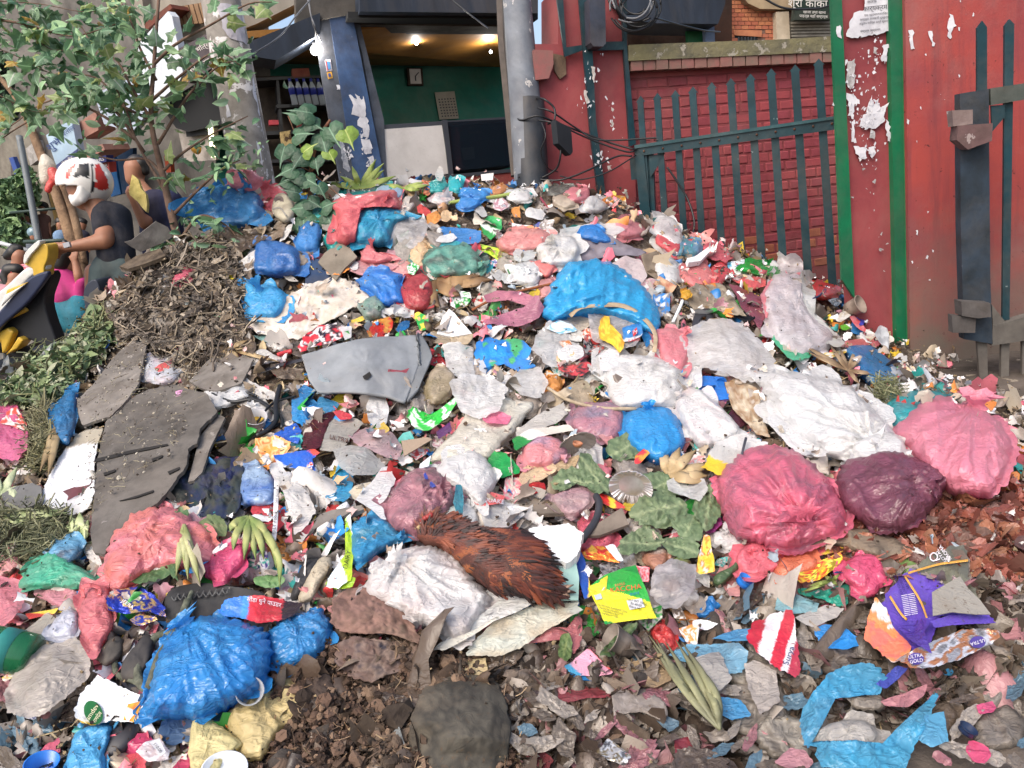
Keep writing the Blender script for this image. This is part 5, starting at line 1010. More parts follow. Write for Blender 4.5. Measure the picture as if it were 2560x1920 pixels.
# flat white bag, quilt and other left-middle things
B([(1078,1150),(1100,1115),(1150,1060),(1180,1000),(1220,985),(1290,1000),(1330,1010),(1300,1060),(1262,1100),(1240,1130),(1200,1150),(1130,1155)],'dcd4c8','wide dirty cream quilted pad in the centre','c4b8a4',H=.16,lift=.07,pleat=.3,crease=.7,dirt=.6,name='quilted_pad',cat='pad',rough=.8)
T([(1120,960),(1160,935),(1230,945),(1270,975),(1250,1030),(1200,1050),(1150,1030)],'ring of white film lying on the cream pad',h='ececee',amp=.4,lift=.13,clear=.2)
T([(1300,925),(1350,920),(1372,960),(1350,1000),(1300,990),(1270,960)],'crumpled clear film right of the ring of white film',h='e0e0e2',amp=.4,lift=.08,clear=.35)
S([(1205,1045),(1225,1028),(1250,1030),(1278,1042),(1270,1060),(1240,1062),(1215,1062)],'d87090','pink twisted rag on the cream pad','c0587c',amp=.5,lift=.12)
S([(1285,1080),(1340,1040),(1410,1005),(1420,1030),(1400,1055),(1350,1075),(1290,1090)],'ccc8c2','translucent grey sleeve pointing up right of the cream pad','a8a49c',clear=.2,amp=.2,lift=.09)
W([(1280,1100),(1320,1075),(1420,1060),(1440,1075),(1380,1085),(1340,1095),(1290,1130)],pr_band(['28883c','e8e4dc','d4ccc0'],70,[-.5,.1]),'white sheet with green and red printed hem',lift=.1,amp=.15)
B([(1088,1180),(1110,1150),(1160,1130),(1190,1128),(1225,1160),(1240,1200),(1220,1240),(1200,1262),(1160,1230),(1120,1205)],'eceaea','bulging clean white bag above the grey-pink knotted bag','d4d0ce',amt=.3,H=.5,lift=.1,knot=(.2,-.8))
B([(965,1290),(975,1240),(1000,1200),(1040,1172),(1085,1168),(1105,1190),(1130,1215),(1140,1250),(1120,1290),(1070,1330),(1040,1340),(990,1325)],'b07884','grey-pink knotted bag with dark contents in the centre','6c5864',amt=.85,knot=(.45,.25),kd=(1,.1),klen=.4,kw=.16,H=.62,lift=.09,pleat=1.4,res=7)
for q,lb in (((1064,1192,14,20,20),'tiny royal blue scrap on the shoulder of the grey-pink bag'),((1080,1212,18,16,-30),'second tiny royal blue scrap close to the knot of the grey-pink bag')): S(q,'2848b8',lb,lift=.2,amp=.5,name='scrap',cat='scrap')
S([(955,1170),(975,1165),(990,1200),(960,1255),(945,1262),(905,1248),(888,1250),(905,1225),(930,1205)],'f0f0f2','white paper-like sheet left of the grey-pink bag','dcdcdc',amp=.12,lift=.1,name='paper_sheet',cat='paper')
S([(886,1248),(920,1246),(958,1270),(965,1300),(955,1300),(930,1275)],'f4f4f4','white folded strip below the paper-like sheet',amp=.15,lift=.12,name='paper_strip',cat='paper')
S([(872,1230),(885,1215),(930,1205),(915,1235),(885,1250)],'d8ccb4','beige leathery scrap left of the white sheet',amp=.3,lift=.08,name='scrap',cat='scrap')
B([(880,1310),(930,1285),(965,1300),(1000,1335),(1005,1350),(960,1370),(900,1410),(878,1400),(875,1350)],'2a8cc0','blue-grey bag with teal mottling under the white strip','4a90a4',amt=.7,knot=(.9,.0),H=.55,lift=.08)  # teal second colour mottled into the blue by noise
S([(812,1250),(830,1200),(850,1150),(885,1175),(880,1240),(860,1262),(830,1255)],'2496cc','turquoise blue film below the clear bag in the left centre','50a4b8',amp=.4,lift=.05,clear=.1)
T([(832,1125),(860,1115),(920,1120),(965,1165),(935,1190),(880,1195),(850,1170)],'milky clear bag above the turquoise film',h='b8b8b6',amp=.25,lift=.09,clear=.3,bulge=.3)
T([(870,1090),(910,1070),(980,1080),(1010,1120),(1000,1150),(960,1145),(900,1120)],'greyish pink see-through bag in the centre left',h='c0a0a8',amp=.3,lift=.07,clear=.25,bulge=.3)
W([(755,1120),(760,1085),(780,1050),(825,1028),(842,1030),(820,1060),(800,1118),(778,1128)],pr_plain('6c2a34','541f28'),'maroon packet with a barcode in the left centre',mat=FO_,lift=.08,smooth=False,ragged=.02,amp=.12)
S([(800,1125),(825,1050),(850,1035),(880,1040),(910,1060),(880,1090),(870,1110),(830,1130)],'a8a49c','grey inner side of the maroon packet with brown lettering','8c8880',amp=.15,lift=.07,name='food_wrapper',cat='wrapper')
fq = o_last[0][1].pos;text_on(fq,'ULTRA',848,1098,12,-12,flat('brown_ink','5a3428'),o_last[0][0],lift=.012)
S([(832,1030),(850,1025),(880,1038),(878,1048),(850,1050)],'c83440','small red film at the top of the maroon packet',lift=.1)
S([(730,1000),(770,990),(800,1010),(795,1040),(760,1070),(730,1050)],'1e86cc','knotted blue film right of the black cables','50a0c8',amp=.45,lift=.05)
S([(745,975),(760,960),(790,980),(778,1000),(750,1000)],'2a78b4','small blue rag just above the knotted blue film',amp=.4,lift=.06)
S([(780,1030),(800,990),(850,1010),(840,1025),(800,1040)],'3c94cc','long light blue film spreading to the grey mat',clear=.2,amp=.3,lift=.05)
S([(684,1090),(710,1070),(740,1060),(755,1080),(745,1110),(700,1095)],'1a5cc8','deep blue glossy film left of the maroon packet','1448a0',amp=.35,lift=.07)
W([(640,1100),(690,1092),(728,1108),(725,1125),(690,1160),(650,1160),(636,1130)],pr_blot(['e8a040','f0c080','e07830','f0d090'],2.2,2),'orange and cream noodle packet in the left centre',lift=.06,amp=.3)
W([(684,1140),(740,1130),(790,1125),(798,1135),(780,1150),(790,1180),(760,1175),(700,1165),(686,1150)],pr_band(['e8e8ec','1c60c8','1a58c0','d84838'],60,[-.7,.2,.75]),'glossy blue packet under the orange noodle packet',lift=.07,amp=.25)
W((775,1165,26,30,0),pr_blot(['d83830','e8e4e0','1c60c8']),'red fin at the end of the glossy blue packet',lift=.09,name='scrap',cat='scrap')
S([(672,1170),(700,1160),(720,1190),(770,1240),(790,1280),(765,1320),(735,1340),(730,1300),(710,1240),(685,1200)],'dcdcdc','white clear-wrapped roll lying diagonally in the left centre','c4bcb0',amp=.2,lift=.09,bulge=.5,clear=.1,dirt=.6)
B([(604,1250),(605,1190),(620,1162),(660,1168),(685,1200),(690,1240),(660,1262)],'9cb8e4','pale blue clear bag left of the wrapped roll','2a70d0',amt=.9,H=.4,lift=.07)
S([(640,1250),(670,1240),(710,1270),(718,1300),(690,1340),(640,1300),(625,1275)],'d03c48','red fabric-like film under the pale blue bag','b02c3c',amp=.25,lift=.05)
strip([(692,1190),(690,1260),(688,1310),(684,1350)],12,PA_,'narrow white printed tape hanging over the red film',lift=.11,name='paper_tape',cat='tape',colf=lambda t: np.tile(lc('e0e0e4'),(len(t),1)))
tp = bpy.data.objects['paper_tape']
ftp = lambda a,b: P(np.ravel(a),np.ravel(b),hd(np.ravel(a),np.ravel(b)) - .116)
text_on(ftp,'© LT Foods',687,1306,9,86,m_ink,tp);text_on(ftp,'net food',691,1240,8,86,m_ink,tp)
cloth([(402,1260),(410,1230),(440,1200),(480,1175),(520,1170),(555,1150),(600,1145),(612,1180),(608,1240),(600,1290),(560,1300),(500,1290),(450,1260)],pr_soft(['2c3434','343c3c','26304c','2c3c3a'],1.2,33),'dark green and navy trousers dumped over the plywood',.3,name='trousers',cat='trousers',nf=12,res=6,fine=2.2)
cloth([(520,1155),(560,1142),(620,1145),(640,1165),(600,1200),(575,1235),(550,1210),(525,1180)],pr_plain('1c2850','141c3c'),'navy blue garment crumpled on top of the trousers',.35,name='garment',cat='garment',lift=.05,nf=12,res=6)
S((428,1262,56,30,0),'c8ccd0','small whitish bag at the left hem of the trousers',lift=.07)
# central knotted/white things and right of them
W([(875,1330),(862,1290),(875,1290),(882,1330),(884,1380),(878,1450),(850,1468),(815,1470),(820,1445),(855,1410),(868,1370)],pr_band(['dceaec','b8d820','a4cc18','e4eee4'],20,[-.3,.35,.6]),'lime green and white milk packet standing in the lower middle',lift=.11,amp=.2)
dd = o_last[0][1];text_on(dd.pos,'DAIRY',868,1400,12,78,flat('ink_black','202020'),o_last[0][0],lift=.01)
S([(812,1462),(825,1440),(860,1440),(890,1445),(880,1470),(840,1475)],'a8d430','folded lime foot of the milk packet',amp=.3,lift=.1,name='packet_foot',cat='packet foot')
B([(915,1480),(925,1440),(960,1400),(1020,1370),(1080,1365),(1130,1385),(1170,1430),(1215,1480),(1228,1505),(1200,1540),(1170,1590),(1130,1600),(1060,1560),(1000,1530),(950,1510)],'e2dedc','large dirty white bag tied at its upper left beside the dead rooster','d0b8b4',amt=.5,knot=(-.55,.55),kd=(-1,.2),klen=.22,H=.5,lift=.09,crease=1.,pleat=1.5,res=7,dirt=.3,loose=.45)
board([(1322,1322),(1350,1315),(1400,1312),(1420,1308),(1458,1330),(1455,1350),(1445,1385),(1420,1408),(1375,1398),(1345,1360)],rough_mat('styrofoam','f0f0f0','e4e4e4',20,.8,.3,90,.003),'jagged white styrofoam block behind the rooster',.04,.13,name='styrofoam',cat='styrofoam',rag=4,tilt=(0,-.15))
board([(1375,1405),(1440,1405),(1448,1445),(1446,1500),(1400,1500),(1385,1450)],rough_mat('mint_card','a0c4bc','88aca4',5,.7,.1),'pale mint plastic sheet right of the rooster',.003,.1,name='plastic_sheet',cat='plastic sheet')
W([(1430,1400),(1448,1368),(1462,1400),(1472,1440),(1478,1490),(1460,1500),(1448,1450)],pr_band(['1c48a0','2050a8','e8c830','1c48a0'],0,[-.2,.4,.7]),'blue and yellow packet behind the mint sheet',lift=.1)
W([(1455,1380),(1480,1364),(1510,1368),(1545,1385),(1550,1408),(1500,1400),(1465,1400)],pr_blot(['e87020','f0a030','d83828','f0b840'],1.6,6),'orange and red snack packet right of the styrofoam',mat=FO_,lift=.09)
W([(1512,1365),(1535,1360),(1560,1402),(1545,1405)],pr_plain('dce4e8'),'white flap beside the orange snack packet',lift=.1)
W([(1520,1400),(1530,1395),(1555,1420),(1545,1440),(1510,1440),(1495,1415)],pr_blot(['6c6c6c','c8c8c8','a8a8ac','585858'],3),'dirty silver foil wrapper above the bright green packet',mat=FO_,lift=.06)
W([(1584,1415),(1624,1418),(1622,1455),(1590,1455)],pr_blot(['d84c58','e8a8ac','d84c58'],4),'small pink red sachet beside the green candy packet',lift=.08)
T([(1640,1420),(1680,1400),(1740,1415),(1735,1480),(1700,1520),(1660,1525),(1625,1490),(1630,1450)],'clear bag holding an onion in the lower right',h='b4b0b4',amp=.3,lift=.09,clear=.45,bulge=.3)
B((1680,1466,50,42,-10),'a86c48','brown onion inside the clear bag','8a5034',H=.7,lift=.03,name='onion',cat='onion',pleat=.2,crease=.2)
W([(1740,1430),(1745,1395),(1760,1340),(1775,1340),(1778,1370),(1785,1395),(1788,1430),(1750,1435)],pr_blot(['e8c428','f0dc60','d88830','dcdcd8'],2.6,6),'crumpled yellow and white candy wrapper under the rosy bag',lift=.08)
B([(1838,1400),(1860,1365),(1890,1355),(1930,1375),(1950,1410),(1920,1435),(1870,1440),(1845,1425)],'e86878','pink bag scrunched under the big rosy bag','f08890',H=.5,lift=.07,crease=1.6,knot=(-.2,.3),klen=.2)
B([(1935,1430),(1950,1395),(2000,1380),(2040,1395),(2045,1420),(1990,1440),(1950,1448)],'f07858','orange coral bag right of the scrunched pink bag','f09070',H=.45,lift=.07)
W([(1980,1440),(2010,1410),(2060,1400),(2100,1385),(2110,1400),(2080,1430),(2050,1450),(2000,1460)],pr_blot(['e8d020','e89020','c83c20','f0e040','8a7c20'],2.4,15),'yellow and red masala packet between the coral and pink bags',lift=.08,amp=.3)
W([(2030,1370),(2080,1350),(2120,1365),(2130,1385),(2090,1380),(2050,1390)],pr_blot(['d84c58','e86870','e0c030','a85060'],2),'pink and yellow scraps above the masala packet',lift=.07)
B([(2105,1440),(2120,1400),(2160,1385),(2195,1390),(2210,1420),(2215,1450),(2190,1480),(2160,1492),(2130,1465)],'e85078','hot pink crumpled bag left of the purple coffee bag','f07898',H=.5,lift=.08,crease=1.7,rough=.25)
S([(1985,1475),(2030,1470),(2060,1480),(2120,1458),(2148,1470),(2145,1500),(2100,1520),(2060,1500),(2010,1490)],'149c84','sea green film strands below the hot pink bag','0c7c68',amp=.4,lift=.05)
T([(1935,1525),(1945,1480),(1965,1475),(2050,1510),(2040,1530),(1985,1535)],'pale blue see-through film left of the green strands',h='8cc0cc',amp=.2,lift=.06,clear=.35)
S([(1988,1545),(2020,1530),(2065,1512),(2112,1522),(2090,1545),(2030,1570),(2010,1560)],'c0bcb8','greyish white torn film below the pale blue one',clear=.15,amp=.2,lift=.06)
S([(2032,1572),(2060,1562),(2110,1568),(2140,1592),(2180,1605),(2110,1625),(2070,1620),(2045,1600)],'1c88d8','flat blue plastic scrap in the lower right','1870b8',amp=.25,lift=.05)
W([(1866,1600),(1880,1560),(1920,1540),(1980,1520),(1988,1560),(1995,1620),(2000,1680),(1990,1695),(1940,1670),(1900,1640)],pr_band(['b81c34','e0d8dc','c02038','d8d4d8','a82c44'],-15,[-.6,-.1,.35,.6]),'dark red and white soap packet in the lower right',lift=.08,amp=.22)
fq = o_last[0][1].pos;text_on(fq,'Surya',1972,1640,16,70,flat('navy_ink','1c2c68'),o_last[0][0],lift=.01)
# purple coffee bag
W([(2200,1540),(2215,1480),(2255,1440),(2310,1400),(2380,1362),(2415,1380),(2425,1450),(2450,1500),(2475,1545),(2440,1545),(2350,1540),(2330,1600),(2318,1640),(2270,1620),(2235,1580)],pr_band(['8c84b8','5a40a8','5c42ac','6248b4','6c6c5c','5a5a50'],62,[-1.2,-.6,.1,.40,.75]),'purple coffee bag flattened on the right',lift=.09,amp=.14,res=6,mat=WR_)
fq = o_last[0][1].pos;ob_ = o_last[0][0];gi = flat('gold_ink','d8a040',.4);wi = flat('white_ink','e4e0e8',.5)
text_on(fq,'Q',2335,1395,22,40,wi,ob_,lift=.012);text_on(fq,'ROYAL\nAROMA',2358,1388,9,130,wi,ob_,lift=.012);text_on(fq,'NET WT.\nINGREDIENTS\nPACKED FOR',2255,1462,7,-70,flat('purple_ink','2c1c6c'),ob_,lift=.012);text_on(fq,'||||||||||||\n||||||||||||',2275,1512,13,-80,wi,ob_,lift=.012)
for l_ in ([(2262,1440),(2300,1500),(2318,1548)],[(2225,1490),(2250,1530),(2268,1550)],[(2270,1432),(2350,1410),(2420,1400)]):
    strip([(x,y) for x,y in l_],5,gi,None,lift=.112,name='gold_line',parent=ob_)
W([(2160,1590),(2170,1545),(2190,1495),(2215,1520),(2235,1570),(2280,1620),(2260,1650),(2230,1660),(2195,1630),(2160,1600)],pr_blot(['e07858','d87060','e88c50','d8d4d0'],1.3,12),'orange and silver flap of the coffee bag',lift=.1,amp=.25,name='food_wrapper')
W([(2240,1650),(2290,1625),(2340,1600),(2400,1575),(2440,1570),(2490,1580),(2500,1590),(2480,1610),(2400,1650),(2330,1672),(2280,1672)],pr_blot(['d8d8dc','9c9ca0','e8e8ec','c88860','b8b8bc'],1.8,17),'silver foil base of the coffee bag with purple roundels',mat=FO_,lift=.12,amp=.2)
fq = o_last[0][1].pos;ob_ = o_last[0][0];pi_ = flat('purple_print','4c3c8c',.4)
for cx_,cy_,tx in ((2444,1606,'ULTRA'),(2290,1648,'ULTRA\nGOLD')):
    a = np.linspace(0,6.283,24,endpoint=False);V = fq(cx_ + 20 * np.cos(a),cy_ + 15 * np.sin(a));V = V + (CAM - V) * .006;mk('roundel',V,[tuple(range(24))[::-1]],pi_,ob_);text_on(fq,tx,cx_,cy_,9,10 if cx_ < 2400 else -165,wi,ob_,lift=.018)
S([(2240,1560),(2300,1548),(2340,1545),(2310,1580),(2330,1640),(2310,1625),(2270,1600)],'5038a0','crumpled purple middle fold of the coffee bag',amp=.5,lift=.13,name='food_wrapper',cat='wrapper')
W([(2325,1560),(2370,1540),(2430,1535),(2480,1545),(2488,1560),(2430,1560),(2370,1566),(2335,1575)],pr_band(['5c44b0','5c44b0','d8a840'],80,[-.3,.6]),'long purple tail of the coffee bag with a gold edge',lift=.13,amp=.25)
board([(2330,1480),(2400,1440),(2420,1470),(2450,1500),(2478,1535),(2440,1535),(2380,1530),(2332,1540)],vcol(.6,0,.8,.9,'muddy_film'),'muddy silver inside panel of the coffee bag',.002,.14,name='food_wrapper',cat='wrapper',colf=lambda a,b: pr_blot(['b0aca4','8c8880','c8c4bc','a09088'],1,3)(a*.01,b))
# big faded blue ring bag bottom right
S([(2070,1690),(2110,1670),(2180,1665),(2215,1690),(2200,1740),(2150,1720),(2100,1735),(2060,1760),(2030,1830),(2020,1880),(2005,1850),(2000,1790),(2030,1740)],'3c98c4','faded blue bag loop curling round a grey bundle at the bottom right','5c8ca0',amp=.4,lift=.06,dirt=.7,res=7)
S([(2030,1860),(2080,1890),(2160,1890),(2230,1870),(2280,1830),(2300,1780),(2340,1720),(2345,1740),(2320,1800),(2290,1860),(2260,1925),(2140,1935),(2050,1925)],'38a0cc','lower arc of the faded blue bag at the bottom right','5a98b0',amp=.4,lift=.06,dirt=.6,res=7)
S([(2290,1850),(2310,1790),(2360,1780),(2372,1850),(2330,1870)],'58a4cc','pale blue corner of the faded bag on the mud',amp=.2,lift=.05,clear=.1)
B([(2035,1850),(2060,1815),(2110,1800),(2170,1805),(2200,1845),(2150,1870),(2100,1878),(2050,1865)],'b4b0aa','dusty grey-white pouch inside the blue loop','8c8884',H=.5,lift=.05,dirt=.6)
S([(2200,1750),(2260,1735),(2320,1710),(2310,1740),(2270,1770),(2215,1765)],'c08088','dull pink rag above the dusty pouch',amp=.4,lift=.07,dirt=.5)
B([(2130,1740),(2190,1745),(2215,1760),(2190,1775),(2140,1770)],'8c847a','muddy crumpled film under the dull pink rag',H=.4,lift=.05,dirt=.8)
S([(2190,1712),(2240,1665),(2270,1675),(2215,1725)],'4c58b8','violet blue film strip near the blue loop',amp=.3,lift=.07)
B((2350,1800,90,90,30),'6c5c4c','muddy brown lump right of the blue loop','4c4038',H=.4,dirt=.9,crease=1.5)
for a in [((2445,1880,60,70,30),'e04878','hot pink scrap near the bottom right corner'),((2470,1770,60,34,10),'e04c80','pink film half buried in the mud on the right'),((2370,1680,30,24,0),'2c9cd0','light blue cap-like scrap on the right'),((1985,1900,90,70,0),'b8848c','faded pink film at the bottom right of centre')]:
    S(a[0],a[1],a[2],dirt=.6,amp=.35,lift=.04)
for i,a in enumerate([((1900,1760,170,150,20),'9c948a'),((1960,1840,160,120,-30),'a8a298'),((2470,1700,150,110,-30),'8c8680'),((2500,1820,130,110,10),'847c74'),((1880,1680,130,100,-20),'a49c90'),((2120,1640,170,90,10),'6c6058'),((2440,1490,130,90,30),'6c645c'),((2420,1340,150,90,20),'7c5c50'),((2500,1290,110,90,-20),'8c5c58')]):
    B(a[0],a[1],['crushed grey film lump right of the corn husk','broad grey film at the lower right of the husk','grey film slab right of the coffee bag foot','grey-brown film at the right edge near the bottom','brownish grey film left of the red soap packet','dark muddy mat under the blue scrap','muddy grey film above the coffee bag tail','brown rind below the dark maroon bag','reddish brown peel heap at the right edge'][i],'5c544c',amt=.8,H=.22,dirt=.8,crease=1.8,pleat=.2,rough=.6)
# ---- bottom middle
W([(1412,1668),(1440,1645),(1470,1620),(1530,1675),(1530,1685),(1500,1690),(1450,1690),(1425,1680)],pr_band(['2c8cb8','d898b0','e0a0b8','d85858'],45,[-.7,.1,.7]),'pink and blue sachet in the lower middle',lift=.06,smooth=False,amp=.1)
S([(1422,1682),(1450,1690),(1497,1692),(1485,1705),(1440,1698)],'2888d0','torn blue strip under the pink and blue sachet',lift=.05,amp=.2)
S([(1536,1695),(1560,1660),(1620,1645),(1665,1650),(1678,1700),(1640,1720),(1590,1715),(1545,1705)],'a89070','large dry tan leaf lying in the lower middle','98805c',amp=.1,lift=.05,name='dry_leaf',cat='dry leaf',rough=.7)
S([(1720,1650),(1800,1625),(1830,1700),(1800,1728),(1745,1728)],'a8a4a0','grey paper sheet right of the corn husk','8c8884',amp=.12,lift=.07,name='paper',cat='paper',smooth=False,rough=.8)
S([(1670,1640),(1720,1612),(1850,1610),(1872,1640),(1860,1680),(1810,1690),(1720,1660)],'6ca8c8','faded light blue film behind the grey paper','8c9ca4',amp=.25,lift=.04,dirt=.6)
S([(1780,1595),(1840,1575),(1900,1570),(1890,1600),(1820,1605)],'4c90c0','streaky blue film above the faded one',amp=.3,lift=.05,dirt=.4)
S([(1780,1740),(1850,1750),(1880,1790),(1830,1800),(1785,1780)],'3c8cc0','muddy bright blue film right of the corn husk foot',amp=.3,lift=.04,dirt=.8)
S([(1860,1660),(1890,1655),(1940,1680),(1950,1760),(1900,1790),(1870,1720)],'a8a09a','wrinkled grey-white film at the right of the paper sheet',amp=.4,lift=.05,dirt=.5)
cloth([(1535,1790),(1530,1740),(1560,1718),(1620,1722),(1665,1760),(1670,1790),(1650,1800),(1600,1778)],pr_soft(['8c8480','7c746e','9c948e'],2,5),'grey felt flap peeled back in the lower middle',.18,name='felt_flap',cat='felt',mat=DG_)
S([(1390,1740),(1420,1680),(1480,1690),(1560,1710),(1545,1745),(1470,1745),(1390,1765)],'8c2c38','dark red plastic half buried left of the felt flap','6c3434',amp=.12,lift=.02,dirt=.7)
S([(1300,1660),(1400,1650),(1420,1700),(1350,1740),(1290,1730)],'5a5058','dull violet film half buried in the mud',amp=.12,lift=.02,dirt=.8)
S([(1290,1890),(1340,1860),(1385,1900),(1370,1925),(1290,1925)],'7c2c38','dark red film at the bottom edge of the mud',amp=.15,lift=.02,dirt=.7)
S([(1685,1850),(1730,1840),(1740,1900),(1690,1915)],'84303c','dark red film beside the mud patch lower right',amp=.15,lift=.02,dirt=.7)
W([(1490,1880),(1520,1845),(1580,1890),(1560,1915),(1530,1905)],pr_blot(['c8c4c0','8c7c60','e4e4e4','6c6c70'],2.2,2),'crumpled silver blister foil at the bottom middle',mat=FO_,lift=.05)
W([(958,1848),(998,1818),(1015,1870),(970,1890)],pr_plain('b8c0c4','98a0a4'),'small square silver sachet on the brown mud',mat=FO_,lift=.06,smooth=False,ragged=.02,nf=8,amp=.12)
cloth([(1020,1860),(1030,1790),(1060,1720),(1110,1680),(1170,1672),(1230,1690),(1262,1740),(1278,1820),(1270,1900),(1200,1960),(1090,1960),(1030,1920)],pr_soft(['4c4a44','56524a','3e3c38','5c564c'],1.1,44),'round dark grey-olive cushion caked with mud at the bottom',.12,name='cushion',cat='cushion',mat=DG_,bulge=.45,lift=.02,res=7)
cloth([(828,1560),(835,1500),(870,1478),(905,1472),(960,1490),(1010,1530),(1050,1590),(1050,1610),(980,1590),(900,1590),(850,1580)],pr_soft(['7c6058','6c544c','8c6c62','5c4a42'],1.2,45),'brown elastic-waisted garment covered with mud',.25,name='garment',cat='garment',lift=.08,bulge=.35,nf=12,mat=DG_,res=6)
cloth([(838,1660),(845,1620),(880,1600),(960,1606),(1040,1600),(1060,1640),(1000,1680),(930,1710),(880,1700)],pr_soft(['74605a','64504a','7c6a62','24283c'],1.2,46),'pleated brown skirt cloth under the muddy garment',.3,name='garment',cat='garment',lift=.06,bulge=.2,nf=12,mat=DG_,res=6)
cloth([(738,1700),(745,1660),(765,1655),(790,1680),(825,1690),(850,1760),(800,1790),(765,1770),(745,1730)],pr_soft(['3c3430','4a3e38','302a28'],1.4,47),'dark brown stiff rag at the left of the mud mound',.3,name='rag',cat='rag',lift=.06,mat=DG_,res=6,bulge=.2)
# muddy mound as stuff follows in the litter section
B([(365,1790),(370,1740),(385,1680),(410,1600),(450,1560),(500,1545),(560,1545),(620,1560),(665,1580),(680,1640),(660,1700),(620,1740),(560,1770),(500,1795),(430,1790)],'2282cc','large glossy deep blue bag at the lower left','4ca4dc',amt=.5,knot=(-.35,.75),kd=(-.8,.8),klen=.15,H=.6,lift=.1,crease=1.1,pleat=.9,res=6,rough=.2,dirt=.15,loose=.45)
B([(672,1640),(670,1590),(690,1560),(730,1535),(800,1530),(826,1560),(820,1610),(790,1650),(750,1668),(700,1670)],'2a86cc','second glossy blue bag left of the muddy garment','4a9cd0',amt=.5,H=.5,lift=.07,crease=1.5,res=6,rough=.22,dirt=.2)
W([(545,1530),(560,1500),(600,1492),(650,1490),(700,1498),(760,1510),(745,1530),(710,1550),(650,1560),(600,1545),(560,1540)],pr_band(['2a78d0','3c90e0','c82838','b82434','c02838','2a1c28'],-8,[-.7,-.45,-.1,.5,.85]),'blue and red washing powder packet lying on the blue bags',lift=.12,amp=.2,res=5)
fq = o_last[0][1].pos;text_on(fq,'सोडा धुने पाउडर',660,1506,11,-10,wi,o_last[0][0],lift=.012)
W([(264,1500),(280,1475),(320,1470),(350,1468),(385,1490),(412,1520),(416,1545),(370,1530),(320,1535),(275,1530)],pr_blot(['1c34a4','2440b4','1c34a4','c8a468','1a2c90','e0d8c8'],1.8,7),'royal blue and gold biscuit wrapper at the lower left',lift=.12,amp=.3,mat=FO_,res=5)
fq = o_last[0][1].pos;text_on(fq,'JEERA',320,1512,10,-35,wi,o_last[0][0],lift=.012)
W([(325,1550),(345,1535),(385,1540),(395,1550),(350,1565),(335,1562)],pr_blot(['c8a060','2038a0','d0a868']),'gold and blue lower edge of the biscuit wrapper',mat=FO_,lift=.11)
B([(196,1560),(198,1510),(210,1480),(225,1466),(262,1462),(275,1500),(282,1560),(262,1600),(240,1625),(215,1600)],'d4747c','coral shopping bag with handles at the lower left','b05c58',H=.45,lift=.1,knot=(0,.9),klen=0,pleat=.8)
strip([(208,1495,.13),(206,1470,.15),(225,1462,.16),(248,1470,.15),(248,1488,.14)],9,film('ec6c70'),'handle loop of the coral shopping bag',lift=.14,name='carrier_loop',cat='bag handle')
B([(260,1455),(262,1400),(275,1350),(310,1300),(350,1275),(400,1268),(460,1280),(500,1310),(530,1350),(538,1390),(520,1410),(440,1420),(370,1440),(300,1480)],'e4808a','large pink-red bag under the bundle of cauliflower leaves','ec8468',amt=.6,H=.5,lift=.08,crease=1.3,res=7,dirt=.35,pleat=.8,loose=.45)
B([(520,1440),(525,1395),(560,1370),(590,1358),(618,1370),(615,1400),(600,1420),(565,1450)],'e85080','small hot pink net bag right of the cauliflower leaves','c83c64',H=.45,lift=.1,crease=1.7)
W((635,1400,50,60,-20),pr_blot(['c0b8b8','2c1c5c','30a080','d8d4d8'],2.2),'printed clear net pack right of the hot pink bag',lift=.07)
W((662,1395,26,60,10),pr_blot(['3c2c7c','d8d4dc','24a090']),'purple lettered wrapper beside the leafy stalks',lift=.09)
B([(48,1470),(60,1430),(90,1400),(130,1380),(170,1400),(235,1440),(240,1465),(180,1472),(100,1470)],'4ab894','sea green crumpled bag on the lower left','78a08c',H=.45,lift=.07,crease=1.5,clear=.1)
B([(118,1390),(140,1355),(180,1342),(205,1355),(195,1390),(160,1402)],'6cacd4','pale blue bag end above the sea green bag','4c3430',amt=.8,H=.45,lift=.08)
S([(0,1440),(50,1450),(78,1462),(60,1510),(30,1560),(0,1575),(-40,1560),(-40,1450)],'cc7480','pink bag at the left edge of the heap foot','b08890',amp=.35,lift=.07)
B([(105,1490),(115,1475),(160,1468),(200,1475),(200,1510),(170,1525),(130,1510)],'d8909c','dusty pink tube of film near the coral shopping bag','5c3c3c',H=.4,lift=.05)
S([(0,1010),(40,1010),(62,1050),(75,1095),(70,1130),(45,1152),(10,1150),(-40,1120),(-40,1040)],'cc5c88','magenta pink bag at the left edge','b83c5c',amp=.4,lift=.07)
W([(0,1060),(15,1030),(40,1018),(70,1065),(60,1080),(30,1065)],pr_blot(['d84830','e8e0d8','d84830'],2),'red printed patch on the magenta bag',lift=.1)
B([(133,1050),(140,1010),(165,985),(190,972),(192,1000),(188,1060),(180,1085),(165,1110),(142,1090)],'1c78b4','blue bag hooked over the edge of the plywood','30506c',H=.4,lift=.08)
S([(105,1120),(130,1095),(152,1100),(140,1140),(110,1150)],'50b490','light green film left of the white woven sack',amp=.3,lift=.06)
cloth([(98,1255),(125,1190),(150,1140),(190,1090),(235,1068),(258,1070),(245,1110),(236,1160),(238,1230),(225,1275),(180,1290),(120,1270)],pr_band(['c8c8c8','d8dade','dcdee2','a8a090'],100,[-.9,.2,.75]),'white woven sack squashed under the plywood',.12,name='woven_sack',cat='sack',res=7)
board([(4,1235),(40,1215),(80,1207),(102,1215),(106,1250),(80,1265),(40,1275),(10,1262)],rough_mat('grey_board','6e6e6e','5a5a58',4,.9,.3,50,.003),'small grey board lying at the left edge',.01,.06)
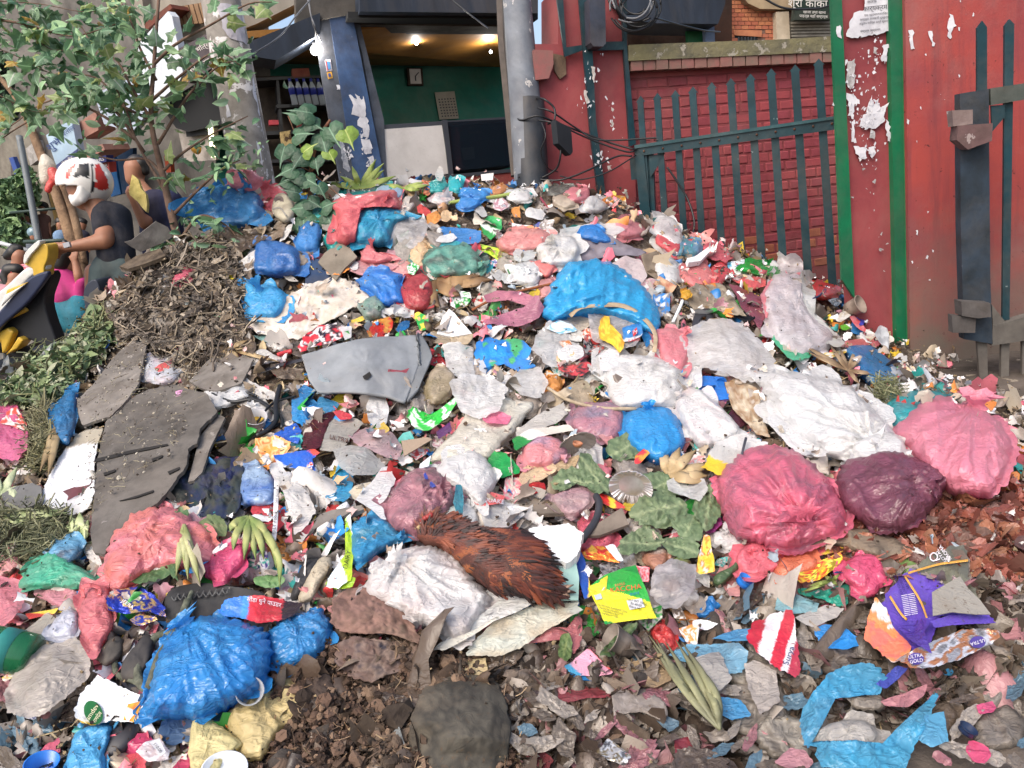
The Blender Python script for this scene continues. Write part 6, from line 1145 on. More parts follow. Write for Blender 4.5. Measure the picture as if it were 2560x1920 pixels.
T([(10,1740),(40,1680),(110,1620),(190,1600),(230,1640),(228,1690),(180,1740),(120,1790),(70,1800),(25,1790)],'big dusty clear bag spread at the bottom left',h='b8b0a8',amp=.25,lift=.08,clear=.25,bulge=.3)
B([(120,1590),(135,1550),(160,1530),(190,1525),(195,1560),(185,1590),(150,1600)],'c4c8d8','bluish white bundle above the dusty clear bag','a8a4a8',H=.5,lift=.08)
W([(188,1790),(200,1740),(245,1690),(280,1705),(330,1730),(362,1740),(355,1765),(338,1808),(280,1802),(235,1815),(205,1810)],pr_band(['d8b428','e8eaec','eceef0','eceef0'],75,[-.85,.1,.5]),'white flour packet with a green oval badge at the bottom left',lift=.1,amp=.1,res=5)
fq = o_last[0][1].pos;ob_ = o_last[0][0];a = np.linspace(0,6.283,32,endpoint=False);ex,ey = 22 * np.cos(a),31 * np.sin(a);r_ = math.radians(-22);V = fq(234 + ex * math.cos(r_) - ey * math.sin(r_),1782 + ex * math.sin(r_) + ey * math.cos(r_));V = V + (CAM - V) * .004
mk('green_oval',V,[tuple(range(32))[::-1]],flat('badge_green','186830'),ob_);text_on(fq,'Ramdev',228,1786,13,58,flat('badge_cream','f0e8c0'),ob_,lift=.013);text_on(fq,'रामदेव',244,1794,10,58,flat('badge_cream','f0e8c0'),ob_,lift=.013)
V = fq(np.array([308,320,355,338]),np.array([1800,1760,1752,1806]));V = V + (CAM - V) * .004;mk('photo_print',V,[(0,1,2,3)],rough_mat('food_print','e0b030','c85030',60),ob_);V = fq(np.array([343,352,366,356]),np.array([1752,1732,1742,1760]));V = V + (CAM - V) * .005;mk('navy_corner',V,[(0,1,2,3)],flat('corner_navy','1c3c5c'),ob_)
B([(165,1925),(175,1870),(190,1830),(225,1812),(275,1810),(278,1840),(265,1880),(262,1930),(200,1940)],'4aa4dc','light blue crumpled bag under the white flour packet','5aa8d4',H=.4,lift=.07,crease=1.6)
tag(mk('rubber_disc',*lathe([(.001,0),(.055,0),(.062,.012),(.055,.028),(.001,.03)],on(295,1855,.03),axv(295,1855,110,.5),24),flat('dark_rubber','34343a'),smooth=True),'dark grey rubber disc leaning by the light blue bag','rubber disc')
S([(310,1880),(330,1835),(370,1830),(385,1850),(345,1890),(315,1895)],'c83c6c','magenta film beside the rubber disc',amp=.25,lift=.04)
W([(340,1880),(365,1855),(400,1845),(425,1880),(420,1900),(370,1905)],pr_blot(['c8c0c4','b8a8ac','d8d4d8'],2),'clear pack with a price sticker at the bottom left',lift=.06)
board([(373,1855),(398,1846),(415,1880),(404,1890)],PA_,'white price sticker reading 110.00',.001,.075,name='price_sticker',cat='sticker',colf=pr_plain('dcdce0'))
po_,pf_,_ = o_last[0];text_on(pf_,'110.00',394,1869,8,-52,m_ink,po_)
S([(265,1905),(300,1890),(368,1880),(365,1925),(270,1935)],'d04858','pinkish red film at the bottom left edge',amp=.25,lift=.05)
S([(395,1830),(410,1790),(480,1790),(480,1850),(430,1865),(400,1850)],'4c6c94','slate blue woven cloth under the deep blue bag',amp=.15,lift=.04,rough=.8)
S([(430,1925),(470,1870),(490,1850),(480,1925)],'c03c64','crimson film left of the yellow bag',amp=.2,lift=.04)
B([(480,1800),(478,1760),(500,1780),(560,1820),(610,1860),(560,1900),(540,1930),(480,1940),(470,1880)],'e0cc94','creased pale yellow shopping bag at the bottom','c8b478',H=.2,lift=.08,crease=1.3,pleat=.3,rough=.6,smooth=False,knot=None)
B([(560,1800),(600,1750),(660,1710),(740,1670),(742,1700),(765,1770),(700,1830),(650,1900),(600,1890),(580,1850)],'d8c48c','long folded pale yellow bag beneath the brown rag','a89460',H=.28,lift=.05,crease=1.6,rough=.6,dirt=.5,knot=None,pleat=.3)
S([(100,1880),(115,1860),(150,1845),(152,1880),(110,1900),(85,1892)],'d0607c','small pink film by the blue cap at the bottom left',amp=.2,lift=.04)
W([(58,1780),(70,1772),(95,1785),(88,1800),(62,1796)],pr_blot(['dcdce4','5c6c9c','dcdce4'],3),'tiny barcode label at the bottom left',lift=.06)
W([(5,1695),(30,1675),(60,1665),(45,1690),(10,1705)],pr_blot(['e08878','e8e4dc','d8c040'],2),'pink and white packet beneath the green bottle',lift=.06)
W([(65,1535),(150,1520),(158,1530),(70,1550)],pr_band(['b83428','d8b838'],90,[0]),'red and yellow strip above the grey film at the left',lift=.06)
S([(60,1580),(120,1530),(140,1545),(130,1590),(80,1600)],'aaa498','beige translucent film at the left',clear=.15,amp=.15,lift=.06)
# left-middle small things
S([(108,895),(130,860),(170,845),(215,838),(205,850),(150,870),(120,905)],'e4e4e0','white sack shoulder behind the green weeds',amp=.25,lift=.08)
S([(168,868),(190,835),(205,838),(200,865),(185,872)],'d890b0','lilac pink rag in the green weeds','c07c9c',amp=.4,lift=.1)
S((110,968,36,26,10),'e8a0cc','pale pink scrap lying on the weeds',amp=.4,lift=.08)
for q,h_,lb in (((262,855,30,26,70),'2c6cc8','blue plastic shard by the plywood top'),((252,850,22,34,90),'e08888','pink shard beside the blue plastic one'),((574,690,26,22,0),'e0c428','small yellow scrap on the brown litter'),((540,825,22,12,10),'e0a028','orange scrap on the brown litter')): S(q,h_,lb,amp=.4,lift=.07,name='scrap',cat='scrap')
B([(350,940),(370,905),(400,895),(440,920),(440,950),(410,960),(370,955)],'c8ccd4','whitish clear bag with pink lining above the plywood','b8686c',H=.35,lift=.05)
S([(380,925),(410,905),(430,920),(400,930)],'e05c5c','coral red film on the whitish bag above the plywood',lift=.08,amp=.4)
B([(368,800),(380,775),(410,780),(432,820),(415,835),(390,830)],'8c847a','grey dusty ball of cloth on the brown leaves','6c645c',H=.6,dirt=.5,crease=1.6,lift=.04,rough=.8)
B([(508,985),(520,970),(560,975),(600,965),(630,985),(610,1000),(570,1015),(525,1025),(512,1010),(530,1000)],'e8ecf0','white rag knotted beside the black cables','c4c8cc',H=.35,lift=.05)
# red cola-like packets row above the mat
W([(745,870),(760,840),(800,815),(840,805),(860,815),(858,845),(830,860),(780,870),(750,885)],pr_blot(['d02434','c82030','e8e0e0','281c24','d02838'],1.9,11),'long red and black crumpled packet above the grey mat',lift=.06,amp=.35)
W([(918,830),(935,800),(975,790),(985,810),(970,840),(945,850),(925,842)],pr_blot(['d83028','e84030','e8a040'],1.4,3),'red and orange packet above the right of the grey mat',mat=FO_,lift=.06)
W([(1025,790),(1045,780),(1070,790),(1072,820),(1050,830),(1040,800)],pr_blot(['1c9840','28a84c','e8d040','e88080'],2,5),'green juice packet with small pictures above the grey mat',lift=.06)
W((895,800,50,16,10),pr_plain('d8b838'),'yellow strip packet left of the red and orange one',lift=.05)
S([(850,820),(880,815),(878,845),(862,850)],'e4e4e4','white end of the red and black packet',lift=.07,amp=.3)
B([(960,775),(1000,765),(1025,775),(1020,790),(985,788)],'ececec','white tissue above the red and orange packet',H=.4,lift=.05,crease=1.6)
W((1030,672,36,30,10),pr_blot(['20a040','e8ece8','188038'],2.4),'small green and white candy bag above the dark red bag',lift=.1)
B((700,860,52,34,0),'ccc8c4','dirty white crumpled tissue left of the red and black packet',H=.5,crease=1.7,lift=.04)
rod([(694,888),(712,882),(730,878)],.011,flat('red_cap_plastic','c83038'),'short red plastic tube left of the grey mat',name='plastic_tube',cat='tube',lift=.05)
B([(1060,960),(1080,925),(1110,918),(1140,945),(1130,985),(1090,1010),(1060,985)],'b8a890','clear beige bag of vegetable scraps right of the grey mat','8c8058',amt=.8,H=.5,lift=.06,clear=.1)
W([(1018,1045),(1030,1020),(1060,1050),(1080,1035),(1100,1025),(1145,995),(1146,1010),(1120,1045),(1070,1078),(1040,1075)],pr_blot(['28b838','20a830','e8ece8','38c048'],1.9,19),'bright green and white noodle packet in the centre left',lift=.09,amp=.35)
W([(1090,1080),(1125,1055),(1130,1078),(1096,1098)],pr_plain('5c2464','4c1c54'),'small purple ticket on the cream pad',lift=.12,smooth=False,ragged=0,amp=.08)
S([(915,1020),(930,985),(960,985),(972,1020),(968,1060),(940,1075),(922,1055)],'e0e2e8','white lacy film tangle in the centre left','b4b4b8',amp=.45,lift=.09)
W([(935,1070),(960,1055),(975,1075),(950,1095)],pr_plain('d8b848','c09c30'),'mustard scrap under the lacy film tangle',lift=.1,name='scrap',cat='scrap')
S([(845,1010),(890,1000),(900,1012),(870,1022)],'ec8890','thin pink film strip on the clear film below the mat',lift=.08,amp=.3)
board([(1003,1102),(1068,1092),(1080,1098),(1010,1140)],PA_,'plain brown cardboard strip in the centre',.004,.09,name='cardboard',cat='cardboard',colf=pr_plain('a89480'))
W([(1020,1135),(1045,1118),(1072,1125),(1060,1140),(1040,1150)],pr_blot(['d0c8c8','c83038','c8c0c0']),'white and red folded card under the brown cardboard',lift=.08)
board([(1050,1160),(1078,1138),(1072,1165),(1048,1172)],PA_,'white broken card right of the brown cardboard',.003,.09,name='card',cat='card',colf=pr_plain('e0e8ec'))
W([(1180,1250),(1192,1225),(1200,1222),(1262,1240),(1255,1258),(1210,1265),(1190,1262)],pr_plain('e07070','c85050'),'red carton end printed with white letters right of the teal net',lift=.1,smooth=False,amp=.06,ragged=.01)
fq = o_last[0][1].pos;text_on(fq,'QUAKE',1234,1252,12,-8,wi,o_last[0][0],lift=.012)
W([(1092,1262),(1105,1245),(1130,1248),(1142,1275),(1130,1290),(1098,1285)],pr_plain('dce4e0','c8d0cc'),'little white medicine box with a red square',lift=.12,smooth=False,amp=.06,ragged=.01)
V = o_last[0][1].pos(np.array([1106,1118,1118,1106]),np.array([1256,1256,1266,1266]));mk('red_square',V + (CAM - V) * .004,[(0,1,2,3)],flat('label_red','d03838'),o_last[0][0])
B([(1135,1290),(1150,1255),(1175,1262),(1195,1290),(1185,1315),(1150,1315)],'f0f2f4','small clean white bag right of the teal net',H=.5,lift=.08)
T([(1200,1280),(1250,1250),(1300,1265),(1310,1290),(1270,1320),(1210,1320)],'clear bag mouth behind the rooster',h='dcdede',amp=.35,lift=.08,clear=.35)
S([(1133,1260),(1140,1215),(1155,1215),(1160,1250),(1155,1300),(1145,1300)],'3c94a8','frayed teal net rope beside the grey-pink bag',amp=.6,lift=.15,name='net_rope',cat='net')
# pads right of the dirty bag
S([(1090,1620),(1160,1570),(1200,1540),(1250,1500),(1290,1485),(1350,1500),(1300,1530),(1220,1560),(1150,1600)],'d8dcd4','upper cream-white plastic fold in the lower centre','bcc4b8',amp=.2,lift=.1,rough=.5,dirt=.3)
S([(1230,1560),(1300,1530),(1370,1500),(1440,1500),(1455,1530),(1400,1560),(1360,1580),(1300,1620),(1250,1640),(1160,1640),(1190,1600)],'c8ccc0','lower mint-grey plastic fold with orange stain','d4b890',amt=.6,amp=.2,lift=.08,rough=.5)
S([(1080,1625),(1100,1608),(1200,1570),(1245,1540),(1250,1545),(1180,1590),(1110,1628)],'d8d4c8','long pointed pale strip over the mud',amp=.06,lift=.12,name='plastic_strip',cat='strip',rough=.7)
S([(1320,1610),(1380,1570),(1425,1570),(1440,1540),(1455,1545),(1455,1600),(1435,1640),(1400,1600)],'b06468','dull red film under the mint-grey fold',amp=.3,lift=.06)
S([(1110,1665),(1160,1650),(1215,1645),(1222,1690),(1190,1688),(1120,1672)],'d0bc90','flat tan sheet behind the round cushion',amp=.08,lift=.05,name='plastic_sheet',cat='plastic sheet')
B([(1420,1620),(1440,1590),(1460,1600),(1455,1640),(1430,1650)],'a84048','little dark red film next to the rotten leaf',H=.4)
# candy bag Kaccha
W([(1480,1490),(1470,1470),(1510,1440),(1560,1420),(1590,1412),(1600,1440),(1618,1480),(1630,1520),(1642,1545),(1600,1550),(1555,1555),(1512,1562),(1500,1530)],pr_band(['188c3c','ece420','f0e828','28a83c','188c38'],75,[-.95,.0,.12,.9]),'green and yellow mango candy packet lying open in the lower middle',lift=.11,amp=.1,res=5,ragged=.01)
fq = o_last[0][1].pos;ob_ = o_last[0][0];text_on(fq,'KACCHA',1564,1472,13,8,flat('print_orange','d84018'),ob_,lift=.012,sx=1.1);text_on(fq,'mint',1586,1484,10,8,flat('print_blue','2050a0'),ob_,lift=.012);text_on(fq,'PARLE',1550,1462,7,15,flat('label_red','d03838'),ob_,lift=.013);text_on(fq,'NUTRITION INFORMATION\nPacked for Mango Foods\nUse before date\nIngredients sugar',1528,1530,4.5,-15,m_ink,ob_,lift=.012);text_on(fq,'NET WT 100 g\nRs 40.00\nBatch No',1590,1512,6,-15,m_ink,ob_,lift=.014)
V = fq(np.array([1566,1604,1612,1574]),np.array([1502,1496,1518,1526]));mk('white_label',V + (CAM - V) * .003,[(3,2,1,0)],flat('label_white','e4e4e4'),ob_);V = fq(np.array([1485,1502,1506,1490]),np.array([1488,1484,1497,1500]));mk('barcode_label',V + (CAM - V) * .003,[(3,2,1,0)],flat('label_grey','a8b4bc'),ob_)
W([(1470,1470),(1500,1450),(1520,1440),(1515,1475),(1490,1490)],pr_plain('e8dc30','d0c420'),'torn yellow flap of the candy packet',lift=.115)
# ---------------------------------------------------------------- medium crumpled scraps in the gaps, each its own thing
_things = [o for o in COL.objects if o.parent is None and 'category' in o and o.type == 'MESH' and o.name not in _before]
_tp = topx(np.array([o.location[:] for o in _things]));_tr = np.array([max(o.dimensions) * FPX / max(1.,(np.array(o.location[:]) - CAM) @ F_) / 2 for o in _things])
PAL = {'mid': ['e4e4e6','d8d8dc','e4e4e6','c8c4c0','c0b8b0','b0a89c','d4ccc4','98908a','6c6058','8c8078','5c5048','b8b0a8','dcd8d4','a49c94','847a70','c4bcb4','e8e8ea','e87f8e','d86478','ec9a98','2f8fd8','1c7cc4','2aa09c','c83c3c','a89c90','b8a890','d8b890','8c7c6c','e0c030','2a9c3c','e89040','7c6c5c','b0808c'],
       'left': ['6c5c4c','857462','9c8a74','584a3e','74685c','a89880','b4b0a8','8c7c68','d8d4d0','c87880'],'low': ['5c5048','746a60','4c4038','8c8278','989088','645a50','a49c94','7c7268','a06c74','5c7c90'],'mud': ['4c4038','5c4c40','6a5a4c','3e342e'],'peel': ['7c4c40','8c5848','6c4038','a07058','5c3a34']}
NAMES_ = {'e':'white','d8d8':'white','c8c4':'grey','d8d4':'white'}
def cname(h):
    r,g_,b_ = [int(h[i:i + 2],16) for i in (0,2,4)];mx,mn = max(r,g_,b_),min(r,g_,b_)
    if mx - mn < 26: return 'white' if mx > 205 else 'light grey' if mx > 150 else 'grey' if mx > 100 else 'dark grey'
    if b_ == mx: return 'violet' if r > g_ + 25 else 'blue'
    if g_ == mx: return 'teal' if b_ > r + 30 else 'green'
    if b_ > g_ + 4 and r > 150: return 'pink' if g_ > 70 else 'magenta'
    if g_ > .8 * r and b_ < .5 * r: return 'yellow'
    if r > 190 and g_ < .72 * r and b_ < .66 * r: return 'orange' if g_ > b_ + 40 else 'red' if g_ < 90 else 'coral'
    return 'tan' if mx > 160 else 'brown' if mx > 110 else 'dark brown'
def region(px,py):
    if 560 < px < 1300 and py > 1640: return 'mud'
    if px > 2100 and 1230 < py < 1440: return 'peel'
    if px < 740 and py < 1000: return 'left'
    if (px > 1250 and py > 1590) or (px > 1800 and py > 1480) or (px < 300 and py > 1650): return 'low'
    if px < 380 and py < 1400: return 'left'
    return 'mid'
rg_ = np.random.RandomState(21);auto_pos = [];used_lab = set(o['label'] for o in _things)
def stem_(l):
    w_ = l.split();out = []
    for x in w_:
        if x in ('in','on','at','under','above','below','beside','lying','left','right','over','with','behind','by','near','of','from','between','leaning','spread','spilling','standing','pointing','next','hanging','wedged','dumped','for','like','resting','peeking','full','half','sticking','trailing','tucked','torn' ) and len(out) > 1: break
        out.append(x)
    return ' '.join(out[:7])
_st = [stem_(o['label']) for o in _things];_cnt = {}
for x in _st: _cnt[x] = _cnt.get(x,0) + 1
PROTO = {}
for k in range(16000):
    if len(auto_pos) >= 520: break
    px,py = rg_.uniform(-10,2560),rg_.uniform(455,1925);y_top = np.interp(px,[0,230,300,460,620,700,900,1330,1500,1620,1750,1900,2130,2230,2330,2560],[930,850,700,620,570,500,470,470,520,590,640,690,750,880,980,990])
    if py < y_top: continue
    if 230 < px < 600 and 830 < py < 1240: continue                       # plywood area
    if 1060 < px + 0 < 1420 and 1300 < py < 1480: continue               # rooster
    if 750 < px < 1090 and 830 < py < 1000: continue
    d = np.hypot(_tp[:,0] - px,_tp[:,1] - py);sz = rg_.uniform(36,96) * (1.0 if py > 800 else .8)
    if (d < _tr * .62 + sz * .12).any(): continue
    if any(math.hypot(a - px,b - py) < (s1 + sz) * .36 for a,b,s1 in auto_pos): continue
    rgn = region(px,py);
    if rgn == 'mud' and rg_.rand() < .75: continue
    h_ = PAL[rgn][rg_.randint(len(PAL[rgn]))];auto_pos.append((px,py,sz))
    dirs = [];order = np.argsort(d - _tr)[:6];lab = None;cn = cname(h_)
    for j in order:
        if _cnt[_st[j]] > 1: continue
        dx,dy = px - _tp[j,0],py - _tp[j,1];w_ = ('right of' if dx > 0 else 'left of') if abs(dx) > abs(dy) else ('below' if dy > 0 else 'above')
        for ad in ('crumpled','twisted','small torn','limp','wrinkled','creased'):
            l_ = f'{ad} {cn} film scrap {w_} the {_st[j]}'
            if l_ not in used_lab and len(l_.split()) <= 16: lab = l_;break
        if lab: break
    if lab is None: auto_pos.pop();continue
    used_lab.add(lab);ar = rg_.uniform(.45,.9);ol = (px,py,sz * 1.15,sz * 1.15 * ar,rg_.uniform(-60,60));u = rg_.rand()
    if u < .3 and rgn == 'mid': bag(ol,film(h_,None,.5,.33,0,.5 if rgn != 'mid' else .3),lab,H=rg_.uniform(.35,.6),crease=1.8,knot=(rg_.uniform(-.5,.5),.4),klen=.3,lift=.02,res=7,name='plastic_scrap',cat='plastic scrap')
    elif u < .55 and rgn == 'mid': W(ol,pr_blot([h_,PAL['mid'][rg_.randint(18)],h_,'e0dcd8'],1.8,k),lab,lift=.03,amp=.5,name='wrapper_scrap',cat='wrapper scrap')
    elif rgn in ('low','mud','left'): sheet((px,py,sz * 1.6,sz * rg_.uniform(.45,.8),rg_.uniform(-70,70)),film(h_,None,.7,.3,0,.5),lab,amp=.5,nf=11,fine=1.8,lift=.03,name='film_scrap',cat='film scrap',ragged=.2)
    else: sheet(ol,film(h_,None,.5,.36,.35 if (rgn == 'mid' and rg_.rand() < .5) else 0,.5 if rgn != 'mid' else .3),lab,amp=.55,lift=.028,name='film_scrap',cat='film scrap',ragged=.12)
# ---------------------------------------------------------------- litter too small to count
def proto_scrap(rr,n=7):
    g = np.linspace(-1,1,n);A,B_ = np.meshgrid(g,g);q = np.stack([A.ravel(),B_.ravel()],1) * (1 + rr.uniform(-.28,.28,(n * n,2)));z = np.zeros(len(q))
    for i in range(6):
        a = rr.uniform(0,3.14);z += rr.choice([-1,1]) * rr.uniform(.2,.6) * np.abs(q @ np.array([math.cos(a),math.sin(a)]) - rr.uniform(-.6,.6))
    z -= z.mean();V = np.c_[q * np.array([1,rr.uniform(.35,1)]),z];I = np.arange(n * n).reshape(n,n)
    return V,np.stack([I[:-1,:-1],I[:-1,1:],I[1:,1:],I[1:,:-1]],-1).reshape(-1,4)
def proto_leaf(rr):
    t = np.linspace(-1,1,6);w_ = (1 - t ** 2) ** .7 * .42 * (1 - .25 * t) + .02;c = rr.uniform(-.35,.35) * t ** 2 + rr.uniform(-.2,.2) * t;b = rr.uniform(.1,.45)
    V = np.concatenate([np.c_[t,-w_ + c * .3,b * w_ * 2 + c],np.c_[t,c * .3,c],np.c_[t,w_ + c * .3,b * w_ * 2 + c]]);n = 6
    return V,np.array([(k * n + i,k * n + i + 1,(k + 1) * n + i + 1,(k + 1) * n + i) for k in range(2) for i in range(n - 1)])
def proto_twig(rr):
    m = 5;t = np.linspace(-1,1,m);c = np.c_[t,rr.uniform(-.15,.15) * t ** 2 + .04 * rr.randn(m),.12 * rr.randn(m) * .5];V,F = tube(c,.045 * (1.1 - .4 * (t + 1) / 2),4);F = [f for f in F if len(f) == 4][:16];return V,np.array(F)
def proto_crumb(rr):
    V,F = ball((0,0,0),1,6,4);V = V * (1 + .35 * rr.uniform(-1,1,(len(V),1)));V[:,2] *= .6;return V,np.array(F)
def scatter(name,label,cat,protos,pos,nrm,size,cols,mat,upright=.35,seed=1):
    rr = np.random.RandomState(seed);K = len(pos);idx = rr.randint(len(protos),size=K);VV,FF,CC = [],[],[];off = 0
    for k in range(len(protos)):
        m = np.where(idx == k)[0]
        if not len(m): continue
        pv,pf = protos[k];n = nrm[m] + upright * rr.randn(len(m),3);n /= np.linalg.norm(n,axis=1)[:,None];r = rr.randn(len(m),3);x = np.cross(n,r);x /= np.linalg.norm(x,axis=1)[:,None];y = np.cross(n,x)
        W_ = (pv[None,:,0,None] * x[:,None] + pv[None,:,1,None] * y[:,None] + pv[None,:,2,None] * n[:,None]) * size[m][:,None,None] + pos[m][:,None]
        VV.append(W_.reshape(-1,3));FF.append((pf[None] + (np.arange(len(m)) * len(pv))[:,None,None] + off).reshape(-1,pf.shape[1]));off += len(m) * len(pv);CC.append(np.repeat(cols[m],len(pv),0))
    V = np.concatenate(VV);F = np.concatenate(FF);me = bpy.data.meshes.new(name);me.vertices.add(len(V));me.vertices.foreach_set('co',V.ravel());L = F.shape[1]
    me.loops.add(F.size);me.loops.foreach_set('vertex_index',F.ravel().astype(np.int32));me.polygons.add(len(F));me.polygons.foreach_set('loop_start',np.arange(len(F),dtype=np.int32) * L);me.polygons.foreach_set('loop_total',np.full(len(F),L,np.int32))
    me.update(calc_edges=True);me.polygons.foreach_set('use_smooth',[protos is SCR] * len(me.polygons));ca = me.color_attributes.new('Col','FLOAT_COLOR','POINT');c4 = np.ones((len(V),4));c4[:,:3] = np.concatenate(CC);ca.data.foreach_set('color',c4.ravel());me.materials.append(mat)
    o = bpy.data.objects.new(name,me);COL.objects.link(o);return tag(o,label,cat,None,'stuff')
def heap_pts(n,seed,clump=0.,lift=(0,.02),where=None):
    rr = np.random.RandomState(seed);out = []
    while sum(map(len,out)) < n:
        y = rr.uniform(1.15,5.4,n * 3);x = rr.uniform(-1,1,n * 3) * (y * .80 + .35);keep = rr.rand(n * 3) < (1 / np.maximum(y - .2,.9)) ** .8
        if clump: keep &= (n2(x,y,3.,seed) + .8 * rr.randn(n * 3) * .5) > -clump
        x,y = x[keep],y[keep];z = HZ(x,y);k = z > .012;x,y,z = x[k],y[k],z[k];p = np.c_[x,y,z];px = topx(p);k = (px[:,0] > -120) & (px[:,0] < 2680) & (px[:,1] < 2020)
        p,px = p[k],px[k]
        if where is not None: k = where(px[:,0],px[:,1]);p,px = p[k],px[k]
        out.append(np.c_[p,px])
    a = np.concatenate(out)[:n];p = a[:,:3];e = .06;nn = np.c_[HZ(p[:,0] - e,p[:,1]) - HZ(p[:,0] + e,p[:,1]),HZ(p[:,0],p[:,1] - e) - HZ(p[:,0],p[:,1] + e),np.full(len(p),2 * e)];nn /= np.linalg.norm(nn,axis=1)[:,None]
    p[:,2] += bumps(p[:,0],p[:,1]) + .012;p += nn * rr.uniform(*lift,len(p))[:,None];return p,nn,a[:,3:]
def pcols(px,seed,pal=None,jit=.25,wt=None):
    rr = np.random.RandomState(seed);out = np.empty((len(px),3))
    for i,(a,b) in enumerate(px): P_ = pal or PAL[region(a + rr.uniform(-60,60),b + rr.uniform(-50,50))];out[i] = lin(P_[rr.randint(len(P_))])
    return np.clip(out * (1 + jit * rr.uniform(-1,1,(len(px),1))),0,.86)
rr_ = np.random.RandomState(31)
SCR = [proto_scrap(rr_) for _ in range(26)];LEA = [proto_leaf(rr_) for _ in range(16)];TWG = [proto_twig(rr_) for _ in range(10)];CRB = [proto_crumb(rr_) for _ in range(8)]
p,n,q = heap_pts(8000,1,lift=(0,.035));scatter('plastic_litter','countless small torn plastic and paper scraps filling the gaps of the heap','litter',SCR,p,n,rr_.lognormal(-3.72,.45,len(p)),pcols(q,2),vcol(.4,0,.5,.35,'small_scrap'),.45,2)
p,n,q = heap_pts(5200,3,lift=(0,.02),where=lambda a,b: (a < 760) | (b < 900) | (np.sin(a * .013) + np.cos(b * .017) > .6));scatter('leaf_litter','brown dead leaves and husks lying all over the heap','leaf litter',LEA,p,n,rr_.lognormal(-3.85,.4,len(p)),pcols(q,4,['6c5a44','8c7658','584838','a08a68','74624c','b8a480','4c4034','948470']),LV_,.5,4)
p,n,q = heap_pts(3800,5,lift=(0,.03));scatter('twig_litter','thin straws and twigs strewn over the rubbish','twigs',TWG,p,n,rr_.lognormal(-3.5,.4,len(p)),pcols(q,6,['8c7658','b8a27c','5c4a38','a08860','d0bc94','3c3028']),LV_,.3,6)
p,n,q = heap_pts(15000,7,lift=(-.005,.012));scatter('dirt_crumbs','dark crumbs of earth and rotten scraps between the rubbish','dirt',CRB,p,n,rr_.lognormal(-5.4,.45,len(p)),pcols(q,8,['4c4038','5c4c40','3a302a','6c5c4c','847462','2c2622']),vcol(.9,0,.5,.4,'crumb',.2),.5,8)
mudw = lambda a,b: (a > 600 + (1900 - b) * .25) & (a < 1300) & (b > 1590) & ~((a < 800) & (b < 1700))
p,n,q = heap_pts(11000,9,lift=(0,.055),where=mudw);scatter('mud_mound','mound of dark brown crumbly mud and wood fibres at the bottom','mud',CRB,p,n,rr_.lognormal(-5.25,.55,len(p)),pcols(q,10,['4a3a30','3a2e28','5c483c','6c5648','2e2622','7c6654']),vcol(.9,0,.9,.4,'crumb',.2),.5,10)
p,n,q = heap_pts(1300,11,lift=(.01,.06),where=mudw);scatter('mud_fibres','straw and bark fibres sticking out of the mud mound','fibres',TWG,p,n,rr_.lognormal(-3.9,.4,len(p)),pcols(q,12,['6c5644','8c7258','4c3c30','a48c6c']),LV_,.6,12)
peel = lambda a,b: (a > 2080) & (b > 1190) & (b < 1480) & (a + b > 3420)
p,n,q = heap_pts(2600,13,lift=(0,.05),where=peel);scatter('peelings','reddish brown vegetable peelings and tea leaves spilling from the dark maroon bag','peelings',SCR[:14],p,n,rr_.lognormal(-4.2,.5,len(p)),pcols(q,14,['7c4234','8c5040','6c382e','a0664c','5c342c','9c5c50']),vcol(.45,0,.8,.2,'peel'),.7,14)
# fine white grains and flies sitting on things everywhere
lowr = lambda a,b: ((a > 1250) & (b > 1560)) | ((a > 1900) & (b > 1480))
p,n,q = heap_pts(3800,15,lift=(0,.02),where=lowr);scatter('muddy_film_litter','matted grey muddy film and paper mash at the lower right','litter',SCR,p,n,rr_.lognormal(-3.6,.45,len(p)),pcols(q,16,['665a50','766c60','8c8276','544a42','948a80','463c36','9c6c70','5c5048','4c443c']),vcol(.42,0,.9,.4,'muddy_scrap'),.2,16)
darkw = lambda a,b: ((a > 620) & (a < 1750) & (b > 1600))
p,n,q = heap_pts(5200,17,lift=(0,.03),where=lambda a,b: darkw(a,b) | lowr(a,b));scatter('dark_mash','dark brown wet mash of leaves and cloth shreds at the bottom','mash',SCR,p,n,rr_.lognormal(-3.9,.45,len(p)),pcols(q,18,['4c3e34','5c4c40','3c322c','6c5a4c','4a4440','74665a']),vcol(.8,0,.9,.5,'mash',.2),.2,18)
p,n,q = heap_pts(700,19,lift=(.05,.11),where=lambda a,b: (a > 560) & (b < 1560) & ~((a > 1050) & (a < 1420) & (b > 1290)));scatter('fine_litter','fine torn film and paper bits lying on top of the bags','litter',SCR,p,n,rr_.lognormal(-4.5,.45,len(p)),pcols(q,20,['dcdcde','c8c4c0','b0a89c','e4e4e6','a89888','8c8078','d8b8b4','98a8b4']),vcol(.4,0,.5,.35,'small_scrap'),.5,20)
p,n,q = heap_pts(2600,21,lift=(.05,.10));scatter('fine_crumbs','dark specks of dirt and straw fallen on the bags','dirt',CRB,p,n,rr_.lognormal(-5.9,.5,len(p)),pcols(q,22,['4c4038','5c4c40','3a302a','8c7a5c','2c2622']),vcol(.9,0,.5,.4,'crumb',.2),.5,22)
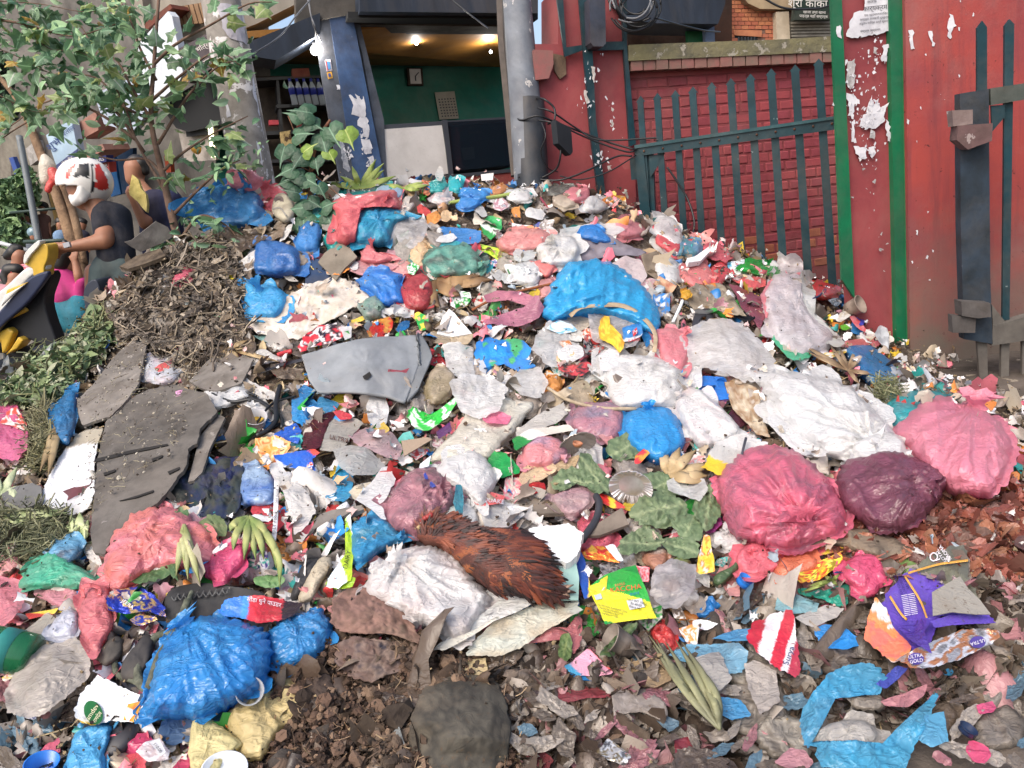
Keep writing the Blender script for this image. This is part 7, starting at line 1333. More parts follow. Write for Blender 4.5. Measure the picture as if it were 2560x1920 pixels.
# ---------------------------------------------------------------- boards, mat, plates, cups, shoes, greens, the dead rooster
m_ply = rough_mat('weathered_plywood','86807a','5c5650',7,.9,.6,45,.004,spots='8c8680',spotlo=.64,spotscale=18)
m_plyd = rough_mat('dark_plywood','6c6762','4a4642',7,.9,.6,45,.004,spots='8a8480',spotlo=.68,spotscale=30)
board([(192,1000),(235,960),(290,885),(345,838),(372,842),(362,880),(352,930),(345,962),(310,1005),(275,1042),(205,1064),(195,1030)],m_ply,'upper weathered grey plywood sheet on the left slope',.012,.05,name='plywood_sheet',cat='plywood',rag=2)
board([(262,1052),(300,1025),(345,985),(372,975),(430,962),(520,985),(530,1010),(545,1030),(500,1075),(495,1110),(472,1120),(465,1165),(440,1200),(400,1252),(330,1300),(280,1345),(262,1388),(232,1382),(228,1330),(235,1240),(244,1150)],m_plyd,'largest dark plywood sheet with splintered edge on the left slope',.014,.075,name='plywood_sheet',cat='plywood',rag=3,warp=.02)
pl_ = o_last[0]
for q in ([(240,1150),(330,1128),(420,1112),(422,1116),(330,1136),(240,1158)],[(300,1255),(350,1240),(385,1228),(384,1233),(340,1248)],[(380,1150),(408,1140),(406,1146),(382,1156)],[(420,1182),(450,1170),(449,1176),(424,1188)],[(260,1185),(290,1176),(288,1182),(262,1192)]):
    V = pl_[1](*np.array(q,float).T);mk('split_layer',*prism(V + pl_[2] * .006,-pl_[2] * .004),flat('crack_black','221f1d',.9),pl_[0])
board([(470,1205),(500,1092),(545,1034),(562,1042),(525,1120),(505,1180),(485,1200)],m_ply,'narrow plywood offcut right of the largest sheet',.012,.06,name='plywood_sheet',cat='plywood')
board([(472,952),(530,893),(634,896),(604,958),(545,978),(505,972)],m_ply,'small dusty plywood piece above the black cables',.012,.05,name='plywood_sheet',cat='plywood',rag=1.5)
board([(312,605),(330,600),(390,553),(420,568),(432,592),(400,610),(352,630),(330,618)],m_ply,'grey board propped on the heap edge behind the sapling',.012,.1,cat='board')
board([(298,665),(340,640),(400,620),(415,640),(360,660),(320,672)],rough_mat('dry_thatch','6a5c4c','3c3228',20),'dark twiggy mat jutting from the heap edge',.02,.08,name='thatch_mat',cat='mat')
board([(795,655),(812,632),(850,605),(876,622),(893,642),(862,670),(840,700)],rough_mat('grey_tan_board','8c8274','6c6458',6),'creased tan board beside the dark blue board',.01,.05,cat='board')
board([(768,660),(785,645),(800,650),(836,702),(800,730),(762,714)],rough_mat('navy_board','2c4468','22344e',4),'dark blue board below the heart-shaped leaves',.012,.03,cat='board')
board([(505,730),(560,715),(612,735),(610,760),(580,772),(520,752)],rough_mat('navy_board2','3a4c70','5a5652',6),'dusty blue plank in the brown litter at the left',.012,.02,name='plank',cat='plank')
board([(772,1330),(800,1285),(830,1275),(905,1262),(910,1272),(870,1290),(790,1318)],m_ply,'short grey plank left of the grey-pink bag',.015,.06,name='plank',cat='plank')
board([(1460,1340),(1480,1318),(1555,1268),(1572,1310),(1500,1338)],rough_mat('rotten_board','84786c','645a50',8),'broken grey board piece behind the styrofoam block',.012,.07,cat='board')
board([(1318,1270),(1340,1240),(1400,1262),(1412,1282),(1350,1284)],rough_mat('rotten_board','84786c','645a50',8),'weathered stack of rotten slats by the grimy pink bag',.015,.04,name='slats',cat='slats')
# foam mat
sheet([(752,884),(800,874),(900,856),(1000,838),(1044,832),(1058,850),(1050,900),(1030,960),(1014,1003),(960,992),(880,986),(795,982),(772,950)],rough_mat('grey_foam','8e9398','7c8186',6,.95,.5,140,.002,spots='54585c',spotlo=.74,spotscale=20),'large grey foam mat lying across the middle left',.15,nf=3,fine=.8,name='foam_mat',cat='mat',lift=.14,ragged=.008,thick=.012,curl=.12,bulge=.2)
mt = o_last[0]
V = mt[1].pos(np.array([920,925,930,922,912,908]),np.array([942,938,946,956,958,950]));mk('hole',V + (CAM - V) * .004,[tuple(range(6))[::-1]],flat('crack_black','221f1d',.9),mt[0])
sheet([(1044,832),(1060,842),(1078,880),(1080,892),(1062,935),(1045,975),(1016,1003),(1028,960),(1050,900)],rough_mat('grey_foam_fold','7c8186','6c7175',6,.95,.5,140,.002),'folded down right edge of the grey foam mat',.06,nf=2,name='foam_mat_fold',cat='mat fold',lift=.12,ragged=.01,thick=.01)
strip([(650,930),(700,912),(760,898)],8,flat('dark_rubber','34343a'),'dark rubber strip running to the left corner of the foam mat',lift=.05)
# black cables
for i,(q,l_) in enumerate((([(522,980),(560,985),(610,990),(655,1005),(690,1035)],'upper black cable in the tangle by the white rag'),([(530,985),(580,1005),(640,1000),(700,1040),(705,1070)],'black cable curving under the upper one by the white rag'),([(700,965),(690,1010),(690,1050),(670,1075),(640,1090)],'thick black cable hooking down in the left centre'),([(560,1085),(620,1082),(660,1080),(700,1060)],'lower twisted black cable in the left centre'),([(540,1000),(555,985),(600,980),(640,990),(620,1005)],'short black cable end looping over the white rag'),([(640,1060),(680,1010),(740,990)],'thin black cable rising to the blue rag'))):
    rod([(a,b,.06 + .015 * (i % 3)) for a,b in q],[.008,.008,.011,.008,.006,.005][i],m_cab,l_,name='cable',cat='cable')
# foil plates
def plate(cx,cy,rx,ry,rot,label,dirtc='d8d8dc',lift=.1):
    c0 = on(cx,cy,lift);s_ = dpx(cx,cy);n = 72;V = [];a = np.linspace(0,2 * math.pi,n,endpoint=False);t = math.radians(rot)
    ex = R_ * math.cos(t) + U_ * math.sin(t);k = ry / rx;ey = -R_ * math.sin(t) + U_ * math.cos(t);nn = -F_
    ey2 = ey * k + nn * math.sqrt(max(0,1 - k * k)) * .9;n3 = np.cross(ex,ey2);n3 *= np.sign(n3 @ -F_)
    for r,z,w_ in ((.0,0,0),(.3,0,0),(.55,.0,.0),(.62,.02,.008),(.8,.13,.022),(.93,.20,.028),(1.,.22,.03)):
        V.append(c0 + rx * s_ * (r * (np.outer(np.cos(a),ex) + np.outer(np.sin(a),ey2)) + np.outer(z + w_ * np.sign(np.sin(a * 36)),n3)))
    V = np.concatenate(V);Fc = [(i * n + j,i * n + (j + 1) % n,(i + 1) * n + (j + 1) % n,(i + 1) * n + j) for i in range(6) for j in range(n)]
    o = mk('foil_plate',V,Fc,rough_mat('foil_' + dirtc,dirtc,'8c8078',3,.3,.5,50,.003,metal=.5,spots='5c4430',spotlo=.68),smooth=False);m = o.modifiers.new('t','SOLIDIFY');m.thickness = .002;return tag(o,label,'foil plate')
plate(1578,1213,52,42,-25,'white silver fluted foil plate lying on the cabbage leaves','e4e4e8',.14)
plate(1440,1105,48,30,20,'dull silver fluted foil plate with brown stain by the coral pink bag','b0a8a0',.11)
egg(1442,1118,12,flat('egg_brown','a86c48'),'brown eggshell half sitting in the dull foil plate',True,80);bpy.data.objects['egg_shell'].location += Vector((CAM - on(1442,1118)) * .07)
egg(1107,522,13,flat('egg_tan','b88c64'),'tan egg lying on the crest below the orange rag')
egg(1718,1500,24,rough_mat('egg_dirty_white','d8d4d0','6c5c50',14),'dirty white eggshell below the onion bag',False,20)
# cups and bowls
cup(452,982,24,20,-70,.4,flat('pink_plastic','e49cc8',.3),'small pink plastic bowl on the plywood','plastic_bowl','bowl',.62,lift=.1)
cup(640,1062,26,30,75,.9,glass('cloudy_plastic','c4c4c8',.3,.2),'clear round tub with yellow scraps near the black cables','plastic_tub','tub',.85,lift=.06)
S((640,1045,34,26,0),'e0b030','yellow scraps inside the clear round tub',amp=.5,lift=.09,name='scrap',cat='scrap')
cup(624,1738,30,50,60,1.3,glass('clear_beaker','b8bcc0',.45,.15),'clear ribbed plastic beaker under the glossy blue bags','plastic_beaker','beaker',.7,lift=.08)
cup(2118,775,22,36,30,1.2,rough_mat('brown_cup','9c8c80','74665c',8,.5),'tilted greyish cup in the mouth of the torn sack',taper=.75,lift=.1)
cup(105,1938,36,40,80,.3,flat('blue_plastic','1c78d8',.3),'bright blue plastic cup at the bottom left corner',taper=.9,lift=.03)
cup(560,1945,50,30,80,.35,flat('white_plastic','e4e8ea',.3),'white plastic tub rim at the bottom edge','plastic_tub','tub',.8,lift=.06)
cup(1575,1620,34,60,150,.2,rough_mat('muddy_cup','8c8278','5c5048',12,.6),'muddy crushed cup right of the rotten green leaf','crushed_cup','cup',.8,lift=.05)
cup(1855,1460,18,20,60,.5,flat('blue_plastic','1c78d8',.3),'small royal blue bottle cap ring left of the masala packet','bottle_cap','cap',.95,lift=.06)
cup(2415,1830,20,14,70,.4,flat('navy_plastic','1c2c4c',.3),'navy blue cap ring on the mud at the right','bottle_cap','cap',.95,lift=.04)
gb = empty('glass_bottle',tuple(on(40,1620)),'green glass bottle base at the left edge','bottle')
V,Fc = lathe([(.001,0),(.05,.0),(.056,.012),(.056,.19),(.02,.25),(.02,.3)],on(88,1640,.08),axv(88,1640,165,.1),24);mk('bottle_body',V,Fc,glass('green_glass','1c6c44',.25,.1),gb,smooth=True)
V,Fc = lathe([(.0575,.05),(.0575,.09)],on(88,1640,.08),axv(88,1640,165,.1),24,);mk('bottle_label',V,Fc,flat('teal_label','2c8c84'),gb,smooth=True)
# shoes
def sneaker(pts,label,h1,h2):
    o = bag(pts,rough_mat('shoe_' + h1,h1,h2,8,.7,.3,60,.003),label,H=.55,crease=.3,pleat=0,lump=.4,name='shoe',cat='shoe',lift=.08);return o
sh_ = sneaker([(682,505),(690,487),(712,484),(728,500),(738,520),(730,545),(712,554),(692,545),(680,528)],'beige sports shoe left of the heart-shaped leaves','c8c0a8','8c8474')
strip([(686,500,.14),(700,494,.16),(706,508,.14)],9,flat('shoe_brown','6c605c'),None,lift=.15,name='shoe_collar',parent=sh_);strip([(682,522,.13),(700,520,.16),(716,540,.13)],4,flat('shoe_grey','8c8880'),None,name='shoe_stripe',parent=sh_)
sl_ = sheet([(410,1530),(415,1495),(440,1470),(500,1458),(570,1465),(650,1478),(655,1492),(600,1500),(560,1520),(520,1540),(460,1555),(425,1552)],rough_mat('tread_rubber','3e3e3e','2c2c2e',6,.8,.5,30,.004),'dark worn shoe sole with tread above the deep blue bag',.06,nf=1,fine=.4,name='shoe_sole',cat='shoe sole',lift=.1,smooth=True,ragged=.01,thick=.02)
for i in range(9): strip([(428+i*16,1492-i*2,.115),(436+i*16,1500-i*2,.118),(446+i*16,1484-i*2,.115)],3,flat('tread_rubber2','545452'),None,name='tread_bar',parent=sl_)
sneaker([(300,1690),(310,1650),(340,1610),(365,1585),(385,1600),(375,1650),(350,1690),(320,1705)],'black slip-on shoe left of the deep blue bag','2c2c30','4c4844')
sneaker([(245,1640),(270,1600),(300,1590),(310,1620),(290,1650),(260,1665)],'crushed black shoe above the slip-on at the left','34322f','5c5650')
B([(725,1495),(740,1450),(762,1398),(785,1392),(800,1402),(780,1440),(765,1480),(740,1500)],'3a3a3c','dark grey rolled cloth left of the milk packet',H=.5,pleat=0,rough=.7,lift=.06,name='rolled_cloth',cat='cloth')
B([(745,1500),(770,1440),(800,1395),(825,1392),(828,1420),(800,1460),(780,1498)],'c8bca4','dirty cream slipper next to the rolled cloth',c2='7c6c58',H=.4,pleat=0,rough=.7,lift=.08,name='slipper',cat='slipper',dirt=.6)
# ropes
m_rope = rough_mat('dirty_rope','6c7060','44483c',40,.95,.8,90,.006)
for q,r,l_ in (([(450,1535,.12),(445,1580,.1),(395,1590,.08),(355,1640,.08),(345,1690,.1),(370,1720,.1),(400,1640,.12),(440,1580,.13),(470,1500,.14)],.011,'thick knotted rope looping beside the deep blue bag'),([(290,1600,.06),(290,1680,.07),(330,1700,.08),(360,1715,.08)],.008,'shorter rope end over the black slip-on shoe'),([(480,1480,.13),(455,1540,.12),(420,1640,.11),(380,1700,.1),(365,1715,.09)],.007,'thin cord crossing the thick knotted rope')): rod(q,r,m_rope,l_,name='rope',cat='rope',n=60)
rod([(1455,1350,.1),(1490,1300,.11),(1498,1260,.1),(1490,1240,.09)],.013,flat('dark_rubber','34343a'),'curved piece of black rubber hose behind the styrofoam block',name='rubber_hose',cat='hose')
rod([(1370,970,.1),(1420,1000,.1),(1500,1020,.1),(1590,1022,.12)],.008,rough_mat('pale_stick','b8a890','94846c',20),'long pale stick above the smooth blue bag',name='stick')
rod([(1682,806,.05),(1700,768,.14),(1706,752,.16)],.009,flat('white_plastic','e4e8ea',.3),'upright white plastic tube right of the giant blue bag',name='plastic_tube',cat='tube')
cup(1640,700,16,50,-35,.1,rough_mat('striped_cup','c8a888','9c5c48',20),'tan straw-striped cup right of the giant blue bag','paper_cup','cup',.8,lift=.1)
B((1715,735,26,24,0),'e0a828','small yellow flower-like scrap atop the white tube',c2='c86420',H=.6,lift=.14)
rod([(1118,508,.05),(1170,500,.06),(1240,492,.06),(1300,480,.06)],.012,rough_mat('pale_green_stalk','a0b060','7c8c44',6),'long pale green stalk lying along the crest',name='green_stalk',cat='stalk')
rod([(1180,775,.07),(1240,745,.08),(1300,728,.08),(1400,705,.06)],.007,rough_mat('brown_stick','9c5c34','74442c',20),'reddish brown stick over the gaping mauve bag',name='stick')
# strips, husks, leaves
def hk(c1,c2): a,b = lc(c1),lc(c2);return lambda t: a + (b - a) * np.clip(.5 + .5 * np.sin(t * 9)[:,None],0,1)
def husks(base,tips,w,label,name,cat,c=('b0b088','8c8c60'),lift=.06,group=None):
    e_ = empty(name,tuple(on(*base,lift)),label,cat,group)
    for i,t_ in enumerate(tips):
        mx,my = (base[0] + t_[0]) / 2 + (t_[2] if len(t_) > 2 else 0),(base[1] + t_[1]) / 2
        strip([(base[0],base[1],lift),(mx,my,lift + .03 + .008 * (i % 3)),(t_[0],t_[1],lift + .01)],w,LV_,None,name='blade',parent=e_,fold=.25,colf=hk(*c),taper=([0,.3,.7,1],[.4,1,.8,.08]))
husks((1800,1825),[(1622,1588),(1640,1598,-14),(1664,1604),(1690,1600,10),(1706,1606,20),(1722,1640,28),(1650,1640,-6),(1632,1612,-10),(1730,1680,20)],20,'dried pale green corn husk splayed open at the lower right','corn_husk','corn husk',('8c8c68','74745a'),.06)
husks((900,470),[(812,455),(850,440),(880,415),(940,398),(960,408),(990,440),(960,425)],16,'fresh yellow-green corn leaves on the crest before the stall','corn_leaves','corn leaves',('a0ac58','7c903c'),.1)
husks((1010,470),[(1060,455),(1074,462),(1050,475),(960,460)],12,'second small bunch of yellow-green leaves on the crest','corn_leaves','corn leaves',('a0ac58','7c903c'),.1)
husks((1670,1185),[(1655,1120),(1700,1118),(1740,1125),(1775,1160,10),(1770,1190,10),(1765,1205)],30,'tan dried husk fan between the smooth blue bag and grey snack bag','dry_husk','dry husk',('c0a880','a08860'),.09)
husks((0,1240),[(45,1165),(60,1215),(70,1225),(-10,1180)],22,'pale corn husk at the left edge above the grey board','corn_husk','corn husk',('b4bc98','94a078'),.06)
husks((10,1290),[(90,1262),(160,1275),(175,1282),(100,1300),(60,1310)],20,'long pale green husks lying at the left edge','corn_husk','corn husk',('a4ac7c','7c8c58'),.06)
husks((200,1335),[(165,1315),(175,1290),(200,1280),(222,1300),(225,1335)],26,'pale green cauliflower heel beside the plywood foot','cauliflower_heel','vegetable heel',('c0c898','98a870'),.06)
husks((150,1040),[(100,1180),(120,1190)],24,'dry brown split stalk left of the white woven sack','dry_stalk','dry stalk',('a08c68','7c6848'),.07)
husks((1090,700),[(1100,770,-20),(1150,740),(1200,690),(1230,700),(1160,690)],44,'brown dried leaf sheaths piled above the pointed styrofoam','dry_husk','dry husk',('9c7c54','6c5034'),.04)
husks((1080,830),[(1130,790),(1160,760),(1060,800)],18,'dark straw bundle beside the pointed styrofoam','straw_bundle','straw',('6c5c40','4c3c2c'),.04)
husks((570,870),[(640,880),(700,905),(620,850),(600,895)],12,'light straw stalks on the litter left of the woven sack','straw_bundle','straw',('b09870','8c7450'),.05)
husks((2120,925),[(2005,860),(2020,880),(2075,862),(2100,870),(2140,870),(2160,885),(2190,935),(2150,960)],11,'bundle of broken brown stalks poking up by the faded blue bag','stalk_bundle','stalks',('a89070','7c6448'),.12)
# leafy stalks
def leafy(ol,label,c1='5c7050',c2='b0bc90',lift=.07,amp=.55,name='cabbage_leaf',cat='cabbage leaf',rot=0,**k):
    a_,b_ = lc(c1),lc(c2);t = math.radians(rot)
    def f(q,px):
        u = q[:,0] * math.cos(t) + q[:,1] * math.sin(t);v = -q[:,0] * math.sin(t) + q[:,1] * math.cos(t);m = np.exp(-(v / .09) ** 2) + .6 * np.exp(-((np.sin((u + np.abs(v) * .9) * 9)) / .22) ** 2) * (np.abs(v) < .8)
        m = np.clip(.38 * m + .12 * n2(q[:,0],q[:,1],3,7),0,1)[:,None];return (a_ + (b_ - a_) * m) * (1 + .12 * n2(q[:,0],q[:,1],5,3)[:,None])
    return sheet(ol,LV_,label,amp,colf=f,lift=lift,name=name,cat=cat,ragged=.13,fine=1.8,res=6,smooth=True,**k)
for q,l_,r_ in (([(1520,1110),(1560,1090),(1600,1080),(1620,1110),(1615,1135),(1580,1150),(1530,1150),(1518,1130)],'curled cabbage leaf against the foot of the smooth blue bag',30),([(1450,1150),(1470,1140),(1490,1165),(1530,1200),(1530,1230),(1490,1235),(1450,1200)],'torn cabbage leaf left of the white foil plate',-50),([(1375,1205),(1400,1180),(1440,1175),(1500,1205),(1535,1225),(1500,1235),(1440,1215),(1410,1232),(1380,1225)],'pale ribbed cabbage leaf below the dull foil plate',0),
    ([(1610,1190),(1660,1185),(1720,1215),(1700,1240),(1640,1225),(1612,1215)],'cabbage leaf under the clear crinkled packet',20),([(1575,1290),(1600,1250),(1650,1230),(1700,1250),(1720,1280),(1690,1310),(1650,1320),(1600,1310)],'large wrinkled green cabbage leaf right below the white foil plate',10),([(1730,1270),(1760,1225),(1790,1210),(1802,1240),(1800,1290),(1770,1335),(1745,1310)],'upright curled cabbage leaf touching the big rosy bag',80),
    ([(1680,1310),(1720,1290),(1755,1310),(1750,1350),(1710,1350)],'dark green folded leaf in the heart of the cabbage heap',60),([(1545,1370),(1570,1340),(1610,1325),(1660,1350),(1640,1375),(1600,1385),(1560,1395)],'broad cabbage leaf at the lower left of the cabbage heap',0),([(1655,1350),(1700,1345),(1740,1360),(1745,1395),(1700,1398),(1665,1380)],'cabbage leaf with a pale midrib at the lower right of the heap',-20),([(1600,1335),(1615,1300),(1625,1298),(1622,1345)],'dark green stalk standing in the cabbage heap',90)): leafy(q,l_,rot=r_)
leafy([(1500,1640),(1530,1600),(1560,1570),(1590,1565),(1580,1590),(1545,1620),(1530,1650)],'wilted dark leaf rolled beside the muddy crushed cup','3c5434','7c8c54',rot=45);leafy([(1395,1620),(1405,1590),(1425,1590),(1430,1630),(1420,1655),(1400,1650)],'striped green rotten leaf next to the dull red film','4c6434','a0a868',rot=80)
leafy([(400,1330),(420,1300),(460,1275),(472,1290),(450,1330),(430,1400),(450,1460),(430,1440),(402,1380)],'tall dark cauliflower leaf with pale rib on the pink-red bag','3c5c34','a8b888',.12,.25,'cauliflower_leaf','cauliflower leaf',75);leafy([(305,1445),(330,1405),(350,1380),(352,1395),(335,1430),(400,1415),(425,1440),(350,1460)],'curved cauliflower leaf at the foot of the pink-red bag','3c5c34','a8b888',.12,.25,'cauliflower_leaf','cauliflower leaf',10)
leafy([(640,1445),(700,1440),(712,1455),(690,1470),(645,1465)],'small green leaf under the rolled dark cloth','5c8450','8cac74',rot=0);leafy([(495,1310),(530,1290),(560,1300),(570,1330),(545,1345),(520,1330)],'mouldy green-brown vegetable lump by the yellow stalks','5c6c44','8c8c64')
husks((460,1310),[(440,1440),(462,1420),(480,1400),(470,1450),(500,1460),(490,1430),(455,1390)],20,'bundle of creamy cauliflower stalks on the pink-red bag','cauliflower_stalks','stalks',('b4b484','8c9458'),.15)
husks((622,1290),[(575,1330,-14),(582,1380,-12),(610,1400),(640,1400),(660,1400,8),(690,1420,24),(700,1470,30),(665,1350,14)],20,'drooping bunch of yellow-green stalks left of the wrapped roll','leafy_stalks','stalks',('a8ac6c','748848'),.13)
husks((2080,1450),[(2005,1480),(2020,1465),(2060,1440),(2095,1465),(2100,1435)],10,'bent green bean stalks below the masala packet','bean_stalks','stalks',('8c9c50','6c7c3c'),.1)
B([(1925,1360),(2000,1330),(2100,1320),(2200,1330),(2290,1380),(2330,1410),(2250,1420),(2180,1400),(2080,1370),(1990,1375)],'8c7c68','rotten tan melon rind under the dark maroon bag',c2='5c4c3c',amt=.9,H=.4,pleat=0,dirt=.7,rough=.8,lift=.04,name='melon_rind',cat='rind')
B([(2240,1420),(2260,1380),(2290,1385),(2305,1400),(2280,1440),(2262,1455)],'7c9c58','green mango piece left of the purple coffee bag',H=.5,pleat=0,lift=.07,name='green_mango',cat='mango',crease=.2)
B([(1785,1440),(1830,1415),(1850,1395),(1855,1410),(1830,1440),(1795,1465)],'4c6440','dark green gourd end below the candy wrapper',H=.6,pleat=0,lift=.07,name='gourd',cat='gourd',crease=.2)
B((1705,1410,50,36,-20),'7c8c50','sliced green vegetable with brown core under the cabbage',c2='6c4c30',amt=.9,H=.5,pleat=0,lift=.06,name='vegetable_slice',cat='vegetable');B((1640,1395,60,46,0),'b07c64','rotten brown onion skin under the cabbage leaves',c2='e0d8cc',amt=.9,H=.5,lift=.05,name='onion_skin',cat='onion')
def stuff_blades(name,label,cat,region_pts,n,cols,size,seed,protos=None,lift=(0,.06),up=.6):
    A = np.array(region_pts,float);k = len(A);
    def inside(a,b):
        r = np.zeros(len(a),bool)
        for i in range(k):
            x0,y0 = A[i];x1,y1 = A[(i + 1) % k];r ^= ((y0 > b) != (y1 > b)) & (a < (x1 - x0) * (b - y0) / (y1 - y0 + 1e-9) + x0)
        return r
    rr = np.random.RandomState(seed);lo,hi = A.min(0),A.max(0);q = rr.uniform(lo,hi,(n * 4,2));q = q[inside(q[:,0],q[:,1])][:n];hn = hnorm(*A.mean(0));nn = np.tile(hn,(len(q),1));p = P(q[:,0],q[:,1],hd(q[:,0],q[:,1])) + nn * rr.uniform(*lift,len(q))[:,None]
    return scatter(name,label,cat,protos or LEA,p,nn,rr.lognormal(math.log(size),.35,len(q)),pcols(q,seed,cols),LV_,up,seed)
stuff_blades('wilted_weeds','wilted green weeds and leaves tipped on the left edge of the heap','weeds',[(20,960),(100,900),(180,870),(250,780),(300,850),(200,960),(180,1000),(70,1030),(0,1040)],1900,['5c7450','74885c','4c6040','8c9c70','6c7c50','94987c'],.024,61)
stuff_blades('weed_stalks','thin weed stalks sticking out of the left edge of the heap','weed stalks',[(20,960),(100,880),(180,850),(260,770),(310,830),(200,960),(60,1030)],500,['6c7450','8c8c60','5c5c40'],.05,62,TWG)
stuff_blades('dry_hay','dull green hay bundle at the left edge','hay',[(70,1060),(140,1010),(140,1100),(120,1180),(80,1200),(70,1120)],700,['8c8860','747050','5c5c40','a09c78'],.035,63,TWG)
stuff_blades('grass_bundle','heap of dark green coriander stems at the left edge','greens',[(-40,1290),(60,1280),(180,1300),(200,1370),(150,1420),(60,1410),(0,1440),(-40,1430)],1500,['5c6048','6c7050','4c5038','7c7c5c'],.035,64,TWG + [])
stuff_blades('grass_tuft','tuft of dull green grass by the faded blue bag','grass',[(2180,960),(2240,975),(2260,1000),(2220,1015),(2180,995)],260,['6c7450','8c8c68','5c6040'],.03,65,TWG)
stuff_blades('matted_leaves','grey-brown dry leaves matted on the left slope under the sapling','leaf litter',[(300,780),(420,640),(560,600),(620,700),(600,860),(500,900),(380,880),(300,850)],4200,['6c6258','84786a','4c4238','948878','5c5248','3c342e','7c6c58'],.02,66,up=.4)  # matted dry leaves covering the left slope
# the dead rooster
ro = bag([(1045,1338),(1050,1305),(1075,1285),(1110,1288),(1140,1300),(1160,1320),(1200,1325),(1260,1325),(1310,1330),(1348,1352),(1375,1390),(1390,1430),(1398,1478),(1370,1496),(1320,1490),(1270,1488),(1220,1470),(1175,1435),(1140,1400),(1108,1372),(1070,1360)],vcol(.7,0,.4,.1,'rooster_down'),'dead rooster with rusty brown plumage lying on the dirty white bag',H=.7,lift=.13,pleat=0,crease=.3,name='rooster',cat='rooster',colf=pr_blot(['6c3420','8c4c28','4c2418','a05a2c'],1.4,9),res=6)
ro_v = np.array([v.co[:] for v in ro.data.vertices]) + np.array(ro.location);rr9 = np.random.RandomState(9);rp_ = topx(ro_v)
idx = rr9.choice(len(ro_v) - 340,3200);fp = ro_v[idx];fq_ = rp_[idx]
def feather(n=5):
    t = np.linspace(0,1,n);w_ = .10 * np.sin(np.pi * (t * .86 + .1)) ** .7;z = .03 * np.sin(t * 2.4);V = np.concatenate([np.c_[t,-w_,z],np.c_[t,0 * t,z + .05],np.c_[t,w_,z]]);return V,np.array([(k * n + i,k * n + i + 1,(k + 1) * n + i + 1,(k + 1) * n + i) for k in range(2) for i in range(n - 1)])
fv,ff = feather();VV,FF,CC = [],[],[];fc_c = [lin(h,1) for h in ('7c3e24','6a321e','5a281c','4c2218','3e1e1a','301c1a','241818')];ctr = topx(np.array([ro.location[:]]))[0]
for i in range(len(fp)):
    u = (fq_[i,0] - 1045) / 350.;ang = np.interp(u,[0,.15,.4,1],[150,-5,-12,-42]) + rr9.uniform(-28,28);nn_ = (fp[i] - np.array(ro.location));nn_ = nn_ / np.linalg.norm(nn_) * .6 - F_;nn_ /= np.linalg.norm(nn_)
    a = math.radians(ang);x = R_ * math.cos(a) + U_ * math.sin(a);x = x - nn_ * (x @ nn_) + nn_ * .01;x /= np.linalg.norm(x);y = np.cross(nn_,x);L_ = rr9.uniform(.022,.05) * (1.2 if u > .7 else .8)
    VV.append(fp[i] + (fv[:,0,None] * x + fv[:,1,None] * y + fv[:,2,None] * nn_) * L_);FF.append(ff + i * len(fv));dk_ = .35 * (u > .45) * (fq_[i,1] > ctr[1]) + .2
    nz = noise(fp[i] * 22,5);c = fc_c[int(np.clip((nz + .55) / 1.1 * 7 + rr9.uniform(-1,1) + dk_,0,6))];CC.append(np.tile(c,(len(fv),1)))
tag(mk('feathers',np.concatenate(VV),np.concatenate(FF).tolist(),vcol(.6,0,.2,.05,'feather'),ro,smooth=True,cols=np.concatenate(CC)),kind='stuff')
m_leg = rough_mat('chicken_leg','b0907c','8c6c5c',20,.6)
for lx in (0,22):
    tl = [P(1330 + lx,1440,hd(1330,1440) - .19),P(1372 + lx * .6,1470,hd(1372,1470) - .16),P(1385 + lx * .6,1482,hd(1385,1482) - .14)];prts = [tube(curve(tl,8),[.008] * 8 if len(curve(tl,8)) == 8 else .007,7)]
    for dx_,dy_ in ((36,-20),(40,-2),(30,12),(-12,10)): prts.append(tube(curve([tl[2],P(1385 + lx * .6 + dx_ * .6,1482 + dy_ * .6 - 3,hd(1385,1482) - .15),P(1385 + lx * .6 + dx_,1482 + dy_,hd(1385,1482) - .12)],6),[.006,.006,.005,.004,.003,.001][:len(curve([tl[0],tl[1],tl[2]],6))],6))
    mk('leg',*cat_mesh(prts),m_leg,ro,smooth=True)
mk('comb',*cat_mesh([ball(P(1056 + i * 7,1300 - i * 4,hd(1060,1300) - .2),.009,8,5) for i in range(4)]),flat('comb_red','a03430'),ro,smooth=True)
mk('beak',*tube([P(1050,1318,hd(1050,1318) - .19),P(1036,1322,hd(1036,1322) - .16)],[.008,.001],8),flat('beak','b89c6c'),ro,smooth=True)
# M diamond
fM = lambda a,b: P(np.ravel(a),np.ravel(b),hd(np.ravel(a),np.ravel(b)) - .19)
mo = next(o for o in COL.objects if o.get('label','').startswith('blue packet with a red M diamond'));V = fM([1583,1594,1592,1581],[842,832,818,828]);mk('red_diamond',V,[(0,1,2,3)],flat('label_red','d03838'),mo);text_on(fM,'M',1588,830,10,-5,wi,mo,lift=.006);text_on(fM,'KARO',1585,850,8,8,flat('label_red','d03838'),mo,lift=.006)
stuff_blades('board_dirt','crumbs and straw fallen on the plywood sheets','dirt',[(200,1000),(350,850),(540,1000),(460,1180),(300,1290),(240,1380),(230,1100)],420,['8c8478','a09888','5c5248','4c443c','b8b0a0'],.0035,67,CRB,(.09,.10),.5)
stuff_blades('board_straw','short straws and leaf bits fallen on the plywood sheets','straw',[(200,1000),(350,850),(540,1000),(460,1180),(300,1290),(240,1380),(230,1100)],260,['8c8060','a09878','5c5040'],.016,68,TWG,(.09,.10),.2)
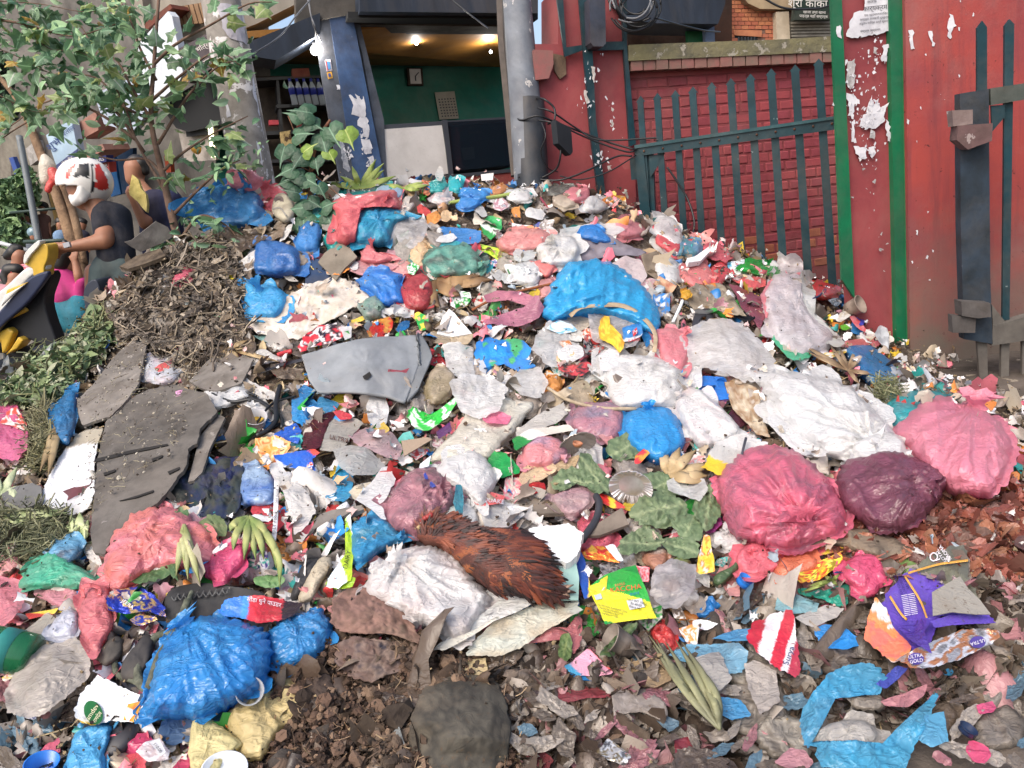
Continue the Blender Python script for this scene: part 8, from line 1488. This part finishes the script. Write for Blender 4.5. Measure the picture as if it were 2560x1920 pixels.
stuff_blades('slope_straw','tangled straws and roots on the brown left slope','straw',[(300,760),(420,640),(560,600),(620,700),(640,860),(500,960),(380,900),(300,850)],900,['84786a','a89880','5c5044','3c342c'],.045,69,TWG,(.01,.08),.5)
# ---------------------------------------------------------------- the street: people, scooter, trees, shop fronts
skin = flat('skin','a06c50',.55);hairm = flat('black_hair','1a1614',.5)
def caps(L,d): return [capsule(P(a[0],a[1],d + (a[3] if len(a) > 3 else 0)),P(b[0],b[1],d + (b[3] if len(b) > 3 else 0)),a[2] * d / FPX,b[2] * d / FPX) for a,b in L]
def person(loc,d,label,body,clothes,hair=None,group=None,vox=.012):
    e = empty('person',tuple(P(*loc,d)),label,'person',group);organic('body',caps(body,d),skin,e,vox)
    for nm,L,m in clothes: organic(nm,caps(L,d),m,e,vox)
    if hair: organic('hair',caps(hair,d),hairm,e,vox,3)
    return e
def face(e,d,x,y,s,dr):   # eye, nose, ear and mouth of a head seen from the side or half turned
    for nm,a,b,r,m in (('eye',12*dr,-2,2.2,flat('eye_dark','1c1412',.3)),('eyebrow',13*dr,-8,1.8,hairm),('mouth',13*dr,15,2.2,flat('lips','84443c'))): mk(nm,*ball(P(x + a*s,y + b*s,d - 16*s*d/FPX),r*s*d/FPX,8,6,(1.6,1,.7)),m,e,smooth=True)
navy = rough_mat('navy_tshirt','1c2434','141a28',4,.9,.5,30,.01);trous = rough_mat('grey_trousers','4a5a5c','36444a',4,.9,.5,25,.01)
R = person((270,830),4.7,'man in a white and red helmet and dark navy T-shirt gripping the scooter handlebar',
 [((205,470,36),(212,495,32)),((235,505,25),(262,560,27)),((270,560,30),(262,602,22,-.1)),((262,602,21,-.1),(176,618,13,-.15)),((180,618,13,-.15),(140,620,15,-.15)),((205,475,30),(180,500,8)),((142,616,12,-.15),(122,624,8,-.15)),((140,622,9,-.15),(132,640,6,-.15)),((130,620,7,-.15),(114,630,5,-.15)),((122,618,6,-.15),(110,622,5,-.15)),((146,626,7,-.15),(146,644,5,-.15)),((235,680,22),(232,820,16)),((320,680,22),(300,860,16))],
 [('tshirt',[((262,522,22),(296,530,22)),((266,540,36),(286,640,40)),((300,540,28),(308,640,30)),((262,542,32),(260,566,27,-.05))],navy),('trousers',[((268,665,34),(310,670,34)),((262,680,36),(240,770,24)),((240,770,24),(236,840,18)),((316,680,32),(300,830,20))],trous)])
face(R,4.7,200,478,1,-1)
# helmet
hc = P(212,455,4.7);s47 = 4.7 / FPX;V,Fc = ball(hc,1,96,66,(62*s47,50*s47,56*s47),np.array([R_,-F_,U_]).T @ np.eye(3) if False else np.array([R_,F_,U_]))
px_ = topx(V);fr = (V - hc) @ F_ < 99;keepf = [f for f in Fc if not ((px_[list(f)].mean(0)[0] < 196) and (px_[list(f)].mean(0)[1] > 462))]
wht,red_,blk = lc('e8e6e4'),lc('c83028'),lc('24262c');cl = np.tile(wht,(len(V),1))
def inpoly(pts,poly):
    A = np.array(poly,float);r = np.zeros(len(pts),bool)
    for i in range(len(A)):
        x0,y0 = A[i];x1,y1 = A[(i + 1) % len(A)];r ^= ((y0 > pts[:,1]) != (y1 > pts[:,1])) & (pts[:,0] < (x1 - x0) * (pts[:,1] - y0) / (y1 - y0 + 1e-9) + x0)
    return r
for poly,c_ in (([(236,415),(246,412),(266,450),(268,470),(252,476),(232,466),(240,455)],red_),([(200,414),(222,412),(222,448),(204,440),(192,446),(185,440)],blk),([(166,440),(176,422),(192,412),(184,430),(172,452)],red_),([(222,480),(214,500),(204,498),(210,484)],red_),([(228,412),(232,412),(236,470),(228,484),(226,470)],blk)): cl[inpoly(px_,poly)] = c_
hl = mk('helmet',V,keepf,vcol(.25,0,0,.1,'helmet_shell'),R,smooth=True,cols=cl);m = hl.modifiers.new('t','SOLIDIFY');m.thickness = .012
organic('chin_bar',caps([((206,458,11,-.1),(204,482,12,-.1)),((204,482,12,-.1),(190,504,13,-.1)),((190,504,13,-.1),(180,492,9,-.05)),((226,470,14,-.06),(205,500,10,-.1))],4.7),flat('helmet_white','e6e4e2',.3),hl,.01)
mk('visor',*prism(P(np.array([150,142,166,176,196,204,166]),np.array([455,461,428,426,430,446,466]),4.62),F_ * .02),glass('smoky_visor','d0d4dc',.25,.1),hl);mk('hinge',*ball(P(205,449,4.58),.012,10,6),m_black,hl,smooth=True)
w1 = organic('smartwatch',caps([((162,606,8,-.15),(172,626,8,-.15))],4.7),m_black,R,.008);mk('watch_face',*prism(P(np.array([156,172,175,160]),np.array([608,604,616,620]),4.44),F_ * .02),flat('watch_glass','8c9098',.2),R)
M2 = person((380,640),5.1,'man in a navy collared shirt pressing a yellow cloth to his nose beside the sapling',
 [((338,420,27),(336,446,22)),((345,455,14),(372,490,18)),((404,540,20),(362,560,14,-.1)),((362,560,14,-.1),(332,500,9,-.15)),((332,500,9,-.15),(322,480,9,-.15)),((325,480,5,-.17),(318,466,4,-.17)),((330,478,5,-.17),(326,462,4,-.17))],
 [('shirt',[((375,495,22),(430,500,26)),((385,520,36),(390,620,36)),((430,520,26),(430,620,30)),((400,515,28),(402,545,22,-.05))],rough_mat('navy_shirt','1e2446','161a34',4,.9)),('collar',[((352,470,8),(372,476,9)),((356,476,6),(366,486,6))],flat('orange_collar','c85c2c'))],[((338,402,17),(354,410,19)),((354,410,18),(362,428,12)),((328,401,11),(345,398,13))])
face(M2,5.1,336,424,1,-.9)
V = P(np.array([330,345,352,364,368,366,356,345,324,322]),np.array([436,448,470,485,510,530,520,505,487,478]),4.86);cy = mk('held_cloth',*prism(V,F_ * .03),rough_mat('yellow_cloth','d4c478','b0a058',12,.9,.8,20,.02));tag(cy,'pale yellow cloth held to the face of the man in navy','cloth')
M3 = person((165,870),5.7,'squatting woman in a pink top and teal sari with her hand raised to her face',
 [((172,645,20),(174,665,16)),((165,665,12),(160,690,16)),((212,735,15),(196,690,11,-.1)),((196,690,11,-.1),(188,650,9,-.1)),((182,642,4,-.12),(180,624,3,-.12)),((188,640,4,-.12),(187,618,3,-.12)),((193,644,4,-.12),(196,626,3,-.12)),((180,650,4,-.12),(172,642,3,-.12))],
 [('blouse',[((150,690,28),(160,740,34)),((160,690,26),(205,745,20)),((205,745,18),(205,705,14,-.08))],rough_mat('pink_blouse','c83484','a82a6c',3,.9,.4,20,.01)),('sari',[((140,770,30),(200,790,34)),((205,760,30),(200,810,28)),((150,800,30),(210,820,22)),((135,750,24),(170,760,26))],rough_mat('teal_sari','187c94','12606f',3,.8,.6,14,.02))],[((160,634,21,-.06),(154,658,18,-.05)),((168,630,18,-.06),(180,634,10,-.05)),((142,668,10,-.05),(150,660,12,-.05))])
face(M3,5.7,180,648,.9,.9)
M4 = person((35,800),6.4,'woman with dark tied hair and a red patterned top behind the scooter',[((48,640,18),(46,660,14)),((40,660,12),(36,690,20))],[('top',[((20,690,22),(70,680,22))],rough_mat('red_pattern','b83850','e0b8bc',60,.9))],[((35,632,19),(20,640,12)),((38,622,14),(46,622,12))]);face(M4,6.4,52,642,.8,.9)
M5 = person((20,860),5.9,'woman in a pale pink shawl with a red forehead mark at the left edge',[((38,692,17),(36,710,14)),((34,705,12),(20,740,20))],[('shawl',[((0,735,26),(40,735,24)),((-20,750,30),(10,800,36))],rough_mat('pink_shawl','c8949c','b07c88',6,.9))],[((24,676,18),(42,674,16)),((14,690,14),(20,715,10))]);face(M5,5.9,32,694,.8,-.3)
mk('forehead_mark',*ball(P(28,681,5.78),.006,8,5),flat('label_red','d03838'),M5)
for i,(x,y,d,lab,c1,hm) in enumerate([(85,585,7.5,'distant person in a grey-blue helmet behind the railing','5c6470','7c98a4'),(152,560,8.2,'distant person in a light blue shirt bending by the tree','7c9cc0',None),(108,520,8.6,'distant woman in a brown dress standing at the hedge','6c4c44',None),(62,540,8.4,'distant person in a white and navy striped top','d0d0d8',None),(205,560,7.6,'distant person in dark clothes between the tree and the rider','20243c',None),(222,700,6.4,'distant person in a dusty rose shirt beside the tree foot','a8606c',None)]):
    person((x,y + 90),d,lab,[((x,y,12),(x,y + 12,9)),((x - 14,y + 34,5),(x - 20,y + 70,4)),((x + 14,y + 34,5),(x + 18,y + 70,4))],[('clothes',[((x - 8,y + 28,12),(x + 8,y + 28,12)),((x,y + 30,17),(x,y + 95,16))],rough_mat('clothes_' + c1,c1,None,4,.9))] + ([('helmet',[((x - 2,y - 4,15),(x + 2,y - 4,15))],flat('blue_helmet',hm,.3))] if hm else []),None if hm else [((x - 3,y - 6,12),(x + 3,y - 5,11))],vox=.02)
# scooter
sc = empty('scooter',tuple(P(60,960,4.6)),'white, navy and yellow scooter seen from its front side at the left edge','scooter');SP = Plane(60,740,4.55,96)
m_sn = flat('scooter_navy','2a3450',.3);m_sy = flat('scooter_yellow','d8b038',.3);m_sw = flat('scooter_white','e0e0dc',.3);m_sb = flat('scooter_black','1c2028',.5)
def sp(nm,pts,th,m,off=0,r=.02):
    o = slab(nm,SP,resample(pts,40,True) if r else pts,th,m,sc,off);b = o.modifiers.new('b','BEVEL');b.width = .015;b.segments = 3;b.limit_method = 'ANGLE';return o
sp('leg_shield',[(60,760),(112,682),(130,690),(112,750),(122,800),(142,862),(110,866),(60,850),(-40,880),(-60,800)],.1,m_sb,-.02)
sp('front_panel',[(-60,830),(-40,740),(0,727),(58,674),(80,668),(112,660),(114,676),(70,698),(0,792)],.06,m_sw,.05)
sp('side_panel',[(-60,870),(-40,820),(0,775),(35,735),(72,695),(114,678),(119,690),(70,755),(20,800),(-20,840)],.04,m_sn,.07)
sp('stripe',r=0,pts=[(15,725),(70,704),(40,730),(10,752)],th=.02,m=m_sy,off=.085);sp('stripe',r=0,pts=[(10,738),(62,710),(38,732),(0,768)],th=.02,m=m_sw,off=.095)
sp('stripe',r=0,pts=[(-20,800),(0,790),(60,768),(70,778),(30,796),(-20,815)],th=.03,m=m_sy,off=.0);sp('fender',r=0,pts=[(-20,840),(0,828),(18,819),(33,831),(26,850),(12,880),(4,886),(0,856),(-20,860)],th=.1,m=m_sy,off=.03);sp('fender',r=0,pts=[(45,842),(58,851),(42,872),(12,888),(26,872)],th=.1,m=m_sy,off=.03)
sp('handlebar_cowl',[(60,650),(91,616),(117,612),(119,644),(110,668),(108,690),(84,692),(80,672),(60,660)],.1,m_sy,.06);sp('windscreen',[(58,652),(64,630),(95,601),(98,612),(74,640),(62,660)],.05,m_sw,.08)
mk('headlight',*lathe([(.001,0),(.05,.0),(.06,.02),(.05,.03),(.001,.035)],P(102,636,4.5),-F_ * .8 - R_ * .5,20),flat('headlight_dark','3c4048',.15),sc,smooth=True)
mk('mirror_stem',*tube([P(104,620,4.6),P(100,590,4.6),P(96,560,4.6)],.007,8),m_sb,sc);sp('seat',[(208,735),(218,708),(240,700),(250,730),(246,764),(230,790),(214,770)],.3,flat('scooter_seat','2c3444',.5),0)
wc = SP.at(18,935,-.1);V,Fc = [],[];a = np.linspace(0,2 * math.pi,36,endpoint=False);q = 0
pts = np.array([wc + SP.u * .2 * math.cos(t) + np.array([0,0,.2 * math.sin(t)]) for t in np.linspace(0,2 * math.pi,37)]);wh = mk('wheel',*tube(pts,.055,10,False),flat('tyre_black','1e1e20',.8),sc,smooth=True)
for k in range(5): a = k * 1.2566;d_ = SP.u * math.cos(a) + np.array([0,0,math.sin(a)]);mk('spoke',*tube([wc,wc + d_ * .17],[.025,.015],8),flat('wheel_grey','5c6064',.4),wh) if False else mk('spoke',*tube([wc,wc + d_ * .17],[.025,.015],8),flat('wheel_grey','5c6064',.4),sc)
# shop fronts along the street on the left
SB = Plane(400,300,7.2,118);sb = empty('shop_row',tuple(SB.at(300,600)),'row of old shop fronts with signs running down the street on the left','building')
part('facade',SB,[(-500,-300),(600,-300),(640,560),(0,900),(-500,1000)],.3,rough_mat('dark_shop_front','86827c','4c4a48',2.2,.9,.4,10,.01),sb,-.5)
part('upper_wall',SB,[(350,-60),(560,-60),(560,100),(440,100),(420,40),(350,60)],.2,m_plaster,sb,-.2);part('pier',SB,[(322,-60),(350,-60),(365,95),(340,105)],.3,m_plaster,sb,-.1)
part('roof_edge',SB,[(360,60),(425,10),(430,20),(366,75)],.4,rough_mat('red_brown_edge','7c4030','5c3028'),sb,.1)
for i in range(8): part('brick_course',SB,[(424 + i * 12,20 - i * 2),(433 + i * 12,18 - i * 2),(447 + i * 12,62 - i),(438 + i * 12,64 - i)],.03,rough_mat('tan_boarding','9c7c5c','7c6048'),sb,-.1)
part('shutter',SB,[(0,330),(60,290),(140,560),(0,640)],.05,rough_mat('grey_shutter','8a8478','6e685e',8),sb,-.35);part('blue_post',SB,[(22,395),(32,392),(50,440),(40,445)],.05,flat('post_blue','2c4c98'),sb,-.25)
for q,h in (([(262,398),(284,392),(302,485),(278,492)],'1c5c94'),([(290,380),(332,370),(335,470),(306,485)],'1c3c5c'),([(410,390),(424,388),(428,430),(416,432)],'b85030'),([(120,480),(140,470),(175,600),(150,610)],'b09050')): part('door',SB,q,.05,rough_mat('door_' + h,h,None,6),sb,-.3)
part('awning',SB,[(400,262),(540,180),(600,300),(470,330),(440,320)],.5,m_dark,sb,.0);part('awning',SB,[(190,310),(240,278),(246,325),(205,348)],.2,rough_mat('peach_awning','b08474','94685c'),sb,.1);part('awning',SB,[(212,398),(214,385),(235,366),(256,360),(262,374),(216,400)],.3,rough_mat('peach_awning','b08474','94685c'),sb,.2)
part('shop_window',SB,[(445,325),(535,312),(540,400),(462,405)],.05,rough_mat('window_back','b8b0a8','8c847c'),sb,-.1);part('window_opening',SB,[(464,322),(522,316),(524,336),(466,342)],.04,m_dark,sb,-.04);part('lit_strip',SB,[(520,320),(526,318),(534,392),(528,394)],.03,glow('warm_strip','ffe8b0',3),sb,.0)
mk('gold_emblem',*lathe([(.001,.03),(.05,.03),(.062,0)],SB.at(492,370,.0),SB.n,20),flat('gold','c8983c',.3,.6),sb,smooth=True)
def sign(label,pts,m,off,texts=(),extra=(),th=.08):
    e = empty('shop_sign',tuple(SB.at(*np.mean(pts,0),off)),label,'sign');part('sign_board',SB,pts,th,m,e,off);f = lambda a,b: SB.at(np.ravel(a),np.ravel(b),off + .003)
    for q,mm in extra: part('sign_panel',SB,q,.004,mm,e,off + .004)
    for t_,x,y,h,r,mm in texts: text_on(lambda a,b: SB.at(np.ravel(a),np.ravel(b),off + .006),t_,x,y,h,r,mm,e)
sign('large blank white billboard behind the sapling',[(345,110),(420,28),(430,40),(458,185),(440,215),(385,265),(350,210)],flat('billboard_white','dce4ec',.5),.15)
sign('pale white lower billboard below the blank one',[(235,235),(340,190),(385,262),(330,330),(260,310)],flat('billboard_pale','b0bccc',.5),.1)
sign('dark sign with two rows of white Devanagari beside the billboard',[(446,122),(520,82),(545,160),(472,208)],rough_mat('sign_dark','5c5458','4c4448'),.2,[('दलाका भित्र',484,130,13,28,mwt),('तथा पसल',498,165,12,30,mwt)])
sign('blue and white clinic sign with Devanagari lettering',[(115,338),(178,296),(195,378),(145,428)],rough_mat('sign_skyblue','b8d0e0','a0bcd4',3,.5),.2,[('शुभ',134,362,20,35,flat('sign_blue','1c3c7c')),('अस्पताल',160,335,13,35,flat('sign_blue','1c3c7c')),('टोल रोड',168,402,8,32,mwt)],[([(139,414),(193,372),(195,386),(144,428)],flat('sign_indigo','3c4474'))])
sign('small navy sign with white lines over the blue door',[(217,398),(265,388),(266,404),(220,414)],flat('sign_navy','1c2464'),.4,[('TRAVELS',242,401,7,10,mwt)])
sign('small red sign reading PUR near the helmet',[(240,412),(272,404),(274,430),(246,434)],flat('sign_red','b84038'),.35,[('PUR',258,415,9,10,mwt)])
sign('weathered white sign on the far left shutters',[(64,372),(90,350),(98,398),(76,414)],rough_mat('sign_old_white','b4b0ac','8c8884',20),.1);sign('tilted white board above the hedge at the left edge',[(-10,450),(10,445),(18,490),(-5,510)],flat('sign_pale','a8b0bc'),.1)
# tree trunks, railing, pole
def trunk(ax,label,m=rough_mat('tan_bark','94785c','6c5440',6,.95,.8,30,.02)): pts = [P(a,b,d) for a,b,d,r in ax];c = curve(pts,24);return tag(mk('tree_trunk',*tube(c,np.interp(np.linspace(0,1,len(c)),np.linspace(0,1,len(ax)),[r for *_,r in ax]),12),m,smooth=True),label,'tree trunk')
tr1 = empty('street_tree',tuple(P(200,800,6.6)),'old street tree with a forked tan trunk leaning left behind the rider','tree')
for q in ([(-20,170,7,.02),(50,260,6.9,.03),(100,380,6.8,.04),(140,480,6.7,.045),(175,590,6.6,.05),(205,700,6.6,.06),(212,860,6.6,.065)],[(130,440,6.75,.02),(160,470,6.7,.03),(190,560,6.62,.035),(208,660,6.6,.04)]):
    o = trunk(q,None,rough_mat('tan_bark','94785c','6c5440',6,.95,.8,30,.02));o.location -= Vector(PLOC[tr1.name]);o.parent = tr1;o.name = 'trunk';
    for k_ in ('label','category'):
        if k_ in o: del o[k_]
pole('metal_pole',0,(48,340),(100,620),7.4,.03,.035,flat('pole_grey','6c7478'),'thin grey street pole left of the tan tree')
rod_ = lambda a,b,d,r,m,l: tag(mk('railing',*tube([P(*a,d),P(*b,d)],r,8),m,smooth=True),l,'railing')
rod_((-20,602),(78,628),7.0,.02,flat('rail_white','b8bcc0'),'white railing tube at the left edge behind the scooter');rod_((25,532),(155,520),7.8,.015,flat('rail_green','2c4038'),'dark green upper railing behind the distant people');rod_((60,605),(190,600),7.2,.02,flat('rail_green','2c4038'),'dark green lower railing beside the tree')
hb_ = organic('hanging_bag',caps([((112,395,12),(120,415,20)),((118,415,20),(116,450,16))],6.5),film('d8d0c0'),None,.02);tag(hb_,'dirty white bag hanging on the tree trunk','plastic bag');hb2 = organic('hanging_bag',caps([((132,430,14),(142,450,14)),((122,460,8),(120,475,10))],6.45),film('e05048'),None,.02);tag(hb2,'bright red bag hanging beside the white one on the trunk','plastic bag')
# foliage
def leafcloud(name,label,cat,blobs,n,d,size,cols,seed,protos=LEA,stuff=True):
    rr = np.random.RandomState(seed);ps = []
    for cx,cy,rx,ry,dd in blobs:
        k = n // len(blobs);v = rr.randn(k,3);v /= np.linalg.norm(v,axis=1)[:,None];v *= rr.rand(k,1) ** .45;ps.append(P(cx + v[:,0] * rx,cy + v[:,1] * ry,d + dd + v[:,2] * rx * d / FPX * .8))
    p = np.concatenate(ps);nn = rr.randn(len(p),3) * .6 + np.array([0,-.3,.8]);nn /= np.linalg.norm(nn,axis=1)[:,None];return scatter(name,label,cat,protos,p,nn,rr.lognormal(math.log(size),.3,len(p)),np.array([lin(cols[rr.randint(len(cols))]) for _ in range(len(p))]),LV_,.5,seed)
G1 = ['6c9468','7ca078','8cb080','58805c','94b48c','a4b870']
leafcloud('hedge','green roadside hedge at the left behind the railing','hedge',[(10,500,50,50,0),(60,480,40,60,.2),(20,580,60,40,0)],1800,8.2,.05,['5c7c54','6c8c5c','84a06c','4c6c4c'],71)
tb = empty('street_tree',tuple(P(60,500,9)),'dark green tree crown filling the upper left background','tree');tc_ = leafcloud('crown',None,None,[(40,180,110,120,0),(150,260,80,80,.3),(60,300,100,70,.2),(200,300,60,60,.4),(0,60,120,100,0)],3600,9.0,.08,['1c3428','24402e','2c4c34','34583c'],72);tc_.parent = tb;tc_.location -= Vector(PLOC[tb.name]);mk('trunk',*tube([P(60,700,9),P(50,400,9),P(60,200,9)],.1,8),flat('bark_dark','3c3028'),tb)
# lobed leaf, heart leaf: shared meshes
def leafmesh(nm,kind,hexes):
    if kind == 'lobed': ang = np.radians([-90,-60,-38,-20,-5,12,28,48,66,90,114,132,152,168,185,200,218,240]);rad = [.4,.6,.82,.62,.62,.95,.64,.62,.72,1.25,.72,.62,.64,.95,.62,.62,.82,.6]
    else: ang = np.radians([-90,-70,-45,-15,15,40,62,78,86,90,94,102,118,140,165,195,225,250]);rad = [.42,.72,.92,.95,.82,.68,.62,.72,.95,1.35,.95,.72,.62,.68,.82,.95,.92,.72]
    out = np.c_[np.cos(ang) * rad,np.sin(ang) * rad];n = len(out);rim = np.c_[out,-.22 * np.abs(out[:,0]) + .06 * np.sin(ang * 5) - .12 * out[:,1] ** 2];mid = np.c_[out * .5,.10 * np.abs(out[:,0])];V = np.concatenate([[[0,-.1,0]],mid,rim]);F = [(0,1 + i,1 + (i + 1) % n) for i in range(n)] + [(1 + i,1 + n + i,1 + n + (i + 1) % n,1 + (i + 1) % n) for i in range(n)]
    res = []
    for k,h in enumerate(hexes):
        me = bpy.data.meshes.new(nm);me.from_pydata(V.tolist(),[],F);me.polygons.foreach_set('use_smooth',[True] * len(F));me.materials.append(LM(h));res.append(me)
    return res
def LM(h):
    key = ('leafm',h)
    if key in _MC: return _MC[key]
    s = NB('leaf_green');s.co();sx = s.n('ShaderNodeSeparateXYZ');s.l(s.tc,sx.inputs[0]);vein = s.ramp(s.math('ABSOLUTE',sx.outputs[0]),.02,.06,.8,0);a = lin(h);c = s.mix(s.noise(2,3,lo=.4,hi=.7),a,tuple(x * .7 for x in a));c = s.mix(vein,c,tuple(min(.6,x * 2 + .08) for x in a));m = s.done(c,.4,s.bump(s.noise(5,3),.2,.1),.5)
    t = s.n('ShaderNodeBsdfTranslucent');s.l(c,t.inputs[0]);x = s.n('ShaderNodeMixShader');x.inputs[0].default_value = .3;s.l(s.b.outputs[0],x.inputs[1]);s.l(t.outputs[0],x.inputs[2]);s.l(x.outputs[0],s.t.nodes['Material Output'].inputs[0]);_MC[key] = m;return m
LOB = leafmesh('leaf','lobed',G1 + ['b89444']);HRT = leafmesh('leaf','heart',['3c6448','4a7454','345840','8cac44'])
def leafobj(par,me,p,tip,nrm,s):
    y = tip / np.linalg.norm(tip);z = nrm - y * (nrm @ y);z /= np.linalg.norm(z) + 1e-9;x = np.cross(y,z);o = bpy.data.objects.new('leaf',me);COL.objects.link(o);o.parent = par;L = np.array(p) - np.array(PLOC[par.name]);o.matrix_local = Matrix([[*(x * s)[[0]],*(y * s)[[0]],*(z * s)[[0]],L[0]],[x[1] * s,y[1] * s,z[1] * s,L[1]],[x[2] * s,y[2] * s,z[2] * s,L[2]],[0,0,0,1]]);return o
def shrub(base,label,branches,d,nleaf,size,seed,meshes,rad=.012):
    e = empty('sapling',tuple(P(*base,d)),label,'tree');rr = np.random.RandomState(seed);tips = [];parts_ = []
    for br in branches:
        pts = np.array([P(x,y,d + (q[0] if q else 0)) for x,y,*q in br]);c = curve(pts,20);r0 = rad * (1 if br is branches[0] else .38);parts_.append(tube(c,np.linspace(r0,r0 * .3,len(c)),7));L = len(c);k0 = 0 if br[0][1] < 500 else L // 2;tips += [(c[i],c[min(i + 1,L - 1)] - c[max(i - 1,0)]) for i in range(k0,L)]
    mk('trunk',*cat_mesh(parts_),rough_mat('sapling_bark','7c6454','5c4438',20),e,smooth=True)
    for i in range(nleaf):
        p,t_ = tips[rr.randint(len(tips))];dv = rr.randn(3) * .6 + t_ / np.linalg.norm(t_) * .4 + np.array([0,0,-.25]);dv /= np.linalg.norm(dv);s_ = size * rr.uniform(.55,1.25);lx,ly = topx(p + dv * s_ * 1.4)
        if 135 < lx < 385 and 385 < ly < 560: continue
        leafobj(e,meshes[rr.randint(len(meshes) if rr.rand() < .2 else len(meshes) - 1)],p + dv * s_ * rr.uniform(.8,2.0),dv,np.array([0,-.35,.7]) + rr.randn(3) * .45,s_)
    return e
shrub((455,640),'leafy sapling with lobed leaves growing from the heap beside the concrete pole',[[(462,660),(430,540),(405,430),(378,300),(385,160),(398,-20)],[(425,500),(390,440),(340,350),(310,260),(240,130),(200,60)],[(378,300),(330,220),(290,150),(230,130)],[(385,160),(440,110),(530,60),(620,10),(680,5)],[(380,250),(450,190),(540,130),(610,170)],[(395,360),(470,240),(540,170),(590,150)],[(405,430),(460,380),(540,330),(620,290)],[(360,380),(280,270),(190,240),(60,310),(0,350)],[(340,350),(240,280),(130,250),(20,320)],[(420,460),(370,400),(290,400),(210,380)],[(390,200),(350,120),(330,60),(300,0)],[(430,540),(500,470),(560,420),(600,400)],[(450,600),(500,540),(560,560),(600,600)],[(440,580),(480,620),(520,640),(460,680)],[(378,300),(300,260),(250,200),(180,180)]],4.1,250,.062,73,LOB,.026)
shrub((120,700),'big-leaved branch hanging in from the upper left corner',[[(-60,40),(60,60),(180,90),(290,60)],[(-60,100),(40,140),(120,180),(230,210)],[(-40,0),(100,10),(220,30),(320,10)],[(60,60),(120,120),(200,130),(260,170)],[(-60,200),(20,250),(90,280),(130,260)]],3.6,140,.05,74,LOB,.008)
pe = empty('peepal_sapling',tuple(P(790,560,4.2)),'young peepal plant with heart-shaped leaves growing on the heap before the stall','plant')
st_p = [P(780,600,4.25),P(778,500,4.2),P(775,430,4.2),P(800,340,4.2),P(826,300,4.2)];mk('stem',*cat_mesh([tube(curve(st_p,16),.008,7)] + [tube(curve([P(778,430,4.2),P(x,y,4.15)],5),.003,5) for x,y in ((700,390),(860,330),(740,340),(810,400),(720,290),(862,500),(760,560),(820,560))]),rough_mat('peepal_stem','8c5c44','6c5038',20),pe,smooth=True)
for x,y,s_,r,k in ((765,280,30,-185,0),(740,288,22,170,1),(780,308,26,-30,0),(828,330,32,-60,1),(808,352,34,-75,0),(748,335,26,0,1),(708,378,30,-100,0),(868,335,30,-65,3),(750,395,28,-120,2),(790,405,22,-80,0),(825,385,20,-60,3),(745,440,26,-160,2),(770,450,24,-30,1),(800,470,22,-60,0),(735,480,22,170,2),(755,520,28,-170,1),(780,505,24,-30,2),(822,548,38,-62,0),(760,562,34,-80,1),(815,515,22,20,1),(812,600,32,-85,2),(722,425,26,-150,1),(766,375,22,30,3),(715,455,20,200,0)):
    a = math.radians(r);dv = R_ * math.cos(a) + U_ * math.sin(a) - F_ * .2;leafobj(pe,HRT[k],P(x,y,4.12 - .002 * (x % 13)),dv,-F_ + R_ * .3 * math.sin(x) + U_ * .3,s_ * 4.1 / FPX * 1.2)
def extra(par,pts,n,size,seed,d):
    rr = np.random.RandomState(seed);A = np.array(pts,float);k = rr.randint(len(A),size=n);q = A[k,:2] + rr.randn(n,2) * A[k,2:3];p = P(q[:,0],q[:,1],d + rr.randn(n) * .12);nn = rr.randn(n,3) * .6 + np.array([0,-.4,.7]);nn /= np.linalg.norm(nn,axis=1)[:,None]
    m_ = ~((q[:,0] > 135) & (q[:,0] < 385) & (q[:,1] > 385) & (q[:,1] < 560));p,nn = p[m_],nn[m_];n = len(p)
    o = scatter('leaf_sprays',None,None,LEA,p,nn,rr.lognormal(math.log(size),.3,n),np.array([lin(G1[rr.randint(5)]) for _ in range(n)]),LV_,.6,seed);o.parent = par;o.location -= Vector(PLOC[par.name])
sap_,br_ = [o for o in COL.objects if o.name.startswith('sapling')]
extra(sap_,[(470,560,40),(520,600,40),(440,620,30),(560,430,40),(600,380,30),(330,240,60),(250,300,50),(470,200,50),(560,170,40)],200,.03,81,4.1);extra(br_,[(40,80,70),(150,80,70),(240,60,60),(60,200,60),(160,200,50),(20,20,60),(300,20,40)],260,.03,82,3.7)
